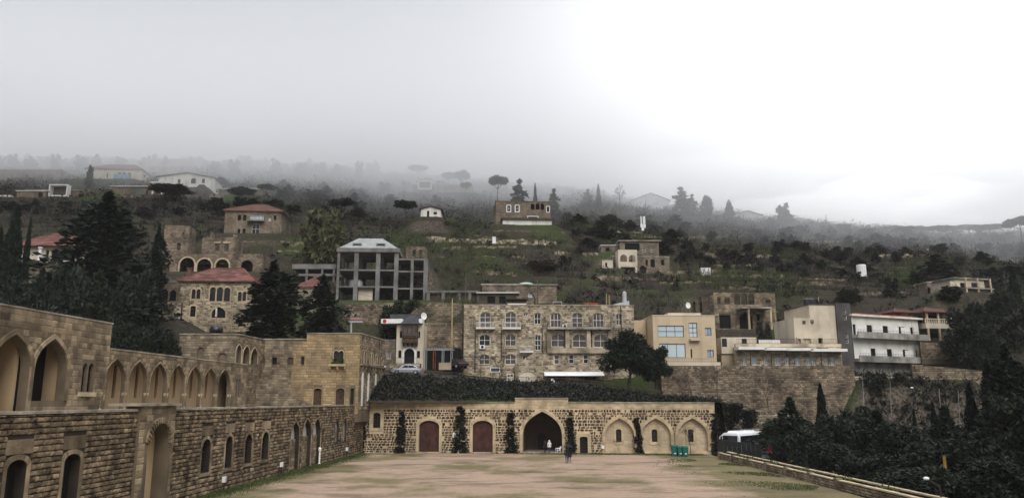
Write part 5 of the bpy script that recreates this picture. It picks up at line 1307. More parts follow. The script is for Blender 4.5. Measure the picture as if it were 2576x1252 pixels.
for x in (502, 577): k = MB(); k.tube(F.p(F.u_at(x), zb_, .1), F.p(F.u_at(x), zt_ - .3, .1), .06, None, 6); k.build('downpipe', 'pole_yellow', h)
house('arcaded_wing', 'dim stone wing with three arched openings joined to the red-roofed house', 'house', 366, 443, 710, 800, 129.5, 6, 'far_stone', [(390.5, 409, 726, 757, 'point', 'dark'), (412, 430, 728, 757, 'point', 'dark'), (372, 387, 726, 757, 'point', 'dark')], roof=('flat', .08, 'stained_concrete'), ext=4)
q = MB(); c = at(543.5, 837, 119); q.lathe(c, [(.95, 0), (1.0, .5), (.85, .95), (.45, 1.25), (.15, 1.35)], 16); solid('water_tank', q, 'tank_black', 'domed black water tank below the pointed arch of the red-roofed house', 'tank', smooth=True)
fl = thing('flag_pole', at(544, 838, 118.5), 'white hanging flag on a banded pole in front of the red-roofed house', 'flag'); q = MB(); a, b = at(544, 838, 118.5), at(544, 774, 118.5); q.tube(a, b, .05, None, 6); q.build('pole', 'rust', fl); q = MB(); p0, p1 = at(541, 796, 118.45), at(547, 775, 118.45)
for i in range(6):
    for j in range(2): q.v.append((p0.x + (p1.x - p0.x) * j, p0.y + .05 * math.sin(i + j), p0.z + (p1.z - p0.z) * i / 5))
for i in range(5): q.f.append((2 * i, 2 * i + 1, 2 * i + 3, 2 * i + 2))
q.build('cloth', 'white_cloth', fl)
house('gabled_outbuilding', 'pale stone outbuilding with red tiles between the two dark cedars', 'house', 745, 800, 722, 790, 131, 8, 'hotel_stone', [], roof=('hip', 2.4, .4, 2.5), ext=2)

# ------------------------------------------------------------------ ruins with arches above it
h, F, W, zb_, zt_ = house('arched_ruin', 'ruined stone arcade of four vaulted arches below a broken storey', 'ruin', 425, 645, 641, 690, 148, 6, 'ruin_stone', [(433, 470, 648, 686, 'round', O), (477.7, 514, 651, 686, 'round', O), (525, 559, 652, 686, 'round', O), (590, 620.6, 654, 684, 'round', O)], roof=('flat', 0.0, 'ruin_stone'), ext=2)
for p in [op(F, a, b, c, d, 'round') for a, b, c, d in ((433, 470, 648, 686), (477.7, 514, 651, 686), (525, 559, 652, 686))]: voussoirs(h, F, p, .3, .06, 'pale_trim')
h, F, W, zb_, zt_ = house('ruined_storey', 'roofless stone block with two empty windows standing on the arched ruin', 'ruin', 505.8, 573.4, 597, 645, 149, 4, 'ruin_stone', [(520, 531.5, 613, 631, R_, O), (544, 556, 615, 632, R_, O), (536, 541, 600, 605, 'oct', O)], roof=None, hollow=True, pad=False, ext=1.5, surr=None)
for xa, xb in ((505, 514), (565, 574)): k = MB(); k.fbox(F, F.u_at(xa), F.u_at(xb), zt_, zt_ + .6 + (xa < 510) * .5, -.5, .05); k.build('broken_corner', 'ruin_stone', h)
for a, b in ((517, 534), (541, 559)): k = MB(); p = op(F, a, b, 608, 612); u0, u1, z0, z1 = bb(p); k.fbox(F, u0, u1, z0, z1, 0, .2); k.build('window_hood', 'pale_trim', h)
house('ruined_gable', 'tall fragment of ruined stone wall behind the cedar branches', 'ruin', 408, 451, 566, 640, 149, 5, 'ruin_stone', [(421, 431, 610, 628, R_, O), (432, 438, 583, 590, 'round', O)], roof=None, hollow=True, pad=False, ext=2, yaw=8)
house('veranda_house', 'low house with red tiled roof and white veranda column half hidden by cypresses', 'house', 30, 158, 620, 668, 140, 10, 'cream_render', [(84, 92, 628, 655, R_, 'dark'), (98, 150, 628, 655, R_, 'dark')], roof=('hip', 3.6, 1.0, 4.5), ext=3)
k = MB(); a = at(97, 664, 137.5); k.lathe(a, [(.4, -1), (.4, .3), (.28, .4), (.26, 2.7), (.4, 2.9), (.4, 3.1)], 12); solid('veranda_column', k, 'white_paint', 'round white column in front of the red tiled veranda', 'column')

# ------------------------------------------------------------------ bare concrete frame
cf = thing('unfinished_building', at(950, 757, 150), 'unfinished grey concrete frame building with mansard roof', 'building')
CF = Frame(at(838, 757, 150), math.radians(3)); dp = 11
PADS.append((CF.o.x, CF.o.x + 19, 147, 162, CF.uv(900, 757)[1] - .2)); KEEP_OUT.append((CF.o.x - 1, CF.o.x + 22, 142, 163))
ucol = [CF.u_at(x) for x in (841, 887, 943, 990, 1031, 1066)]; zf = [CF.uv(900, y)[1] for y in (757, 719, 677, 640)]; zE = CF.uv(915, 634)[1]; zR = CF.uv(1030, 650)[1]
for i, u in enumerate(ucol):
    top = zE if i < 4 else zR; wd_ = (.25, .42, .42, .42, .28, .42)[i]
    for nn in (0, -dp * .5, -dp): k = MB(); k.fbox(CF, u - wd_, u + wd_, zf[0] - 4, top, nn - .5, nn); k.build('column', 'concrete', cf)
for z, ua, ub in ((zf[1], 0, 3), (zf[2], 0, 3), (zf[1] - .3, 3, 5), (zf[2] - .2, 3, 5), (zR, 3, 5), (zf[0] - .2, 1, 5)):
    k = MB(); k.fbox(CF, ucol[ua] - .2, ucol[ub] + .3, z - .3, z, -dp - .48, -.02 - .01 * ua); k.build('floor_slab', 'concrete', cf)
k = MB(); k.fbox(CF, ucol[0] - .45, ucol[3] + .6, zE, zE + .8, -dp - .9, .3); k.build('eaves_beam', 'concrete', cf)
k = MB(); zp = CF.uv(915, 600)[1] + .8; a, b = ucol[0] - .1, ucol[3] + .3; a2, b2 = CF.u_at(884), CF.u_at(947)
k.hexa([CF.p(a, zE + .8, .1), CF.p(b, zE + .8, .1), CF.p(b, zE + .8, -dp - .6), CF.p(a, zE + .8, -dp - .6), CF.p(a2, zp, -dp * .33), CF.p(b2, zp, -dp * .33), CF.p(b2, zp, -dp * .66), CF.p(a2, zp, -dp * .66)]); rf_ = k.build('mansard_roof', 'roof_concrete', cf)
for xa, xb in ((876.5, 894.5), (938.5, 956)):
    k = MB(); ua, ub = CF.u_at(xa), CF.u_at(xb); z0_, z1_ = CF.uv(900, 625)[1], CF.uv(900, 612)[1]; k.slab(CF, outline(ua - .2, ub + .2, z0_ - .25, z1_ + .2), [outline(ua, ub, z0_, z1_)], 3.0, n=-.6); k.build('dormer', 'concrete', rf_); k = MB(); k.fbox(CF, ua - .1, ub + .1, z0_ - .1, z1_ + .1, -1.5, -1.4); k.build('dormer_opening', 'void_black', rf_)
k = MB(); k.fbox(CF, CF.u_at(893), CF.u_at(930), zf[0] - 1, zf[1] - .32, -1.2, -1.0); k.build('infill_wall', 'cream_render', cf)
k = MB(); k.fbox(CF, ucol[2] + .5, ucol[5], zf[0] - 1, zR - .3, -dp + .3, -dp + .4); k.build('back_infill', 'concrete', cf)
k = MB(); k.lathe(CF.p(CF.u_at(884), zf[1], -2.5), [(1.35, 0), (1.35, 1.2), (.9, 1.55), (.3, 1.7)], 16); solid('blue_tank', k, 'galvanised', 'pale grey water tank on a floor of the concrete frame', 'tank')
# lower framed retaining bays beside it, and slab on the left
lf = thing('concrete_bays', at(1130, 757, 149), 'row of low concrete posts and beams retaining the slope beside the frame', 'wall')
LF = Frame(at(1068, 757, 149)); z0_, z1_ = LF.uv(1100, 758)[1], LF.uv(1100, 735)[1]
for x in (1074, 1112, 1153, 1180, 1202): k = MB(); u = LF.u_at(x); k.fbox(LF, u - .3, u + .3, z0_ - 2, z1_, -.5, 0); k.build('post', 'concrete', lf)
k = MB(); k.fbox(LF, 0, LF.u_at(1204), z1_, z1_ + .35, -.6, .1); k.build('beam', 'concrete', lf); k = MB(); k.fbox(LF, 0, LF.u_at(1204), z0_ - 2, z1_ - .1, -.9, -.7); k.build('back_wall', 'retain_mortar', lf)
sl = thing('slab_terrace', at(770, 700, 152), 'half-built grey slab terrace left of the concrete frame', 'structure'); SLF = Frame(at(722, 700, 152))
for ya, yb2, xa, xb in ((664, 676, 722, 835), (688, 694, 740, 835)): k = MB(); p = op(SLF, xa, xb, ya, yb2); u0, u1, z0_, z1_ = bb(p); k.fbox(SLF, u0, u1, z0_, z1_, -6, 0); k.build('slab', 'concrete', sl)
for x in (760, 800, 830): k = MB(); u = SLF.u_at(x); k.fbox(SLF, u - .2, u + .2, SLF.uv(x, 710)[1], SLF.uv(x, 676)[1] - .02, -.5, -.1); k.build('post', 'concrete', sl)
h, F, W, zb_, zt_ = house('ruined_wall', 'small roofless ruin with two tall openings behind the concrete frame', 'ruin', 1021, 1064, 620, 655, 162, 4, 'ruin_stone', [(1031, 1039, 627, 646, R_, O), (1048, 1056, 628, 648, R_, O)], roof=None, hollow=True, ext=1)
h, F, W, zb_, zt_ = house('long_barn', 'long low brown stone house behind the hotel roof', 'house', 1212, 1402, 717, 766, 143, 8, 'ruin_stone', [(1240, 1250, 740, 755, R_, 'dark'), (1330, 1340, 737, 748, R_, G, 1, 1, 'blue_glass'), (1285, 1293, 742, 757, R_, 'dark')], yaw=2, roof=('flat', .2, 'stained_concrete'), ext=2)
k = MB(); u0, u1 = F.u_at(1302), F.u_at(1362); n = 12
for i in range(n + 1):
    t = i / n; u = u0 + (u1 - u0) * t; z = zt_ + .3 + .5 * math.sin(math.pi * min(1, t * 1.25)) ** .8 if t < .8 else zt_ + .3 + .2 * (1 - t)
    for nn in (-.3, -1.5, -3.5): k.v.append(tuple(F.p(u, z * (1) - (.9 * (z - zt_ - .25) if nn != -1.5 else 0), nn)))
for i in range(n):
    for j in range(2): a = i * 3 + j; k.f.append((a, a + 3, a + 4, a + 1))
solid('green_tarpaulin', k, 'tarp_green', 'pale green tarpaulin heaped on the roof of the long brown house', 'tarpaulin')
house('lean_to', 'pale flat lean-to on thin posts beside the long brown house', 'shed', 1205, 1300, 738, 768, 139, 3, 'retain_mortar', [(1225, 1245, 745, 766, R_, 'dark'), (1255, 1272, 745, 766, R_, 'dark')], roof=('flat', .5, 'light_concrete'), ext=2)

# ------------------------------------------------------------------ houses higher on the hill
h, F, W, zb_, zt_ = house('hill_villa', 'stone villa with faded red hip roof and white glazed balcony among bare trees', 'house', 562, 688, 531, 596, 176, 11, 'far_stone', [(573, 582, 540, 554, R_, 'dark'), (587, 596, 540, 554, R_, 'dark'), (606.5, 641, 541, 554.5, R_, G, 4, 2, 'blue_glass'), (654, 660, 547, 556, R_, G, 1, 2, 'blue_glass'), (667, 674, 541, 553, R_, 'dark'), (612, 632, 560, 591, 'round', G, 2, 2, 'dark_glass'), (575, 582, 575, 590, R_, 'dark'), (588, 596, 574, 590, R_, 'dark')], yaw=5, roof=('hip', 2.9, .5, 5, 'old_tile'), ext=4)
balcony(h, F, F.u_at(601), F.u_at(645), F.uv(620, 555)[1], 1.3, .7, .25, 'stained_concrete', 'iron', .3)
h, F, W, zb_, zt_ = house('frame_house', 'stone house with large white square balcony frame high on the left slope', 'house', 62, 180, 479, 512, 232, 9, 'far_stone', [(115, 122, 486, 498, R_, 'dark'), (150, 162, 487, 500, R_, 'dark')], roof=('flat', .1, 'stained_concrete'), ext=4)
def white_frame(F, xa, xb, ya, yb2, label_parent, d=2.5, t=.3):
    p = op(F, xa, xb, ya, yb2); u0, u1, z0, z1 = bb(p); k = MB()
    for a, b, c, e in ((u0, u0 + t, z0, z1), (u1 - t, u1, z0, z1), (u0 + t, u1 - t, z1 - t, z1), (u0 + t, u1 - t, z0, z0 + t * 1.4)): k.fbox(F, a, b, c, e, .5, d)
    k.build('balcony_frame', 'white_paint', label_parent); k = MB(); k.fbox(F, u0 + t, u1 - t, z0 + t * 1.4, z1 - t, .05, .5); k.build('balcony_shade', 'brown_glass', label_parent)
white_frame(F, 85, 133, 469, 499, h)
h, F, W, zb_, zt_ = house('small_annex', 'small pale annex with an open white corner on the left slope', 'house', 40, 68, 481, 506, 230, 5, 'far_stone', [(45, 58, 484, 497, R_, 'dark')], roof=('flat', .3, 'white_render'), ext=4)
house('left_ruin', 'broad dim ruin in fog at the left edge of the hill', 'ruin', -12, 100, 427, 462, 268, 9, 'far_stone', [(5, 14, 437, 453, R_, 'dark'), (45, 52, 438, 450, R_, 'dark'), (62, 68, 439, 450, R_, 'dark')], roof=('flat', .05, 'stained_concrete'), ext=5)
h, F, W, zb_, zt_ = house('blue_balcony_house', 'cream house with orange roof and pale blue balcony sheets in fog', 'house', 213, 313, 426, 458, 262, 11, 'cream_render', [(248, 258, 432, 447, 'round', 'dark'), (260, 271, 432, 447, 'round', 'dark'), (273, 284, 433, 447, 'round', 'dark'), (219, 224, 434, 446, R_, 'dark')], yaw=4, roof=('hip', 3.3, .5, 5), ext=5)
k = MB(); k.fbox(F, F.u_at(244), F.u_at(284), F.uv(260, 452)[1], F.uv(260, 440)[1], .6, 1.6); k.build('balcony_sheet', 'blue_sheet', h)
house('faded_villa', 'large villa with red hip roof nearly lost in fog on the upper left hill', 'house', 333, 448, 420, 455, 295, 12, 'far_stone', [(352, 358, 426, 440, R_, 'dark'), (368, 374, 426, 440, R_, 'dark'), (396, 402, 424, 438, R_, 'dark'), (410, 416, 424, 438, R_, 'dark')], roof=('hip', 5.0, .6, 6), ext=6)
h, F, W, zb_, zt_ = house('white_arch_house', 'low white house with three arched openings and shallow roof in fog', 'house', 397, 505, 446, 468, 246, 9, 'white_render', [(408, 416, 449, 460, 'round', 'dark'), (443, 456, 447, 461, 'round', 'dark'), (472, 480, 448, 460, 'round', 'dark')], roof=('gable', 1.5, .5, 'stained_concrete'), ext=5, yaw=4)
h, F, W, zb_, zt_ = house('green_door_house', 'flat-roofed house with green door and white porch posts above the big cedar', 'house', 278, 383, 470, 497, 232, 8, 'far_stone', [(302, 314, 477, 491, R_, 'door', 'green_paint'), (327, 333, 478, 490, R_, 'dark'), (353, 372, 472, 490, R_, 'dark')], roof=('flat', .5, 'white_render'), ext=5)
for x in (350, 374): k = MB(); u = F.u_at(x); k.fbox(F, u - .2, u + .2, zb_, zt_ + .8, 1, 1.4); k.build('porch_post', 'white_paint', h)
k = MB(); k.fbox(F, F.u_at(345), F.u_at(380), zt_ + .8, zt_ + 1.2, -2, 1.8); k.build('porch_roof', 'white_paint', h)
house('half_hidden_house', 'low flat house with white roof edges half hidden by umbrella pines', 'house', 548, 634, 476, 498, 240, 8, 'far_stone', [(600, 612, 480, 490, R_, 'dark')], roof=('flat', .4, 'white_render'), ext=4)
h, F, W, zb_, zt_ = house('foggy_terrace_house', 'wide flat house with white square balcony frame fading into fog', 'house', 1036, 1184, 466, 490, 268, 9, 'far_stone', [(1075, 1082, 468, 480, R_, 'dark'), (1110, 1118, 470, 480, R_, 'dark')], roof=('flat', .1, 'stained_concrete'), ext=5)
white_frame(F, 1042, 1078, 457, 480, h, 2.0, .35)
h, F, W, zb_, zt_ = house('white_cottage', 'small white cottage with dark roof on the middle slope', 'house', 1058, 1102, 527, 553, 205, 6, 'white_render', [(1066, 1072, 530, 546, R_, 'dark'), (1083, 1092, 533, 539, R_, 'dark')], roof=('gable', .9, .5, 'old_tile'), ext=3)
h, F, W, zb_, zt_ = house('abandoned_mansion', 'large abandoned brown mansion with white-framed windows and lime-washed base', 'house', 1247, 1388, 508, 574, 206, 12, 'far_stone', [(1275, 1284, 516, 532, S, G, 2, 2), (1297, 1306, 516, 532, S, G, 2, 2), (1337, 1347, 512, 527, 'round', O), (1350, 1360, 512, 527, 'round', O), (1363, 1372, 512, 527, 'round', O), (1379, 1385, 520, 533, R_, 'dark'), (1330, 1355, 545, 556, R_, 'dark')], yaw=3, roof=('flat', .1, 'ruin_stone'), ext=4, surr=(.22, 'white_paint'))
k = MB(); k.fbox(F, F.u_at(1263), F.u_at(1390), zb_ - 1, F.uv(1320, 556)[1], .05, 1.6); k.build('lime_base', 'white_render', h); k = MB(); k.fbox(F, F.u_at(1258), F.u_at(1392), F.uv(1320, 556)[1], F.uv(1320, 552)[1], -.02, 2.2); k.build('terrace_edge', 'retain_mortar', h)
house('mansion_side_wing', 'narrow stone wing with one window beside the abandoned mansion', 'house', 1241, 1262, 517, 572, 209, 6, 'far_stone', [(1246, 1252, 527, 536, R_, 'dark')], roof=None, ext=3)
# terraced farmhouse with the arched loggia
h, F, W, zb_, zt_ = house('loggia_house', 'old stone farmhouse with two-arched loggia on tall piers', 'house', 1540, 1694, 646, 694, 178, 9, 'far_stone', [(1543, 1555, 652, 668, R_, 'dark'), (1632, 1638, 653, 667, R_, 'dark'), (1645, 1656, 652, 672, R_, 'dark'), (1672, 1680, 653, 667, R_, 'dark'), (1617, 1632, 668, 690, 'round', 'dark')], yaw=4, roof=('flat', .1, 'stained_concrete'), ext=4)
lg = Frame(F.p(0, 0, 3.2), F.yaw); lp = [op(lg, 1567, 1585, 640, 658, 'round'), op(lg, 1589, 1606, 641, 659, 'round')]; a, b = lg.u_at(1562), lg.u_at(1611); z0_, z1_, z2_ = lg.uv(1585, 669)[1], lg.uv(1585, 628)[1], lg.uv(1585, 698)[1]
k = MB(); k.slab(lg, outline(a, b, z0_, z1_), lp, .4); k.fbox(lg, a, a + .4, z0_, z1_ - .01, -3.2, -.4); k.fbox(lg, b - .4, b, z0_, z1_ - .01, -3.2, -.4); k.fbox(lg, a, b, z0_ - .2, z0_ + .05, -3.2, -.02); k.build('loggia', 'cream_render', h)
for u in (a + .3, b - .3): k = MB(); k.fbox(lg, u - .25, u + .25, z2_ - 3, z0_ - .2, -.6, -.05); k.build('loggia_pier', 'cream_render', h)
h, F, W, zb_, zt_ = house('upper_farmhouse', 'upper flat-roofed farmhouse with shaded veranda behind the loggia house', 'house', 1560, 1668, 607, 650, 188, 8, 'far_stone', [(1580, 1618, 612, 630, R_, 'dark'), (1625, 1634, 622, 634, R_, G, 2, 2), (1645, 1653, 622, 634, R_, G, 2, 2)], roof=('flat', .5, 'stained_concrete'), ext=4)
house('farm_outhouse', 'low pale outhouse with sloping side left of the loggia house', 'shed', 1515, 1548, 655, 680, 176, 6, 'cream_render', [(1528, 1533, 660, 672, R_, 'dark')], roof=('flat', .05, 'stained_concrete'), ext=3, yaw=-8)
house('farm_shed', 'small stone shed with white sheet above the outhouse', 'shed', 1512, 1565, 618, 640, 190, 5, 'ruin_stone', [(1530, 1540, 623, 632, R_, 'dark')], roof=('flat', .15, 'light_concrete'), ext=3)
k = thing('phone_mast', at(1618, 604, 192), 'cellular mast with white panel antennas above the farmhouse roof', 'mast'); q = MB(); q.tube(at(1618, 612, 192), at(1618, 563, 192), .16, .12, 8); q.build('pole', 'iron', k)
for x in (1613, 1618.5, 1622): q = MB(); a, b = at(x, 563, 191.6), at(x, 544, 191.6); q.box(a.x - .13, a.x + .13, a.y - .1, a.y + .1, a.z, b.z); q.build('panel_antenna', 'white_plastic', k)
for x, y in ((1614, 567), (1621, 568), (1617, 575)): q = MB(); a = at(x, y, 191.7); q.box(a.x - .3, a.x + .3, a.y - .2, a.y + .2, a.z - .5, a.z + .4); q.build('radio_unit', 'white_plastic', k)
# buildings on the crest, lost in fog
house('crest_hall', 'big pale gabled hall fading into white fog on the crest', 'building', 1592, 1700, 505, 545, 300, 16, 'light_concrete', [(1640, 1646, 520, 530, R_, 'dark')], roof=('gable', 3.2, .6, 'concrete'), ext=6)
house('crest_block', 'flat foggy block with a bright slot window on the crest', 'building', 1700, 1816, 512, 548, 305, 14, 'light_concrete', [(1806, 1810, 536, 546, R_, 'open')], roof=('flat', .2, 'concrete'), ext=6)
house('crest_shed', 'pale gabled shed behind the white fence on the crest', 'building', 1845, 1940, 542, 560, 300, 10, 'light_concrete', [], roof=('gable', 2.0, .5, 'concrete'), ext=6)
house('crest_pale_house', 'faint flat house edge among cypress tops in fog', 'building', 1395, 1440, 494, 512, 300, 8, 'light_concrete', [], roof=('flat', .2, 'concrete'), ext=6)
cfn = thing('crest_fence', hill_pt(1930, 290), 'long white post-and-rail fence along the foggy crest', 'fence')
pr = None
for x in [1826 + 21 * i for i in range(11)]:
    y0 = 566 + max(0, x - 1960) * .14; a, b = at(x, y0 + 6, 292), at(x, y0 - 22 + max(0, x - 1980) * .06, 292); q = MB(); q.tube(a - Vector((0, 0, 3)), b, .12, None, 5); q.build('post', 'white_paint', cfn)
    if pr:
        for f in (.98, .35): q = MB(); q.tube(pr[0].lerp(pr[1], f), a.lerp(b, f), .08, None, 4); q.build('rail', 'white_paint', cfn)
    pr = (a, b)
h, F, W, zb_, zt_ = house('pale_hut', 'tiny pale hut with white frame on the misty slope', 'shed', 1736, 1756, 571, 584, 250, 4, 'light_concrete', [(1740, 1750, 573, 581, R_, 'dark')], roof=('flat', .2, 'white_render'), ext=3)
# right-hand slope
h, F, W, zb_, zt_ = house('balcony_house', 'two-storey house with open timber balcony on the right slope', 'house', 2405, 2498, 703, 742, 160, 8, 'cream_render', [(2412, 2424, 708, 724, R_, 'dark'), (2436, 2450, 712, 726, R_, 'dark'), (2465, 2485, 712, 726, R_, 'dark')], yaw=16, roof=('flat', .6, 'stained_concrete'), ext=4)
k = MB(); z_ = F.uv(2450, 727)[1]; k.fbox(F, F.u_at(2430), W + .3, z_ - .25, z_, 0, 2); bo = k.build('balcony', 'stained_concrete', h); rail(bo, F, F.u_at(2430), W + .2, z_, .8, 1.9, 'wood_pole', .35, .02)
for x in (2432, 2462, 2494): k = MB(); u = F.u_at(x); k.fbox(F, u - .12, u + .12, z_ - 2.8, zt_, 1.75, 2.0); k.build('post', 'pale_trim', h)
house('stone_hut', 'small square stone hut in front of the balcony house', 'shed', 2334, 2362, 711, 738, 158, 5, 'ruin_stone', [(2350, 2358, 722, 736, R_, 'dark')], roof=('flat', .15, 'stained_concrete'), ext=3)
h, F, W, zb_, zt_ = house('white_post_house', 'low pale house with white posted porch at the right edge', 'house', 2482, 2600, 676, 692, 215, 8, 'far_stone', [(2500, 2515, 679, 690, R_, 'dark'), (2538, 2552, 679, 690, R_, 'dark')], roof=('flat', .5, 'white_render'), ext=4)
house('upper_right_block', 'plain stone block above the white-posted house at the right edge', 'house', 2545, 2600, 655, 676, 228, 6, 'far_stone', [], roof=('flat', .1, 'stained_concrete'), ext=4)

# ------------------------------------------------------------------ the hill is cut round the plots, then the road
build_terrain()
mb = MB(); n = 0
for x in range(820, 1960, 12):
    for Y in (113.4, 120.3):
        X = (x - CX) / FPX / .9813 * Y; mb.v.append((X, Y, ground_z(X, Y) + .06))
for i in range(len(mb.v) // 2 - 1): mb.f.append((2 * i, 2 * i + 2, 2 * i + 3, 2 * i + 1))
tag(mb.build('road', 'asphalt'), kind='structure')

# ------------------------------------------------------------------ roadside bank, yard wall, railing
def sheet_ivy(label, pts, size, seed, mat='ivy_leaf', name='ivy_bank', group=None, cat='ivy'):
    P = np.array(pts); b = P.min(0) * [0, 0, 1] + P.mean(0) * [1, 1, 0]; me = leaf_mesh('foliage', P - b, None, size, mat, seed); o = thing(name, tuple(b), label, cat, group); c = bpy.data.objects.new('foliage', me); COL.objects.link(c); c.parent = o
    return o
r = random.Random(5); pts = []
while len(pts) < 26000:
    x = r.uniform(945, 1800); Y = r.uniform(104.6, 113.0); X = (x - CX) / FPX / .9813 * Y; z = ground_z(X, Y)
    if 1095 < x < 1180 and Y > 110.5 and r.random() < .6: continue
    pts.append((X, Y, z + abs(r.gauss(0, .28)) + (max(0, .7 * mnoise.noise(Vector((X * .35, Y * .35, 2)))) if x < 1430 else -.12)))
sheet_ivy('black-green ivy bank between the front wall and the road railing', pts, .19, 7)
ow_, YWF, YWW, _z = rubble_wall(1800, 1985, 1020, 1150, 112.6, 'stone wall behind the parked coach, half covered by ivy', 'hotel_stone', cap=160, slope=14)
pts = []
while len(pts) < 3800:
    x = r.uniform(1806, 1866); y = 1016 + (r.random() ** 1.3) * 62 * (1 - abs(x - 1838) / 60)
    p = at(x, y, 112.3); pts.append((p.x, p.y - abs(r.gauss(0, .22)), p.z))
for k in range(700):
    x = r.gauss(1885, 10); y = 1030 + r.random() * 45; p = at(x, y, 112.4); pts.append((p.x, p.y - abs(r.gauss(0, .1)), p.z))
sheet_ivy('dense dark ivy hanging over the wall behind the coach', pts, .22, 9, name='hanging_ivy')
rl = thing('road_railing', hill_pt(1400, 113.2), 'low iron railing following the road above the ivy bank', 'railing')
pk = MB(); tr_ = MB(); last = None
xs = [960 + i * 6.5 for i in range(int((1960 - 960) / 6.5))]
for i, x in enumerate(xs):
    p = hill_pt(x, 113.2); q = p + Vector((0, 0, 1.0))
    if i % 8 == 0: k = MB(); k.tube(p - Vector((0, 0, .3)), q + Vector((0, 0, .08)), .045, None, 6); k.build('post', 'wood_pole', rl)
    for t in (0, .5): 
        if last: a = last[0].lerp(p, t); pk.tube(a, a + Vector((0, 0, 1.0)), .02, None, 3)
    if last: tr_.tube(last[1], q, .04, None, 4); tr_.tube(last[0] + Vector((0, 0, .15)), p + Vector((0, 0, .15)), .03, None, 4)
    last = (p, q)
pk.build('pickets', 'wood_pole', rl)['kind'] = 'stuff'; tr_.build('rails', 'wood_pole', rl)

# ------------------------------------------------------------------ low parapet along the court's open side
PP = Frame((24.25, 93.6), math.atan2(-35.5, 1.0)); pl_ = 62
pw = thing('low_parapet', PP.p(20, 0), 'low stone parapet with double coping along the open side of the court', 'wall')
k = MB(); k.slab(PP, [(0, -1.2), (pl_, -1.2), (pl_, .62), (0, .62)], [], .28); pm = k.build('masonry', 'wall_mortar', pw)
stones(pm, PP, [(0, -.05), (pl_, -.05), (pl_, .6), (0, .6)], [], .21, (.3, .6), 'grey_stone', proud=.05, cap=200, gap=.025, seed=91)
k = MB(); k.slab(PP, [(0, -1.2), (pl_, -1.2), (pl_, .72), (0, .72)], [], .25, n=-1.05); k.build('outer_masonry', 'wall_mortar', pw)
k = MB(); k.fbox(PP, 0, pl_, .3, .42, -1.04, -.29); k.build('planter_soil', 'hill_soil', pw)
coping(pw, PP, 0, pl_, .62, h=.1, over=.05, th=.3, mat='pale_trim', seg=1.3); coping(pw, Frame(PP.o - PP.n * 1.05, PP.yaw), 0, pl_, .72, h=.1, over=.05, th=.28, mat='pale_trim', seg=1.3)
for i in range(7): k = MB(); u = .3 + i * 5.2; k.fbox(PP, u - .28, u + .28, -.1, .8, -.34, .1); k.build('pier', 'grey_stone', pw)
mud = MB(); mud.add([(25.4, 20, -2.2), (90, 20, -2.2), (90, 84, -2.2), (25.4, 84, -2.2)], [(0, 1, 2, 3)]); tag(mud.build('orchard_ground', 'hill_soil'), kind='structure')

# ------------------------------------------------------------------ black sheet gate, coach, bins, chair
gf = Frame(at(1808, 1140, 97)); gw = gf.u_at(1899); gate = thing('black_gate', gf.p(gw / 2, -.8), 'black sheet-metal gate with sloping top hiding the coach front', 'gate')
n = 9
for i in range(n):
    a, b = gw * i / n, gw * (i + 1) / n; ta, tb = gf.uv(1808, 1104)[1], gf.uv(1898, 1118)[1]; z_a, z_b = ta + (tb - ta) * i / n, ta + (tb - ta) * (i + 1) / n
    k = MB(); k.slab(gf, [(a + .01, -1.0), (b - .01, -1.0), (b - .01, z_b), (a + .01, z_a)], [], .04); k.build('sheet_panel', 'black_sheet', gate)
k = MB(); k.tube(gf.p(0, gf.uv(1808, 1104)[1], -.06), gf.p(gw, gf.uv(1898, 1118)[1], -.06), .04, None, 6); k.tube(gf.p(0, -.2, -.06), gf.p(gw, -.2, -.06), .04, None, 6); k.build('frame', 'iron', gate)
for u in (-.05, gw + .05): k = MB(); k.tube(gf.p(u, -1.1, -.05), gf.p(u, 2.6 if u < 0 else 1.7, -.05), .06, None, 8); k.build('post', 'iron', gate)
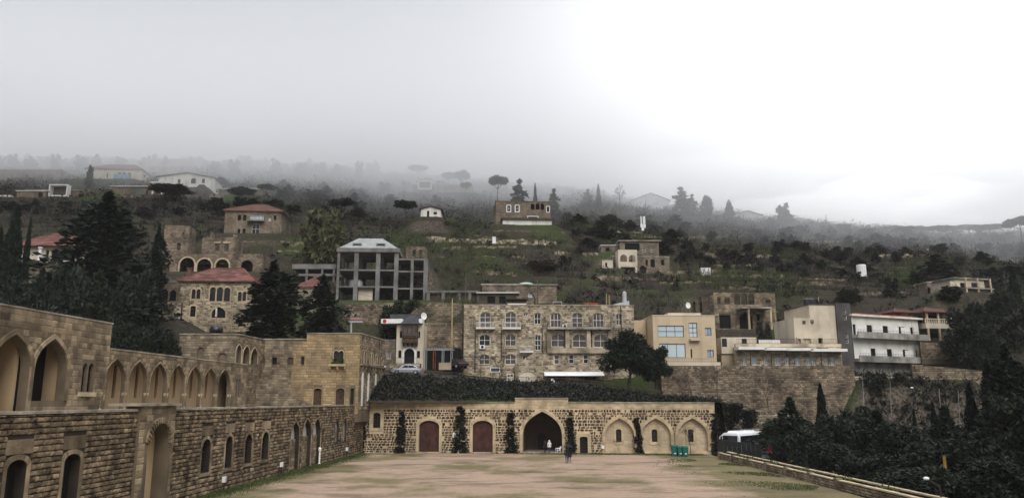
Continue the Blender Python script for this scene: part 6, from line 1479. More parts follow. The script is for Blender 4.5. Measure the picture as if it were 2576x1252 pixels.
def bus():
    c = at(1859, 1146, 100.5); c.z = -.2
    fd = Vector((math.cos(math.radians(39)), -math.sin(math.radians(39)), 0)); sd_ = Vector((-fd.y, fd.x, 0))      # fd: across the front, sd_: along the flank
    o = thing('coach', c + sd_ * 4.5 - fd * 1.25, 'white coach with dark windows parked behind the black gate', 'bus')
    def P(s, a, z): return c + (sd_ * s - fd * a + Vector((0, 0, z))) * .9     # s along, a across (0 = near flank)
    Wd, Ln, Ht = 2.5, 9.6, 3.15
    prof = [(0, .45), (0, 2.75), (.08, 3.0), (.3, 3.15), (Wd - .3, 3.15), (Wd - .08, 3.0), (Wd, 2.75), (Wd, .45)]
    k = MB(); st = [(-.05, .96, .0), (.02, 1, 0), (.35, 1, 0), (Ln, 1, 0), (Ln + .12, .95, 0)]
    for s, f, d in st:
        for a, z in prof: k.v.append(tuple(P(s + (.35 * max(0, (z - 1.2) / 2) if s < .3 else 0), Wd / 2 + (a - Wd / 2) * f, .45 + (z - .45) * (f if z > 2 else 1))))
    m = len(prof)
    for j in range(len(st) - 1):
        for i in range(m): q = (i + 1) % m; k.f.append((j * m + i, j * m + q, (j + 1) * m + q, (j + 1) * m + i))
    k.f.append(tuple(range(m))); k.f.append(tuple(range((len(st) - 1) * m, len(st) * m)))
    k.build('body', 'bus_white', o)
    k = MB(); k.add([P(.13, .16, 1.3), P(.13, Wd - .16, 1.3), P(.40, Wd - .16, 2.78), P(.40, .16, 2.78)], [(0, 1, 2, 3)]); k.v = [tuple(Vector(v) - sd_ * .16) for v in k.v]; k.build('windscreen', 'dark_glass', o)
    k = MB(); k.hexa([P(.75, -.012, 1.55), P(Ln - .3, -.012, 1.55), P(Ln - .3, .01, 1.55), P(.75, .01, 1.55), P(.85, -.012, 2.72), P(Ln - .3, -.012, 2.72), P(Ln - .3, .01, 2.72), P(.85, .01, 2.72)]); k.build('side_window', 'dark_glass', o)
    for i in range(4): s = 2.3 + i * 1.75; k = MB(); k.hexa([P(s, -.02, 1.56), P(s + .06, -.02, 1.56), P(s + .06, .0, 1.56), P(s, .0, 1.56), P(s, -.02, 2.71), P(s + .06, -.02, 2.71), P(s + .06, 0, 2.71), P(s, 0, 2.71)]); k.build('window_bar', 'rubber', o)
    for s0, s1, h in ((.9, 3.6, .26), (4.4, 7.6, .22)): k = MB(); k.hexa([P(s0, .5, 3.14), P(s1, .5, 3.14), P(s1, Wd - .5, 3.14), P(s0, Wd - .5, 3.14), P(s0 + .25, .65, 3.14 + h), P(s1 - .25, .65, 3.14 + h), P(s1 - .25, Wd - .65, 3.14 + h), P(s0 + .25, Wd - .65, 3.14 + h)]); k.build('roof_unit', 'bus_white', o)
    for s in (2.2, 7.2):
        for a in (.12, Wd - .12):
            q = P(s, a, .48); ax = -fd if a > 1 else fd
            k = MB(); k.tube(q - ax * .12, q + ax * .14, .48, .48, 18); t = k.build('wheel', 'rubber', o); k = MB(); k.tube(q + ax * .13, q + ax * .155, .28, .24, 14); k.build('rim', 'galvanised', t)
    for i, (s0, z0, s1, z1, w_) in enumerate(((2.9, 1.0, 4.2, 1.25, .10), (3.6, 1.1, 4.9, 1.5, .12), (4.4, 1.0, 6.2, 1.45, .16), (3.0, .8, 3.7, .95, .07), (5.4, 1.1, 6.9, 1.5, .2))):
        k = MB(); k.hexa([P(s0, -.014, z0), P(s1, -.014, z1 - w_), P(s1, .005, z1 - w_), P(s0, .005, z0), P(s0, -.014, z0 + .05), P(s1, -.014, z1), P(s1, .005, z1), P(s0, .005, z0 + .05)]); k.build('swirl_stripe', 'bus_blue', o)
    for a in (-.22, Wd + .22): k = MB(); q = P(-.1, a, 2.5); k.tube(P(.2, min(max(a, .1), Wd - .1), 2.9), q, .04, None, 6); k.tube(q, q - Vector((0, 0, .75)), .11, .11, 8); k.build('mirror', 'bus_white', o)
    for a in (.25, Wd - .25): k = MB(); q = P(-.02, a, .85); k.tube(q, q - sd_ * .08, .16, .16, 12); k.build('headlight', 'galvanised', o)
bus()
def bin_(x, y, s, label):
    p = gnd(x, y); o = thing('wheelie_bin', p, label, 'bin', 'green bins by the blind arches'); 
    k = MB(); w0, w1, h = .24 * s, .30 * s, 1.0 * s; k.hexa([p + Vector(v) for v in ((-w0, -w0, .06), (w0, -w0, .06), (w0, w0, .06), (-w0, w0, .06), (-w1, -w1 * 1.1, h), (w1, -w1 * 1.1, h), (w1, w1 * 1.1, h), (-w1, w1 * 1.1, h))]); k.build('body', 'green_plastic', o)
    k = MB(); w2 = w1 * 1.08; k.hexa([p + Vector(v) for v in ((-w2, -w2 * 1.15, h), (w2, -w2 * 1.15, h), (w2, w2 * 1.2, h), (-w2, w2 * 1.2, h), (-w2 * .9, -w2, h + .09), (w2 * .9, -w2, h + .09), (w2 * .9, w2 * 1.1, h + .14), (-w2 * .9, w2 * 1.1, h + .14))]); k.build('lid', 'green_plastic', o)
    for sx in (-1, 1): k = MB(); q = p + Vector((sx * w0, w0 + .06, .11)); k.tube(q, q + Vector((sx * .05, 0, 0)), .11, .11, 12); k.build('wheel', 'rubber', o)
    k = MB(); k.tube(p + Vector((-w1 * .7, w1 * 1.3, h + .02)), p + Vector((w1 * .7, w1 * 1.3, h + .02)), .02, None, 6); k.build('handle', 'green_plastic', o)
    k = MB(); k.box(p.x - .11, p.x + .11, p.y - w1 * 1.02 - .02, p.y - w0 - .04, p.z + .3, p.z + .42); k.build('sticker', 'sign_white', o)
bin_(1697, 1146.5, 1.22, 'larger green wheelie bin farthest from the ivy corner'); bin_(1711.5, 1147, 1.12, 'green wheelie bin in the middle of the three'); bin_(1724, 1147.5, 1.12, 'green wheelie bin nearest the ivy corner')
def chair():
    p = gnd(1404, 1140); o = thing('plastic_chair', p, 'white moulded plastic armchair at the porch entrance', 'chair'); R = Matrix.Rotation(math.radians(-70), 3, 'Z'); T = lambda v: p + R @ Vector(v)
    k = MB(); k.hexa([T(v) for v in ((-.25, -.25, .42), (.25, -.25, .42), (.22, .2, .40), (-.22, .2, .40), (-.25, -.25, .45), (.25, -.25, .45), (.22, .2, .43), (-.22, .2, .43))]); k.build('seat', 'white_plastic', o)
    for i in range(5): x = -.2 + .1 * i; k = MB(); k.hexa([T(v) for v in ((x - .035, .2, .45), (x + .035, .2, .45), (x + .035, .23, .45), (x - .035, .23, .45), (x - .035, .36, .86), (x + .035, .36, .86), (x + .035, .39, .86), (x - .035, .39, .86))]); k.build('back_slat', 'white_plastic', o)
    k = MB(); k.tube(T((-.26, .37, .87)), T((.26, .37, .87)), .035, None, 6); k.build('top_rail', 'white_plastic', o)
    for sx in (-1, 1):
        k = MB(); k.tube(T((sx * .28, -.28, 0)), T((sx * .26, -.2, .45)), .028, .035, 6); k.build('leg', 'white_plastic', o); k = MB(); k.tube(T((sx * .28, .3, 0)), T((sx * .24, .2, .45)), .028, .035, 6); k.build('leg', 'white_plastic', o)
        k = MB(); k.path([T((sx * .26, -.2, .45)), T((sx * .28, -.22, .66)), T((sx * .28, .28, .68))], .03); k.build('armrest', 'white_plastic', o)
chair()

# ------------------------------------------------------------------ people
def person(loc, yaw, h, label, mats, stride=.0, arm_up=None, hood=False, long_coat=False, group=None):
    """one skinned figure; +y is the way it faces; mats = (top, legs, head)"""
    V = []; Ed = []; Rr = []
    def v(p, r_, parent=None):
        V.append(Vector(p)); Rr.append(r_); i = len(V) - 1
        if parent is not None: Ed.append((parent, i))
        return i
    pel = v((0, 0, .95), .145); sp = v((0, -.01, 1.14), .14, pel); ch = v((0, -.01, 1.36), .165, sp); nk = v((0, .01, 1.50), .065, ch); hd = v((0, .03, 1.60), .092, nk); tp = v((0, .02, 1.70), .075, hd)
    nose = v((0, .125, 1.60), .022, hd)
    for s in (-1, 1):
        sh = v((s * .185, -.01, 1.42), .075, ch)
        if arm_up == s: el = v((s * .24, .16, 1.24), .05, sh); wr = v((s * .16, .30, 1.42), .036, el); up = Vector((0, .02, .06))
        else: el = v((s * .245, -.03, 1.15), .052, sh); wr = v((s * .235, .06, .91), .036, el); up = Vector((0, .02, -.07))
        pm_ = v(V[wr] + up, .036, wr)
        for f in range(4): k1 = v(V[pm_] + up * .55 + Vector((s * (.012 - .014 * 0), -.03 + .02 * f, 0)), .0095, pm_); v(V[k1] + up * .5 + Vector((-s * .012, .004, 0)), .008, k1)
        t1 = v(V[wr] + up * .6 + Vector((-s * .02, .045, 0)), .011, wr); v(V[t1] + up * .4 + Vector((-s * .005, .015, 0)), .009, t1)
        st_ = stride * s
        hp = v((s * .095, 0, .90), .105, pel); kn = v((s * .10, .05 + st_ * .5, .50), .068, hp); an = v((s * .10, -.02 + st_, .09), .045, kn); v((s * .105, .13 + st_, .035), .038, an)
    me = bpy.data.meshes.new('body'); me.from_pydata(V, Ed, []); o = bpy.data.objects.new('body', me); COL.objects.link(o)
    sk = o.modifiers.new('skin', 'SKIN'); sk.use_smooth_shade = True; o.modifiers.new('sub', 'SUBSURF').levels = 1
    for i, q in enumerate(Rr): me.skin_vertices[0].data[i].radius = (q, q)
    me.skin_vertices[0].data[0].use_root = True
    dg = bpy.context.evaluated_depsgraph_get(); dg.update(); nm = bpy.data.meshes.new_from_object(o.evaluated_get(dg)); bpy.data.objects.remove(o)
    for m_ in (mats[0], mats[1], mats[2], 'skin', 'rubber'): nm.materials.append(MATS[m_])
    for p in nm.polygons:
        c = p.center
        hand = abs(c.x) > .13 and (abs(c.z - .84) < .07 if arm_up is None or math.copysign(1, c.x) != arm_up else c.z > 1.44 and c.y > .24)
        p.material_index = 4 if c.z < .075 else 3 if hand else (2 if (c.z > 1.53 and (c.y < .07 or c.z > 1.67 or hood)) else 3 if c.z > 1.50 else (1 if c.z < (.72 if long_coat else .93) and abs(c.x) < .2 else 0))
    root = thing('person', loc, label, 'person', group); root.rotation_euler.z = yaw; root.scale = (h / 1.76,) * 3
    b = bpy.data.objects.new('body', nm); COL.objects.link(b); b.parent = root
    k = MB()                                                # jacket hem
    zlo, zhi = (.70, 1.05) if long_coat else (.86, 1.05); k.v = []; n = 14
    for z, rx, ry in ((zlo, .225, .165), ((zlo + zhi) / 2, .205, .155), (zhi, .18, .15)):
        for i in range(n): a = 6.283 * i / n; k.v.append((rx * math.cos(a), ry * math.sin(a) - .01, z))
    for j in range(2):
        for i in range(n): k.f.append((j * n + i, j * n + (i + 1) % n, (j + 1) * n + (i + 1) % n, (j + 1) * n + i))
    me2 = mesh_of(k, 'jacket_hem', mats[0]); c = bpy.data.objects.new('jacket_hem', me2); COL.objects.link(c); c.parent = root
    if not hood:
        k = MB(); k.lathe((0, 0, 0), [(.02, 1.50), (.085, 1.53), (.103, 1.62), (.095, 1.70), (.05, 1.765), (.01, 1.775)], 12); k.v = [(a, b_ - .02, z) for a, b_, z in k.v]; me3 = mesh_of(k, 'hair', mats[2]); c = bpy.data.objects.new('hair', me3); COL.objects.link(c); c.parent = root
    else:
        k = MB(); k.lathe((0, 0, 0), [(.09, 1.46), (.118, 1.54), (.122, 1.64), (.10, 1.73), (.04, 1.79), (.01, 1.80)], 12); k.v = [(a, b_ - .03, z) for a, b_, z in k.v]; me3 = mesh_of(k, 'hood', mats[0]); c = bpy.data.objects.new('hood', me3); COL.objects.link(c); c.parent = root
    return root
person(gnd(1382, 1140), .1, 1.68, 'person in white hooded jacket and jeans walking into the porch', ('white_cloth', 'denim', 'white_cloth'), .12, hood=True)
person(gnd(1371, 1139.5), .0, 1.74, 'person in dark clothes beside the white-jacketed one at the porch', ('black_cloth', 'black_cloth', 'hair'), .08)
pA = gnd(1426, 1164.5); pB = gnd(1433.5, 1163.5)
person(pA, .05, 1.74, 'person in black coat and jeans walking under the umbrella', ('black_cloth', 'denim', 'hair'), .14, arm_up=1, long_coat=False)
person(pB, -.05, 1.66, 'person in black coat and grey trousers walking under the umbrella', ('black_cloth', 'grey_cloth', 'hair'), -.12, long_coat=True)
um = thing('umbrella', pA + Vector((.2, .2, 1.3)), 'open black umbrella held over two walking people', 'umbrella'); k = MB(); c = pA + Vector((.20, .25, 0)); ns, nr = 16, 6
for j in range(nr):
    t = j / (nr - 1)
    for i in range(ns):
        a = 6.283 * i / ns; rr = .56 * t * (1 - .05 * (i % 2) * t); k.v.append((c.x + rr * math.cos(a), c.y + rr * math.sin(a), 2.0 - .30 * t ** 1.8 - (.0 if i % 2 == 0 else -.02 * t)))
for j in range(nr - 1):
    for i in range(ns): k.f.append((j * ns + i, j * ns + (i + 1) % ns, (j + 1) * ns + (i + 1) % ns, (j + 1) * ns + i))
k.build('canopy', 'black_cloth', um, True); k = MB(); k.tube((c.x, c.y, 1.18), (c.x, c.y, 2.06), .012, None, 6); k.build('shaft', 'galvanised', um)
for i in range(8): a = 6.283 * i / 8; k = MB(); k.tube((c.x, c.y, 1.97), (c.x + .55 * math.cos(a), c.y + .55 * math.sin(a), 1.69), .006, None, 4); k.build('rib', 'galvanised', um)
pr_ = at(1938, 1156, 94); pr_.z = -.2
person(pr_, 2.6, 1.78, 'person in red hooded jacket standing behind the coach by the trees', ('red_cloth', 'black_cloth', 'hair'), .05, hood=True)

# ------------------------------------------------------------------ cars
def car(p, yaw, paint, label, L_=4.5):
    o = thing('parked_car', p, label, 'car'); R = Matrix.Rotation(yaw, 3, 'Z'); T = lambda x, y, z: p + R @ Vector((x, y, z))
    prof = [(-2.25, .35), (-2.28, .7), (-2.15, .92), (-1.75, .98), (-1.05, 1.38), (-.5, 1.48), (.35, 1.46), (1.15, .98), (1.95, .82), (2.22, .6), (2.22, .35)]
    k = MB(); m = len(prof)
    for y, f in ((-.86, .0), (-.80, 1), (.80, 1), (.86, 0)):
        for x, z in prof: k.v.append(tuple(T(x * (L_ / 4.5) * (.985 if f == 0 else 1), y * (1 if z < 1.0 else .84), z if f else min(z, 1.0 + (z - 1) * .8))))
    for j in range(3):
        for i in range(m): q = (i + 1) % m; k.f.append((j * m + i, j * m + q, (j + 1) * m + q, (j + 1) * m + i))
    k.f.append(tuple(range(m))); k.f.append(tuple(range(3 * m, 4 * m))); k.build('body', paint, o)
    for s in (-1, 1):
        k = MB(); y = s * .79; k.add([T(-1.45, y * 1.02, 1.0), T(.95, y * 1.02, 1.0), T(.35, y * .92, 1.38), T(-.95, y * .92, 1.36)], [(0, 1, 2, 3)]); k.v = [tuple(Vector(q) + R @ Vector((0, s * .02, 0))) for q in k.v]; w_ = k.build('side_window', 'dark_glass', o)
        k = MB(); a, b = T(-.25, y * 1.05, 1.0), T(-.25, y * .95, 1.4); k.tube(a, b, .03, None, 4); k.build('window_pillar', paint, w_)
        for x in (-1.35, 1.4):
            k = MB(); a, b = T(x, s * .72, .33), T(x, s * .90, .33); k.tube(a, b, .33, .33, 16); t = k.build('wheel', 'rubber', o); k = MB(); a, b = T(x, s * .89, .33), T(x, s * .915, .33); k.tube(a, b, .2, .18, 12); k.build('rim', 'galvanised', t)
        k = MB(); k.hexa([T(-2.30, s * .55, .72), T(-2.30, s * .82, .72), T(-2.2, s * .82, .72), T(-2.2, s * .55, .72), T(-2.28, s * .55, .9), T(-2.28, s * .82, .9), T(-2.15, s * .82, .9), T(-2.15, s * .55, .9)]); k.build('tail_light', 'red_lamp', o)
        k = MB(); k.hexa([T(2.1, s * .5, .6), T(2.1, s * .8, .6), T(2.25, s * .8, .6), T(2.25, s * .5, .6), T(2.05, s * .5, .76), T(2.05, s * .8, .76), T(2.15, s * .8, .76), T(2.15, s * .5, .76)]); k.build('headlight', 'white_plastic', o)
car(hill_pt(1032, 116.2, .08), math.pi, 'silver_paint', 'silver saloon car parked on the road in front of the bay house')
car(hill_pt(1152, 121.5, .9), 2.2, 'tank_black', 'black car with red tail lamp in the shade beside the hotel')
car(hill_pt(942, 118.5, .1), .35, 'silver_paint', 'grey car half hidden behind the palace corner')

# ------------------------------------------------------------------ poles, lamps, signs
def pole(xa, ya, xb, yb2, Y, r_, mat, label, cat='pole', name='utility_pole', arms=0, group=None):
    a, b = at(xa, ya, Y), at(xb, yb2, Y); o = thing(name, a, label, cat, group); k = MB(); k.tube(a - Vector((0, 0, 1)), b, r_ * 1.1, r_ * .8, 8); k.build('shaft', mat, o)
    for i in range(arms): k = MB(); q = b - Vector((0, 0, .4 + .5 * i)); k.tube(q - Vector((.6, 0, 0)), q + Vector((.6, 0, 0)), .04, None, 5); k.build('crossarm', mat, o)
    return o
pole(1136.5, 866, 1138, 750, 122.5, .13, 'pole_yellow', 'yellowish utility pole between bay house and hotel')
pole(1171, 765, 1172, 688, 146, .1, 'wood_pole', 'dark ladder-like pole beside the low concrete bays', arms=4)
pole(1956, 832, 1948, 778, 138, .1, 'pole_yellow', 'leaning yellowish pole at the corner of the ruined mansion', arms=1)
pole(2078, 585, 2078, 540, 285, .16, 'iron', 'lone street light pole on the bright crest', arms=1)
pole(1102, 492, 1102, 455, 262, .14, 'wood_pole', 'thin dark pole in front of the foggy terrace house')
pole(1352, 768, 1352, 700, 141, .1, 'wood_pole', 'dark pole rising through the green tarpaulin tree')
for i, (xa, ya, xb, yb2) in enumerate(((2174, 1048, 2170, 957), (2242, 1042, 2239, 961), (2366, 1034, 2362, 976), (2414, 1058, 2410, 981))):
    pole(xa, ya, xb, yb2, 117, .045, 'stained_concrete', ('pale pole nearest the high retaining wall', 'second pale pole on the rocky bank', 'third pale pole on the rocky bank', 'pale pole nearest the dark evergreens')[i], name='bank_pole', group='pale poles on the rocky bank')
def lamp(base, pts, label, head=True):
    o = thing('street_lamp', base, label, 'street lamp'); k = MB(); k.path(pts, .06, 6); k.build('shaft', 'iron', o); k = MB(); e = Vector(pts[-1]); d = (e - Vector(pts[-2])).normalized(); k.lathe(e, [(.05, .12), (.16, .08), (.18, 0), (.12, -.06), (.02, -.08)], 12); k.build('lamp_head', 'white_plastic', o)
a = at(2300, 1090, 100); lamp(a, [a - Vector((0, 0, 3)), at(2298, 985, 100), at(2294, 975, 100)], 'dark street lamp standing before the rocky bank')
a = at(2372, 1240, 50); lamp(a, [a - Vector((0, 0, 2)), at(2363, 1222, 50), at(2330, 1203, 50)], 'curved street lamp with white head among the bottom right bushes')
ys = thing('yellow_banner', at(2376, 1186, 55), 'narrow yellow hanging banner among the dark trees', 'sign'); k = MB(); a, b = at(2375.5, 1187, 55), at(2378.5, 1146, 55); k.box(a.x, b.x, 55, 55.03, a.z, b.z); k.build('cloth', 'yellow_paint', ys); k = MB(); k.tube((b.x + .04, 55, -2.2), (b.x + .04, 55, b.z + .05), .025, None, 6); k.tube((a.x - .1, 55, b.z + .03), (b.x + .05, 55, b.z + .03), .02, None, 5); k.build('bracket', 'iron', ys)
gs = thing('roadside_sign', at(901, 838, 117), 'grey and red box sign on a pole above the palace roof', 'sign'); sf_ = Frame(at(890, 800, 117))
for c0, c1, m_ in ((798, 803.5, 'stained_concrete'), (803.5, 806.5, 'red_paint'), (806.5, 811, 'galvanised')): k = MB(); u0, u1, z0, z1 = bb(op(sf_, 875, 907.5, c0, c1)); k.fbox(sf_, u0, u1, z0 + .003, z1, -1.2, 0); k.build('panel', m_, gs)
k = MB(); k.tube(at(883, 845, 116.5), at(883, 811, 116.5), .16, None, 8); k.build('pole', 'galvanised', gs)
dish(hill_pt(1068, 123, 7.5), .6, 'satellite dish on a pole beside the slate roof', az=.8)
for x, y, Y, w_, h_, lab, m_ in ((2167, 682, 190, 1.15, 1.6, 'round white water tank on the green right slope', 'white_paint'),):
    k = MB(); p = at(x, y, Y); k.lathe(p, [(w_, -1.5), (w_, h_ * .92), (w_ * .9, h_), (.1, h_ * 1.02)], 18); solid('white_tank', k, m_, lab, 'tank')
for i, (x, y, Y, w_, h_, lab) in enumerate(((1776, 686, 176, 1.1, 1.2, 'white cube box on the slope right of the loggia house'), (1986, 684, 190, .9, .7, 'small white box on the dark slope left of the round tank'), (1243, 600, 178, .4, .5, 'tiny white marker on the green terrace'), (13, 498, 225, 1.6, .9, 'white panel van-like box at the left edge of the hill'))):
    k = MB(); p = at(x, y, Y); k.box(p.x - w_, p.x + w_, p.y, p.y + 1.5, p.z - 1.2, p.z + h_ * .9); k.box(p.x - w_ * 1.04, p.x + w_ * 1.04, p.y - .05, p.y + 1.55, p.z + h_ * .9, p.z + h_); solid('white_box', k, 'white_paint', lab, 'box')
# a few cables
def cable(a, b, sag, label):
    k = MB(); n = 14; pts = [a.lerp(b, i / n) - Vector((0, 0, sag * 4 * (i / n) * (1 - i / n))) for i in range(n + 1)]; k.path(pts, .022, 3); solid('cable', k, 'iron', label, 'cable')
cable(at(890, 735, 128), at(1138, 752, 122.4), .8, 'sagging cable running to the yellowish pole'); cable(at(1138, 752, 122.4), at(1165, 772, 122), .3, 'short cable from the yellowish pole to the hotel'); cable(at(350, 838, 98), at(448, 858, 92), .7, 'pale wire hanging from the palace corner to the hedge')

# ------------------------------------------------------------------ trees
K_CED = [(cedar(20, 8.0, 17000, 3, .36, 'needles', 13, .05), 20, 8.0), (cedar(18, 6.0, 14000, 8, .32, 'needles', 12, .06), 18, 6.0)]
K_CYP = [(cypress(12, 1.7, 8000, 4, .2, 'needles'), 12, 1.7), (cypress(10, 1.2, 5500, 9, .18, 'needles'), 10, 1.2)]
K_BRO = [(broad(9, 4.2, 17000, 5, .19, 'leaf_dark', .08, 26), 9, 4.2), (broad(8, 4.0, 16000, 15, .18, 'leaf_dark', .05, 24), 8, 4.0)]
K_PIN = [(cedar(10, 4.4, 12000, 21, .22, 'pine_needles', 8, .34), 10, 4.4), (cedar(9, 3.2, 9000, 22, .2, 'pine_needles', 8, .2), 9, 3.2)]
K_UMB = [(umbrella_pine(12, 5.0, 2600, 31, .5, 'leaf_far'), 12, 5.0), (umbrella_pine(10, 4.4, 2200, 32, .5, 'leaf_far', .74), 10, 4.4)]
K_FAR = [(broad(9, 4.0, 1500, 41, .62, 'leaf_far', .05, 14), 9, 4.0), (broad(8, 3.4, 1300, 42, .6, 'leaf_far', .1, 12), 8, 3.4), (cedar(11, 3.2, 1300, 43, .6, 'leaf_far', 8, .05), 11, 3.2)]
RN = (broad(9, 4.0, 17000, 25, .19, 'pine_needles', .36, 22), 9, 4.0)
K_OLI = [(broad(10, 5.0, 4200, 51, .5, 'leaf_olive', .05, 22), 10, 5.0)]
BARE = [(( bare_mesh(8, 61, .42, 6),), 8, 3.0), ((bare_mesh(7, 62, .5, 6),), 7, 3.0), ((bare_mesh(6, 63, .38, 6),), 6, 2.4)]
def tree(kit, x, yt, Y, wpx, name, label, zb=None, group=None, cat='tree', rz=None, parts=('crown', 'trunk')):
    me, H, R = kit; X = at(x, yt, Y).x; z = ground_z(X, Y) if zb is None else zb; h = zof(yt, Y) - z
    sx = wpx / 2 * (Y / FPX) / R * (1.3 if kit in K_CED + K_PIN else 1.2 if kit in K_BRO else 1.0)
    return plant(name, me, (X, Y, z), (sx, sx, max(h, 1) / H), label, cat, group, rz, parts)
USED = {}
def near(x, y, lead):
    mx, my, nm = min(MARKS, key=lambda m: abs(m[0] - x) + 1.6 * abs(m[1] - y)); dx, dy = x - mx, y - my
    w_ = ('left of' if dx < 0 else 'right of') if abs(dx) > 1.3 * abs(dy) else ('above' if dy < 0 else 'below'); d = math.hypot(dx, dy)
    s = '%s %s the %s' % (lead, ('close ' if d < 45 else '') + w_, nm); USED[s] = USED.get(s, 0) + 1; q = USED[s]
    return s if q == 1 else s + (', the %s of them' % ('second', 'third', 'fourth', 'fifth', 'sixth', 'seventh', 'eighth', 'ninth', 'tenth', 'eleventh', 'twelfth', 'thirteenth', 'fourteenth', 'fifteenth', 'sixteenth', 'last')[min(q - 2, 15)])
C0, C1 = K_CED; Y0, Y1 = K_CYP; B0, B1 = K_BRO; P0, P1 = K_PIN; U0, U1 = K_UMB; F0, F1, F2 = K_FAR
GZ = 5.6
tree(C0, 275, 480, 120, 330, 'cedar_tree', 'huge dark cedar towering behind the upper arcade', zb=13)
tree(C1, 402, 562, 124, 90, 'cedar_tree', 'slim ragged cedar beside the huge one, before the ruined gable', zb=17)
tree(C1, 690, 655, 112, 250, 'cedar_tree', 'broad dark cedar right of the red-roofed house', zb=9)
tree(C1, 815, 688, 114, 165, 'cedar_tree', 'smaller dark cedar in front of the concrete frame', zb=9)
tree(Y0, 45, 520, 112, 85, 'cypress', 'broad dark cypress at the left edge', zb=12)
tree(Y1, 78, 552, 113, 30, 'cypress', 'thin cypress beside the broad one at the left edge', zb=14)
tree(Y1, 4, 575, 112, 50, 'cypress', 'cypress cut by the left picture edge', zb=13)
for i, (x, yt, Y, w_, lab) in enumerate(((30, 665, 104, 150, 'dark bushy tree under the left cypresses'), (118, 655, 108, 130, 'dark bushy tree in front of the veranda house'), (205, 640, 110, 150, 'dark bushy tree at the left foot of the huge cedar'), (330, 655, 114, 150, 'dark bushy tree at the right foot of the huge cedar'), (90, 735, 92, 200, 'dark rounded tree just behind the tall arcade bay'), (235, 760, 94, 160, 'dark rounded tree behind the step of the arcade roof'), (165, 700, 98, 170, 'dark rounded tree between the bushy ones behind the arcade'))):
    tree((B0, B1)[i % 2], x, yt, Y, w_, 'evergreen_tree', lab, zb=GZ, group='dark garden trees behind the arcade')
for i, (x, yt, Y, w_, lab) in enumerate(((300, 795, 88, 90, 'clipped dark shrub right behind the arcade step'), (355, 800, 89, 100, 'dark shrub in the middle of the garden hedge'), (415, 812, 90, 90, 'dark shrub nearest the palace corner'))):
    tree((B1, B0)[i % 2], x, yt, Y, w_, 'garden_shrub', lab, zb=GZ, group='garden hedge shrubs', cat='shrub')
# cycad with arching fronds
cy_ = thing('palm_plant', at(228, 800, 92), 'arching feathery palm plant above the arcade roof', 'plant'); base = at(228, 800, 92)
for i in range(16):
    a = 6.283 * i / 16 + .2; k = MB(); L_ = 2.3; prev = base
    for j in range(1, 7):
        t = j / 6; q = base + Vector((math.cos(a) * L_ * t, math.sin(a) * L_ * t, 2.0 * t - 1.3 * t * t + .4)); k.tube(prev, q, .02, .015, 3)
        for s in (-1, 1): d = Vector((-math.sin(a), math.cos(a), .15)) * s * .4 * (1.2 - t); k.add([prev, q, q + d], [(0, 1, 2)])
        prev = q
    k.build('frond', 'grass_blade', cy_)
k = MB(); k.tube(base - Vector((0, 0, 5)), base + Vector((0, 0, .4)), .25, .2, 8); k.build('trunk', 'bark', cy_)
# pines in front of the hotel
tree(RN, 1580, 826, 114.5, 170, 'pine_tree', 'dense pine with bare trunk in front of the hotel corner', rz=.5); tree(RN, 1646, 866, 115.5, 100, 'pine_tree', 'smaller dense pine right of the one at the hotel corner', rz=1.5)
for i, (x, yt, Y, w_, lab) in enumerate(((1735, 915, 116, 70, 'bare leafless tree against the retaining wall, nearest the pines'), (1800, 908, 116, 70, 'bare leafless tree against the retaining wall below the house corner'), (1925, 905, 116, 85, 'bare leafless tree against the retaining wall below the restaurant'), (1462, 948, 111, 40, 'thin bare sapling on the ivy bank below the shop awning'))):
    tree(BARE[i % 3], x, yt, Y, w_, 'bare_tree', lab, parts=('branches',), group='bare trees along the road')
tree(BARE[1], 1345, 700, 138, 130, 'bare_tree', 'wide leafless tree behind the hotel roof', parts=('branches',)); tree(BARE[0], 1210, 872, 119, 45, 'bare_shrub', 'leafless climbing shrub at the hotel foot', parts=('branches',), cat='shrub'); tree(BARE[2], 1262, 868, 119.2, 60, 'bare_shrub', 'leafless shrub by the hotel downpipe', parts=('branches',), cat='shrub')
pz_ = gnd(1727, 1143)
k = plant('bare_tree', BARE[2][0], (pz_.x + .4, pz_.y - .6, 0), (.55, .55, .75), 'thin leafless tree in front of the last blind arch', 'tree', None, 1.0, ('branches',)); px_ = gnd(1550, 1142); plant('bare_tree', BARE[2][0], (px_.x + .3, px_.y - .4, 0), (.3, .3, .42), 'small leafless sapling in front of the first blind arch', 'tree', None, 2.0, ('branches',))
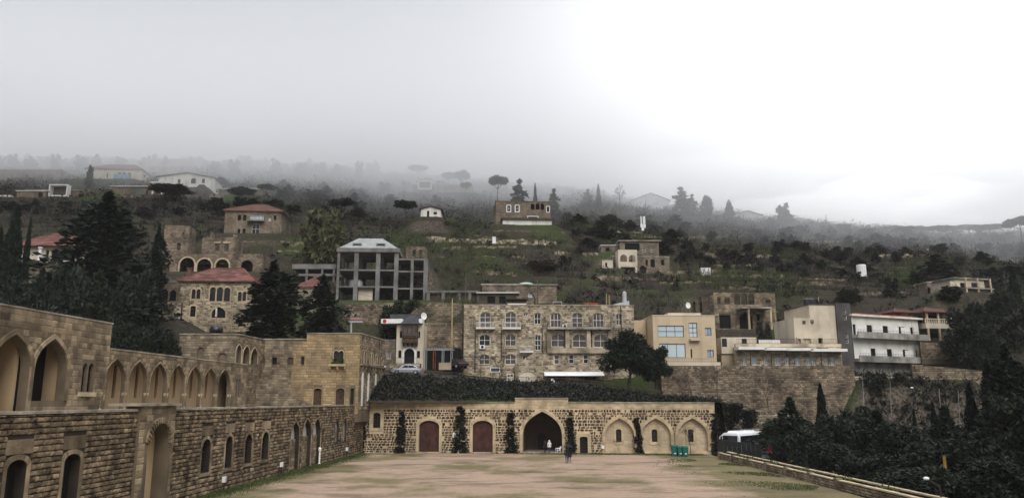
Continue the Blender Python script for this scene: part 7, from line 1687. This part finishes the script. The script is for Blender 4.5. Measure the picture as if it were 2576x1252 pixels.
# dark evergreens beyond the parapet
OZ = -2.2
R0 = [(P1, 1985, 1000, 89, 125, 'pale-tipped fir beside the parked coach'), (Y0, 2062, 966, 87, 52, 'pointed dark cypress against the high retaining wall'), (B0, 2030, 1058, 82, 130, 'round evergreen below the pointed cypress'), (B1, 2120, 1032, 84, 150, 'round evergreen right of the pointed cypress'), (P1, 2205, 1030, 82, 120, 'layered fir in the middle of the evergreens'), (B0, 2270, 1048, 78, 150, 'round evergreen before the rocky bank'), (Y1, 2345, 1012, 85, 34, 'narrow cypress before the rocky bank'), (Y1, 2298, 1030, 84, 26, 'second narrow cypress before the rocky bank'), (P1, 2375, 1020, 80, 110, 'ragged fir between narrow cypress and black trees'), (B1, 2350, 1095, 70, 170, 'low round evergreen behind the yellow banner'),
      (Y0, 2437, 968, 78, 62, 'tall dark cypress at the edge of the black trees'), (C1, 2525, 865, 74, 210, 'black cedar rising highest at the right edge'), (Y0, 2480, 905, 76, 80, 'black pointed tree left of the highest cedar'), (B0, 2560, 960, 64, 200, 'black round tree at the right edge'), (B1, 2455, 1060, 66, 170, 'black round tree below the tall dark cypress'), (B0, 2180, 1130, 66, 170, 'low evergreen bush behind the parapet middle'), (B1, 2290, 1160, 58, 190, 'low evergreen bush behind the near parapet'), (B0, 2090, 1100, 76, 140, 'low evergreen bush behind the far parapet'), (B1, 2420, 1165, 52, 180, 'leafy bush around the curved lamp'), (B1, 2165, 1010, 96, 130, 'evergreen at the end of the high retaining wall'), (B0, 1950, 1035, 104, 90, 'round evergreen between the coach and the pale-tipped fir'), (B0, 2530, 1130, 50, 230, 'black leafy bush in the bottom right corner'), (B1, 1975, 1092, 88, 90, 'small evergreen bush beside the red-jacketed person')]
for kit, x, yt, Y, w_, lab in R0:
    tree(kit, x, yt, Y, w_, 'evergreen_tree', lab, zb=OZ, group='dark evergreens beyond the parapet')
# mid hill individuals
tree(K_OLI[0], 820, 512, 164, 125, 'willow_tree', 'round yellow-green tree behind the concrete roof'); tree(K_OLI[0], 1362, 655, 165, 95, 'olive_tree', 'wide olive-green tree above the long brown house')
for kit, x, yt, Y, w_, nm, lab in ((B0, 2130, 722, 158, 66, 'evergreen_tree', 'dark round tree above the apartment tower'), (F1, 2240, 692, 165, 48, 'evergreen_tree', 'dark egg-shaped tree on the bright green terrace'), (B0, 2440, 752, 126, 130, 'evergreen_tree', 'large dark spreading tree above the mossy terrace wall'), (F2, 2350, 640, 188, 100, 'cedar_tree', 'ragged cedar above the stone hut'), (Y1, 2545, 672, 148, 42, 'cypress', 'dark cypress right of the balcony house'), (B1, 2510, 725, 146, 95, 'evergreen_tree', 'dark tree at the foot of the right cypress'), (F0, 2385, 715, 152, 80, 'evergreen_tree', 'round tree in front of the stone hut'), (F0, 2555, 760, 138, 120, 'evergreen_tree', 'dark tree at the right edge above the black cedar'), (F0, 1500, 570, 205, 70, 'evergreen_tree', 'round green tree left of the phone mast'), (F1, 1920, 800, 128, 55, 'garden_shrub', 'dark shrub under the porch of the ruined mansion'), (B1, 1010, 745, 128, 110, 'evergreen_tree', 'dark shrubbery above the slate roof'), (F1, 232, 415, 250, 16, 'cypress', 'dark cypress before the blue balcony house'),
        (Y1, 228, 415, 248, 22, 'cypress', 'pointed cypress before the orange-roofed house in fog')):
    tree(kit, x, yt, Y, w_, nm, lab)
for i, (x, yt, Y, w_) in enumerate(((430, 468, 222, 120), (610, 474, 228, 90), (672, 466, 235, 60), (860, 496, 215, 80), (1022, 505, 200, 66))):
    tree((U0, U1)[i % 2], x, yt, Y, w_, 'umbrella_pine', near(x, yt, 'dark umbrella pine'), group='umbrella pines on the left slope')
for kit, x, yt, Y, w_, nm, lab in ((U0, 1252, 440, 238, 56, 'umbrella_pine', 'clear umbrella pine standing against the white sky'), (U1, 1162, 426, 275, 50, 'umbrella_pine', 'faint umbrella pine right of the fainter pair'), (U0, 1130, 432, 280, 40, 'umbrella_pine', 'faint umbrella pine in the middle of three'), (U1, 1052, 412, 290, 56, 'umbrella_pine', 'faintest umbrella pine, leftmost of three'), (U0, 1171, 457, 255, 30, 'umbrella_pine', 'small flat-topped pine before the foggy terrace house'),
        (F2, 1306, 450, 228, 62, 'cedar_tree', 'ragged cedar behind the abandoned mansion'), (Y1, 1346, 461, 236, 16, 'cypress', 'thin cypress behind the abandoned mansion'), (F2, 1393, 474, 236, 40, 'cedar_tree', 'small cedar at the mansion roof end'), (Y1, 1505, 463, 262, 18, 'cypress', 'tall thin cypress in the fog'), (F2, 1478, 476, 262, 40, 'cedar_tree', 'foggy cedar left of the tall thin cypress'), (BARE[0], 1556, 452, 258, 42, 'bare_tree', 'pale bare tree on the foggy crest'), (F2, 1712, 470, 275, 55, 'fir_tree', 'foggy fir group between the crest buildings'), (F2, 1740, 488, 276, 40, 'fir_tree', 'foggy fir right of the taller one'), (F0, 1774, 484, 278, 42, 'broad_tree', 'round foggy tree before the crest block'), (Y0, 1833, 503, 284, 30, 'cypress', 'cone-shaped tree between the crest block and shed'), (F0, 1970, 506, 288, 48, 'broad_tree', 'round tree beside the crest shed'), (F0, 2178, 570, 270, 52, 'broad_tree', 'spreading dark tree on the crest right of the pole'), (U1, 2562, 540, 250, 90, 'umbrella_pine', 'ragged pine at the right edge of the crest')):
    if nm == 'bare_tree': tree(kit, x, yt, Y, w_, nm, lab, parts=('branches',))
    else: tree(kit, x, yt, Y, w_, nm, lab)
for i in range(10):
    tree((U0, U1)[i % 2], 2240 + i * 31, 572 - i * .9 + RNG.uniform(-2, 2), 285 + RNG.uniform(-12, 12), 62, 'umbrella_pine', 'umbrella pine in the grey grove on the right crest, %s from the left' % ('first', 'second', 'third', 'fourth', 'fifth', 'sixth', 'seventh', 'eighth', 'ninth', 'tenth')[i], group='pine grove on the right crest')
for i in range(46):                                          # crest wood, one by one
    x = 0 + i * 21 + RNG.uniform(-8, 8); yt = (388 + max(0, x - 250) * .028 + RNG.uniform(-8, 12)); kit = RNG.choice((F0, F1, F2, F0)); tree(kit, x, yt, RNG.uniform(292, 328), RNG.uniform(26, 48), 'crest_tree', near(x, yt, 'grey foggy crest tree'), group='trees of the left crest wood')
for i in range(90):
    x = RNG.uniform(-20, 1150); y = 436 + RNG.random() * 85 + x * .01; p = on_hill(x, y + 26, 170, 330)
    if any(a - 4 < p.x < b + 4 and c - 10 < p.y < d + 2 for a, b, c, d in KEEP_OUT): continue
    kk = RNG.choice((F0, F1, F0, F2)); tree(kk, x, y, p.y, RNG.uniform(28, 58), 'hill_tree', near(x, y, {id(F0): 'broad', id(F1): 'round', id(F2): 'pointed'}[id(kk)] + ' dark hillside tree'), group='trees of the upper left slope')
for i in range(150):
    x = RNG.uniform(1400, 2600); y = 520 + RNG.random() * 125 + (x - 1400) * .05; p = on_hill(x, y + 27, 150, 330)
    if any(a - 4 < p.x < b + 4 and c - 10 < p.y < d + 2 for a, b, c, d in KEEP_OUT): continue
    kk = RNG.choice((F0, F1, F0, F2, F1)); tree(kk, x, y, p.y, RNG.uniform(28, 58), 'hill_tree', near(x, y, {id(F0): 'broad', id(F1): 'round', id(F2): 'pointed'}[id(kk)] + ' grey-green misty tree'), group='trees of the right slope')
for i in range(60):
    x = RNG.uniform(330, 760) if i < 26 else RNG.uniform(1330, 2000); y = (520 + RNG.random() * 90) if i < 26 else (560 + RNG.random() * 100); p = on_hill(x, y + 16, 140, 300)
    if any(a - 3 < p.x < b + 3 and c - 8 < p.y < d + 2 for a, b, c, d in KEEP_OUT): continue
    tree(BARE[i % 3], x, y - 8, p.y, RNG.uniform(24, 40), 'bare_tree', near(x, y, 'leafless grey tree'), group='leafless trees on the slope', parts=('branches',))

# ------------------------------------------------------------------ dry-stone terrace walls on the hill
def terrace_wall(x0, x1, y0, y1, h, label, seed, mat='retain_stone', group='dry-stone terrace walls'):
    r = random.Random(seed); n = max(6, int((x1 - x0) / 9)); P = []
    for i in range(n + 1):
        t = i / n; p = on_hill(x0 + (x1 - x0) * t, y0 + (y1 - y0) * t, 126, 300); P.append(p)
    for i in range(1, n): P[i] = (P[i - 1] + P[i] * 2 + P[i + 1]) / 4
    o = thing('terrace_wall', P[n // 2], label, 'wall', group); V = MB()
    for a, b in zip(P, P[1:]):
        L_ = (b - a).length; m = max(1, int(L_ / .6)); d = (b - a) / m; nrm = Vector((d.y, -d.x, 0)).normalized()
        for j in range(m):
            q = a + d * j; hh = h * r.uniform(.75, 1.15); rows = max(2, int(hh / .35))
            for kk in range(rows):
                if r.random() < .06: continue
                z0 = -.4 + (hh + .4) * kk / rows; z1 = -.4 + (hh + .4) * (kk + 1) / rows - .02; off = r.uniform(-.2, .2) * d.length; s = r.uniform(.0, .12)
                A = q + Vector((0, 0, z0)) + d * (off / max(d.length, .1)); B = A + d * .96
                V.hexa([A + nrm * s, B + nrm * s, B - nrm * .5, A - nrm * .5] + [v + Vector((0, 0, z1 - z0)) for v in (A + nrm * s, B + nrm * s, B - nrm * .5, A - nrm * .5)])
    V.build('small_stones', mat, o)['kind'] = 'stuff'
for i, (x0, x1, y0, y1, h, lab) in enumerate(((1075, 1400, 612, 622, 1.7, 'pale crumbling terrace wall under the bright green strip'), (1400, 1500, 640, 644, .8, 'short pale terrace wall left of the farmhouse cluster'), (560, 830, 618, 622, 1.2, 'terrace wall running behind the ruined storey'), (1080, 1330, 652, 650, .7, 'thin terrace wall in the middle of the olive slope'), (1010, 1240, 583, 600, .6, 'thin slanting wall below the white cottage'), (1240, 1420, 585, 590, .7, 'thin wall below the abandoned mansion'), (1990, 2150, 706, 708, .7, 'upper pale terrace line on the right green slope'), (2010, 2140, 724, 722, .7, 'middle pale terrace line on the right green slope'), (2120, 2300, 745, 742, .8, 'terrace line under the egg-shaped tree'), (1690, 1800, 640, 650, .8, 'terrace wall right of the loggia house'), (300, 560, 502, 500, 1.6, 'stone wall under the green-door house'), (1200, 1300, 690, 694, .8, 'short terrace wall above the long brown house'), (1500, 1700, 705, 712, 1.0, 'terrace wall below the loggia house'), (700, 835, 640, 636, 1.0, 'terrace wall behind the slab terrace'))):
    terrace_wall(x0, x1, y0, y1, h, lab, 300 + i, 'hotel_stone' if i in (0, 1) else 'retain_stone')

rt_ = random.Random(77)
for i in range(22):
    x0 = rt_.uniform(1080, 1850) if i < 15 else rt_.uniform(1960, 2320); y0 = rt_.uniform(585, 715) + max(0, x0 - 1400) * .04; L_ = rt_.uniform(70, 190)
    terrace_wall(x0, x0 + L_, y0, y0 + rt_.uniform(-6, 6), rt_.uniform(.6, 1.1), near(x0 + L_ / 2, y0, 'low dry-stone terrace wall'), 500 + i, rt_.choice(('retain_stone', 'hotel_stone', 'grey_stone')))
# ------------------------------------------------------------------ scrub, brush and grass over the slope
def scatter(name, mat, n, seed, per, size, rad, dens, label, cat, aspect=1.0, up=0.0, yr=(126, 325), xr=(-150, 2720)):
    r = random.Random(seed); pts = []; ds = []
    k = 0
    while k < n:
        Y = yr[0] + (yr[1] - yr[0]) * r.random() ** .8; x = r.uniform(*xr); X = (x - CX) / FPX / .9813 * Y
        if r.random() > dens(x, Y, X): continue
        if any(a < X < b and c < Y < d for a, b, c, d in KEEP_OUT): continue
        k += 1; z = ground_z(X, Y); R = rad * r.uniform(.5, 1.5) * (1 + .3 * (Y > 220))
        for q in range(per):
            v = Vector((r.gauss(0, .5), r.gauss(0, .5), abs(r.gauss(.25, .42)))); pts.append((X + v.x * R, Y + v.y * R, z + v.z * R * 1.1)); ds.append((v.x * .6, v.y * .6, v.z + up))
    me = leaf_mesh(name, pts, ds if up else None, size, mat, seed, 0, aspect); o = bpy.data.objects.new(name, me); COL.objects.link(o); tag(o, label, cat, None, 'stuff')
def nz_(x, y, s, o): return mnoise.noise(Vector((x * s, y * s, o)))
def d_scrub(x, Y, X):
    base = .25 + .75 * (nz_(X, Y, .045, 2) > -.02)
    if 1080 < x < 1500 and 150 < Y < 195: base *= .45
    if 1980 < x < 2350 and 145 < Y < 185: base *= .35
    return base
scatter('hillside_scrub', 'leaf_far', 4200, 71, 34, .42, 1.25, d_scrub, 'dark evergreen scrub covering the hillside', 'scrub')
scatter('bare_brushwood', 'brush', 5600, 72, 46, .62, 1.6, lambda x, Y, X: 1.0 if (x > 1650 and Y > 168) else .2 + .8 * (nz_(X, Y, .04, 7) > 0), 'brown leafless brushwood covering the hillside', 'brushwood', .16, .9)
scatter('meadow_grass', 'grass_blade', 5400, 73, 26, .26, 1.3, lambda x, Y, X: (nz_(X, Y, .03, 11) > .05) * (.3 + .7 * (950 < x < 2400)), 'green tufts of grass on the terraces', 'grass', .3, .9, (128, 215))
scatter('bank_growth', 'ivy_leaf', 1500, 74, 44, .24, .85, lambda x, Y, X: 1.0 if x < 2190 else .45, 'dark low growth on the rocky bank below the apartment block', 'undergrowth', .8, .3, (112, 124), (1985, 2620))
# rocks on that bank
r = random.Random(8); V = MB()
for i in range(1100):
    x = r.uniform(2150, 2480); Y = r.uniform(120.5, 124); X = (x - CX) / FPX / .9813 * Y; z = ground_z(X, Y); s = r.uniform(.1, .42)
    V.hexa([Vector((X, Y, z)) + Vector((a * s * r.uniform(.7, 1.2), b * s * .6 - .2, c * s * r.uniform(.5, .9))) for a, b, c in ((-1, -1, -.5), (1, -1, -.5), (1, 1, -.5), (-1, 1, -.5), (-.8, -.8, .5), (.8, -.8, .5), (.8, .8, .5), (-.8, .8, .5))])
o = V.build('rubble_rocks', 'grey_stone'); tag(o, 'broken rocks of the bank under the apartment block', 'rocks', None, 'stuff')
# grass of the court: along the walls and over the mossy edge
r = random.Random(9); pts = []; ds = []
while len(pts) < 52000:
    t = r.random()
    if t < .3: u = r.uniform(10, 86); q = LW.p(u, 0, .25 + abs(r.gauss(0, .9))); X, Y = q.x, q.y
    elif t < .5: u = r.uniform(0, WF); q = FW.p(u, 0, .2 + abs(r.gauss(0, 1.0))); X, Y = q.x, q.y
    elif t < .8: u = r.uniform(0, 60); q = PP.p(u, 0, .3 + abs(r.gauss(0, 3.2))); X, Y = q.x, q.y
    else: X, Y = r.uniform(-21, 23), r.uniform(35, 101)
    if t > .8 or Y > 102.5 or X > 24.2 or (t > .5 and nz_(X, Y, .16, 3) < .12) or (t > .8 and nz_(X, Y, .3, 5) < .2): continue
    pts.append((X, Y, r.random() * .06)); ds.append((r.gauss(0, .4), r.gauss(0, .4), 1))
me = leaf_mesh('court_grass', pts, ds, .075, 'grass_blade', 5, 0, .6); o = bpy.data.objects.new('court_grass', me); COL.objects.link(o); tag(o, 'thin grass at the edges of the gravel court', 'grass', None, 'stuff')
# weeds in the parapet planter
pts = [tuple(PP.p(r.choice((6, 9.5, 16, 24, 31, 38)) + r.gauss(0, .8), .45 + abs(r.gauss(0, .25)), -.65 + r.gauss(0, .2))) for _ in range(900)]
sheet_ivy('scraggy weeds growing from the parapet planter', pts, .14, 6, 'grass_blade', 'planter_weeds', None, 'plant')

# ------------------------------------------------------------------ air: thin even haze, and the low cloud lying on the hilltop
def volume_mat(name, dens, col=(.992, .994, .998)):
    m = bpy.data.materials.new(name); t = nodes_of(m); o = t.nodes.new('ShaderNodeOutputMaterial'); v = t.nodes.new('ShaderNodeVolumePrincipled')
    v.inputs['Color'].default_value = (*col, 1); v.inputs['Density'].default_value = dens; v.inputs['Anisotropy'].default_value = .1
    t.links.new(v.outputs[0], o.inputs['Volume']); MATS[name] = m
volume_mat('haze_air', .00012)
k = MB(); k.box(-700, 700, -60, 700, -8, 190); tag(k.build('haze', 'haze_air'), 'thin even haze in the valley air', 'haze', None, 'stuff')
def ridge(xi): return max(zof(np.interp(xi, TX, TY[Y_]), Y_) for Y_ in (250, 290, 330))
def cloud(name, mat, dens, zl, zr, dip, over, y0, y1, label, amp, seed):
    """a lens of cloud resting on the crest: its underside thins out towards the valley, its top follows the ridge"""
    volume_mat(mat, dens); k = MB(); nx_, ny_ = 90, 50; x0, x1 = -330, 330
    for top_ in (0, 1):
        for j in range(ny_ + 1):
            for i in range(nx_ + 1):
                X = x0 + (x1 - x0) * i / nx_; Y = y0 + (y1 - y0) * j / ny_; xi = X / 310 * .9813 * FPX + CX
                t = min(max((xi - 500) / 1500, 0), 1); t = t * t * (3 - 2 * t); bump = math.exp(-((xi - 1150) / 420) ** 2)
                zt0 = (ridge(xi - 120) + ridge(xi) + ridge(xi + 120)) / 3 + over
                z = zt0 if top_ else min(zt0 - .2, zl + (zr - zl) * t - dip * bump + amp * nz_(X, Y, .018, seed) + amp * .6 * nz_(X, Y, .05, seed + 1) + max(0, (255 - Y) / 100) ** 1.6 * 60)
                k.v.append((X, Y, z))
    n_ = (nx_ + 1) * (ny_ + 1); w_ = nx_ + 1
    for j in range(ny_):
        for i in range(nx_): a = j * w_ + i; k.f.append((a, a + w_, a + w_ + 1, a + 1)); a += n_; k.f.append((a, a + 1, a + w_ + 1, a + w_))
    for i in range(nx_): a = i; k.f.append((a, a + 1, a + 1 + n_, a + n_)); a = ny_ * w_ + i; k.f.append((a + 1, a, a + n_, a + 1 + n_))
    for j in range(ny_): a = j * w_; k.f.append((a + w_, a, a + n_, a + w_ + n_)); a = j * w_ + nx_; k.f.append((a, a + w_, a + w_ + n_, a + n_))
    tag(k.build(name, mat), label, 'cloud', None, 'stuff')
cloud('low_cloud', 'cloud_thin', .0072, 64, 36, 8, 20, 120, 460, 'thin lower veil of cloud on the hill', 14, 4)
cloud('cloud_bank', 'cloud_dense', .015, 84, 84, 17, 15, 150, 450, 'dense cloud bank swallowing the hill crest', 8, 14)
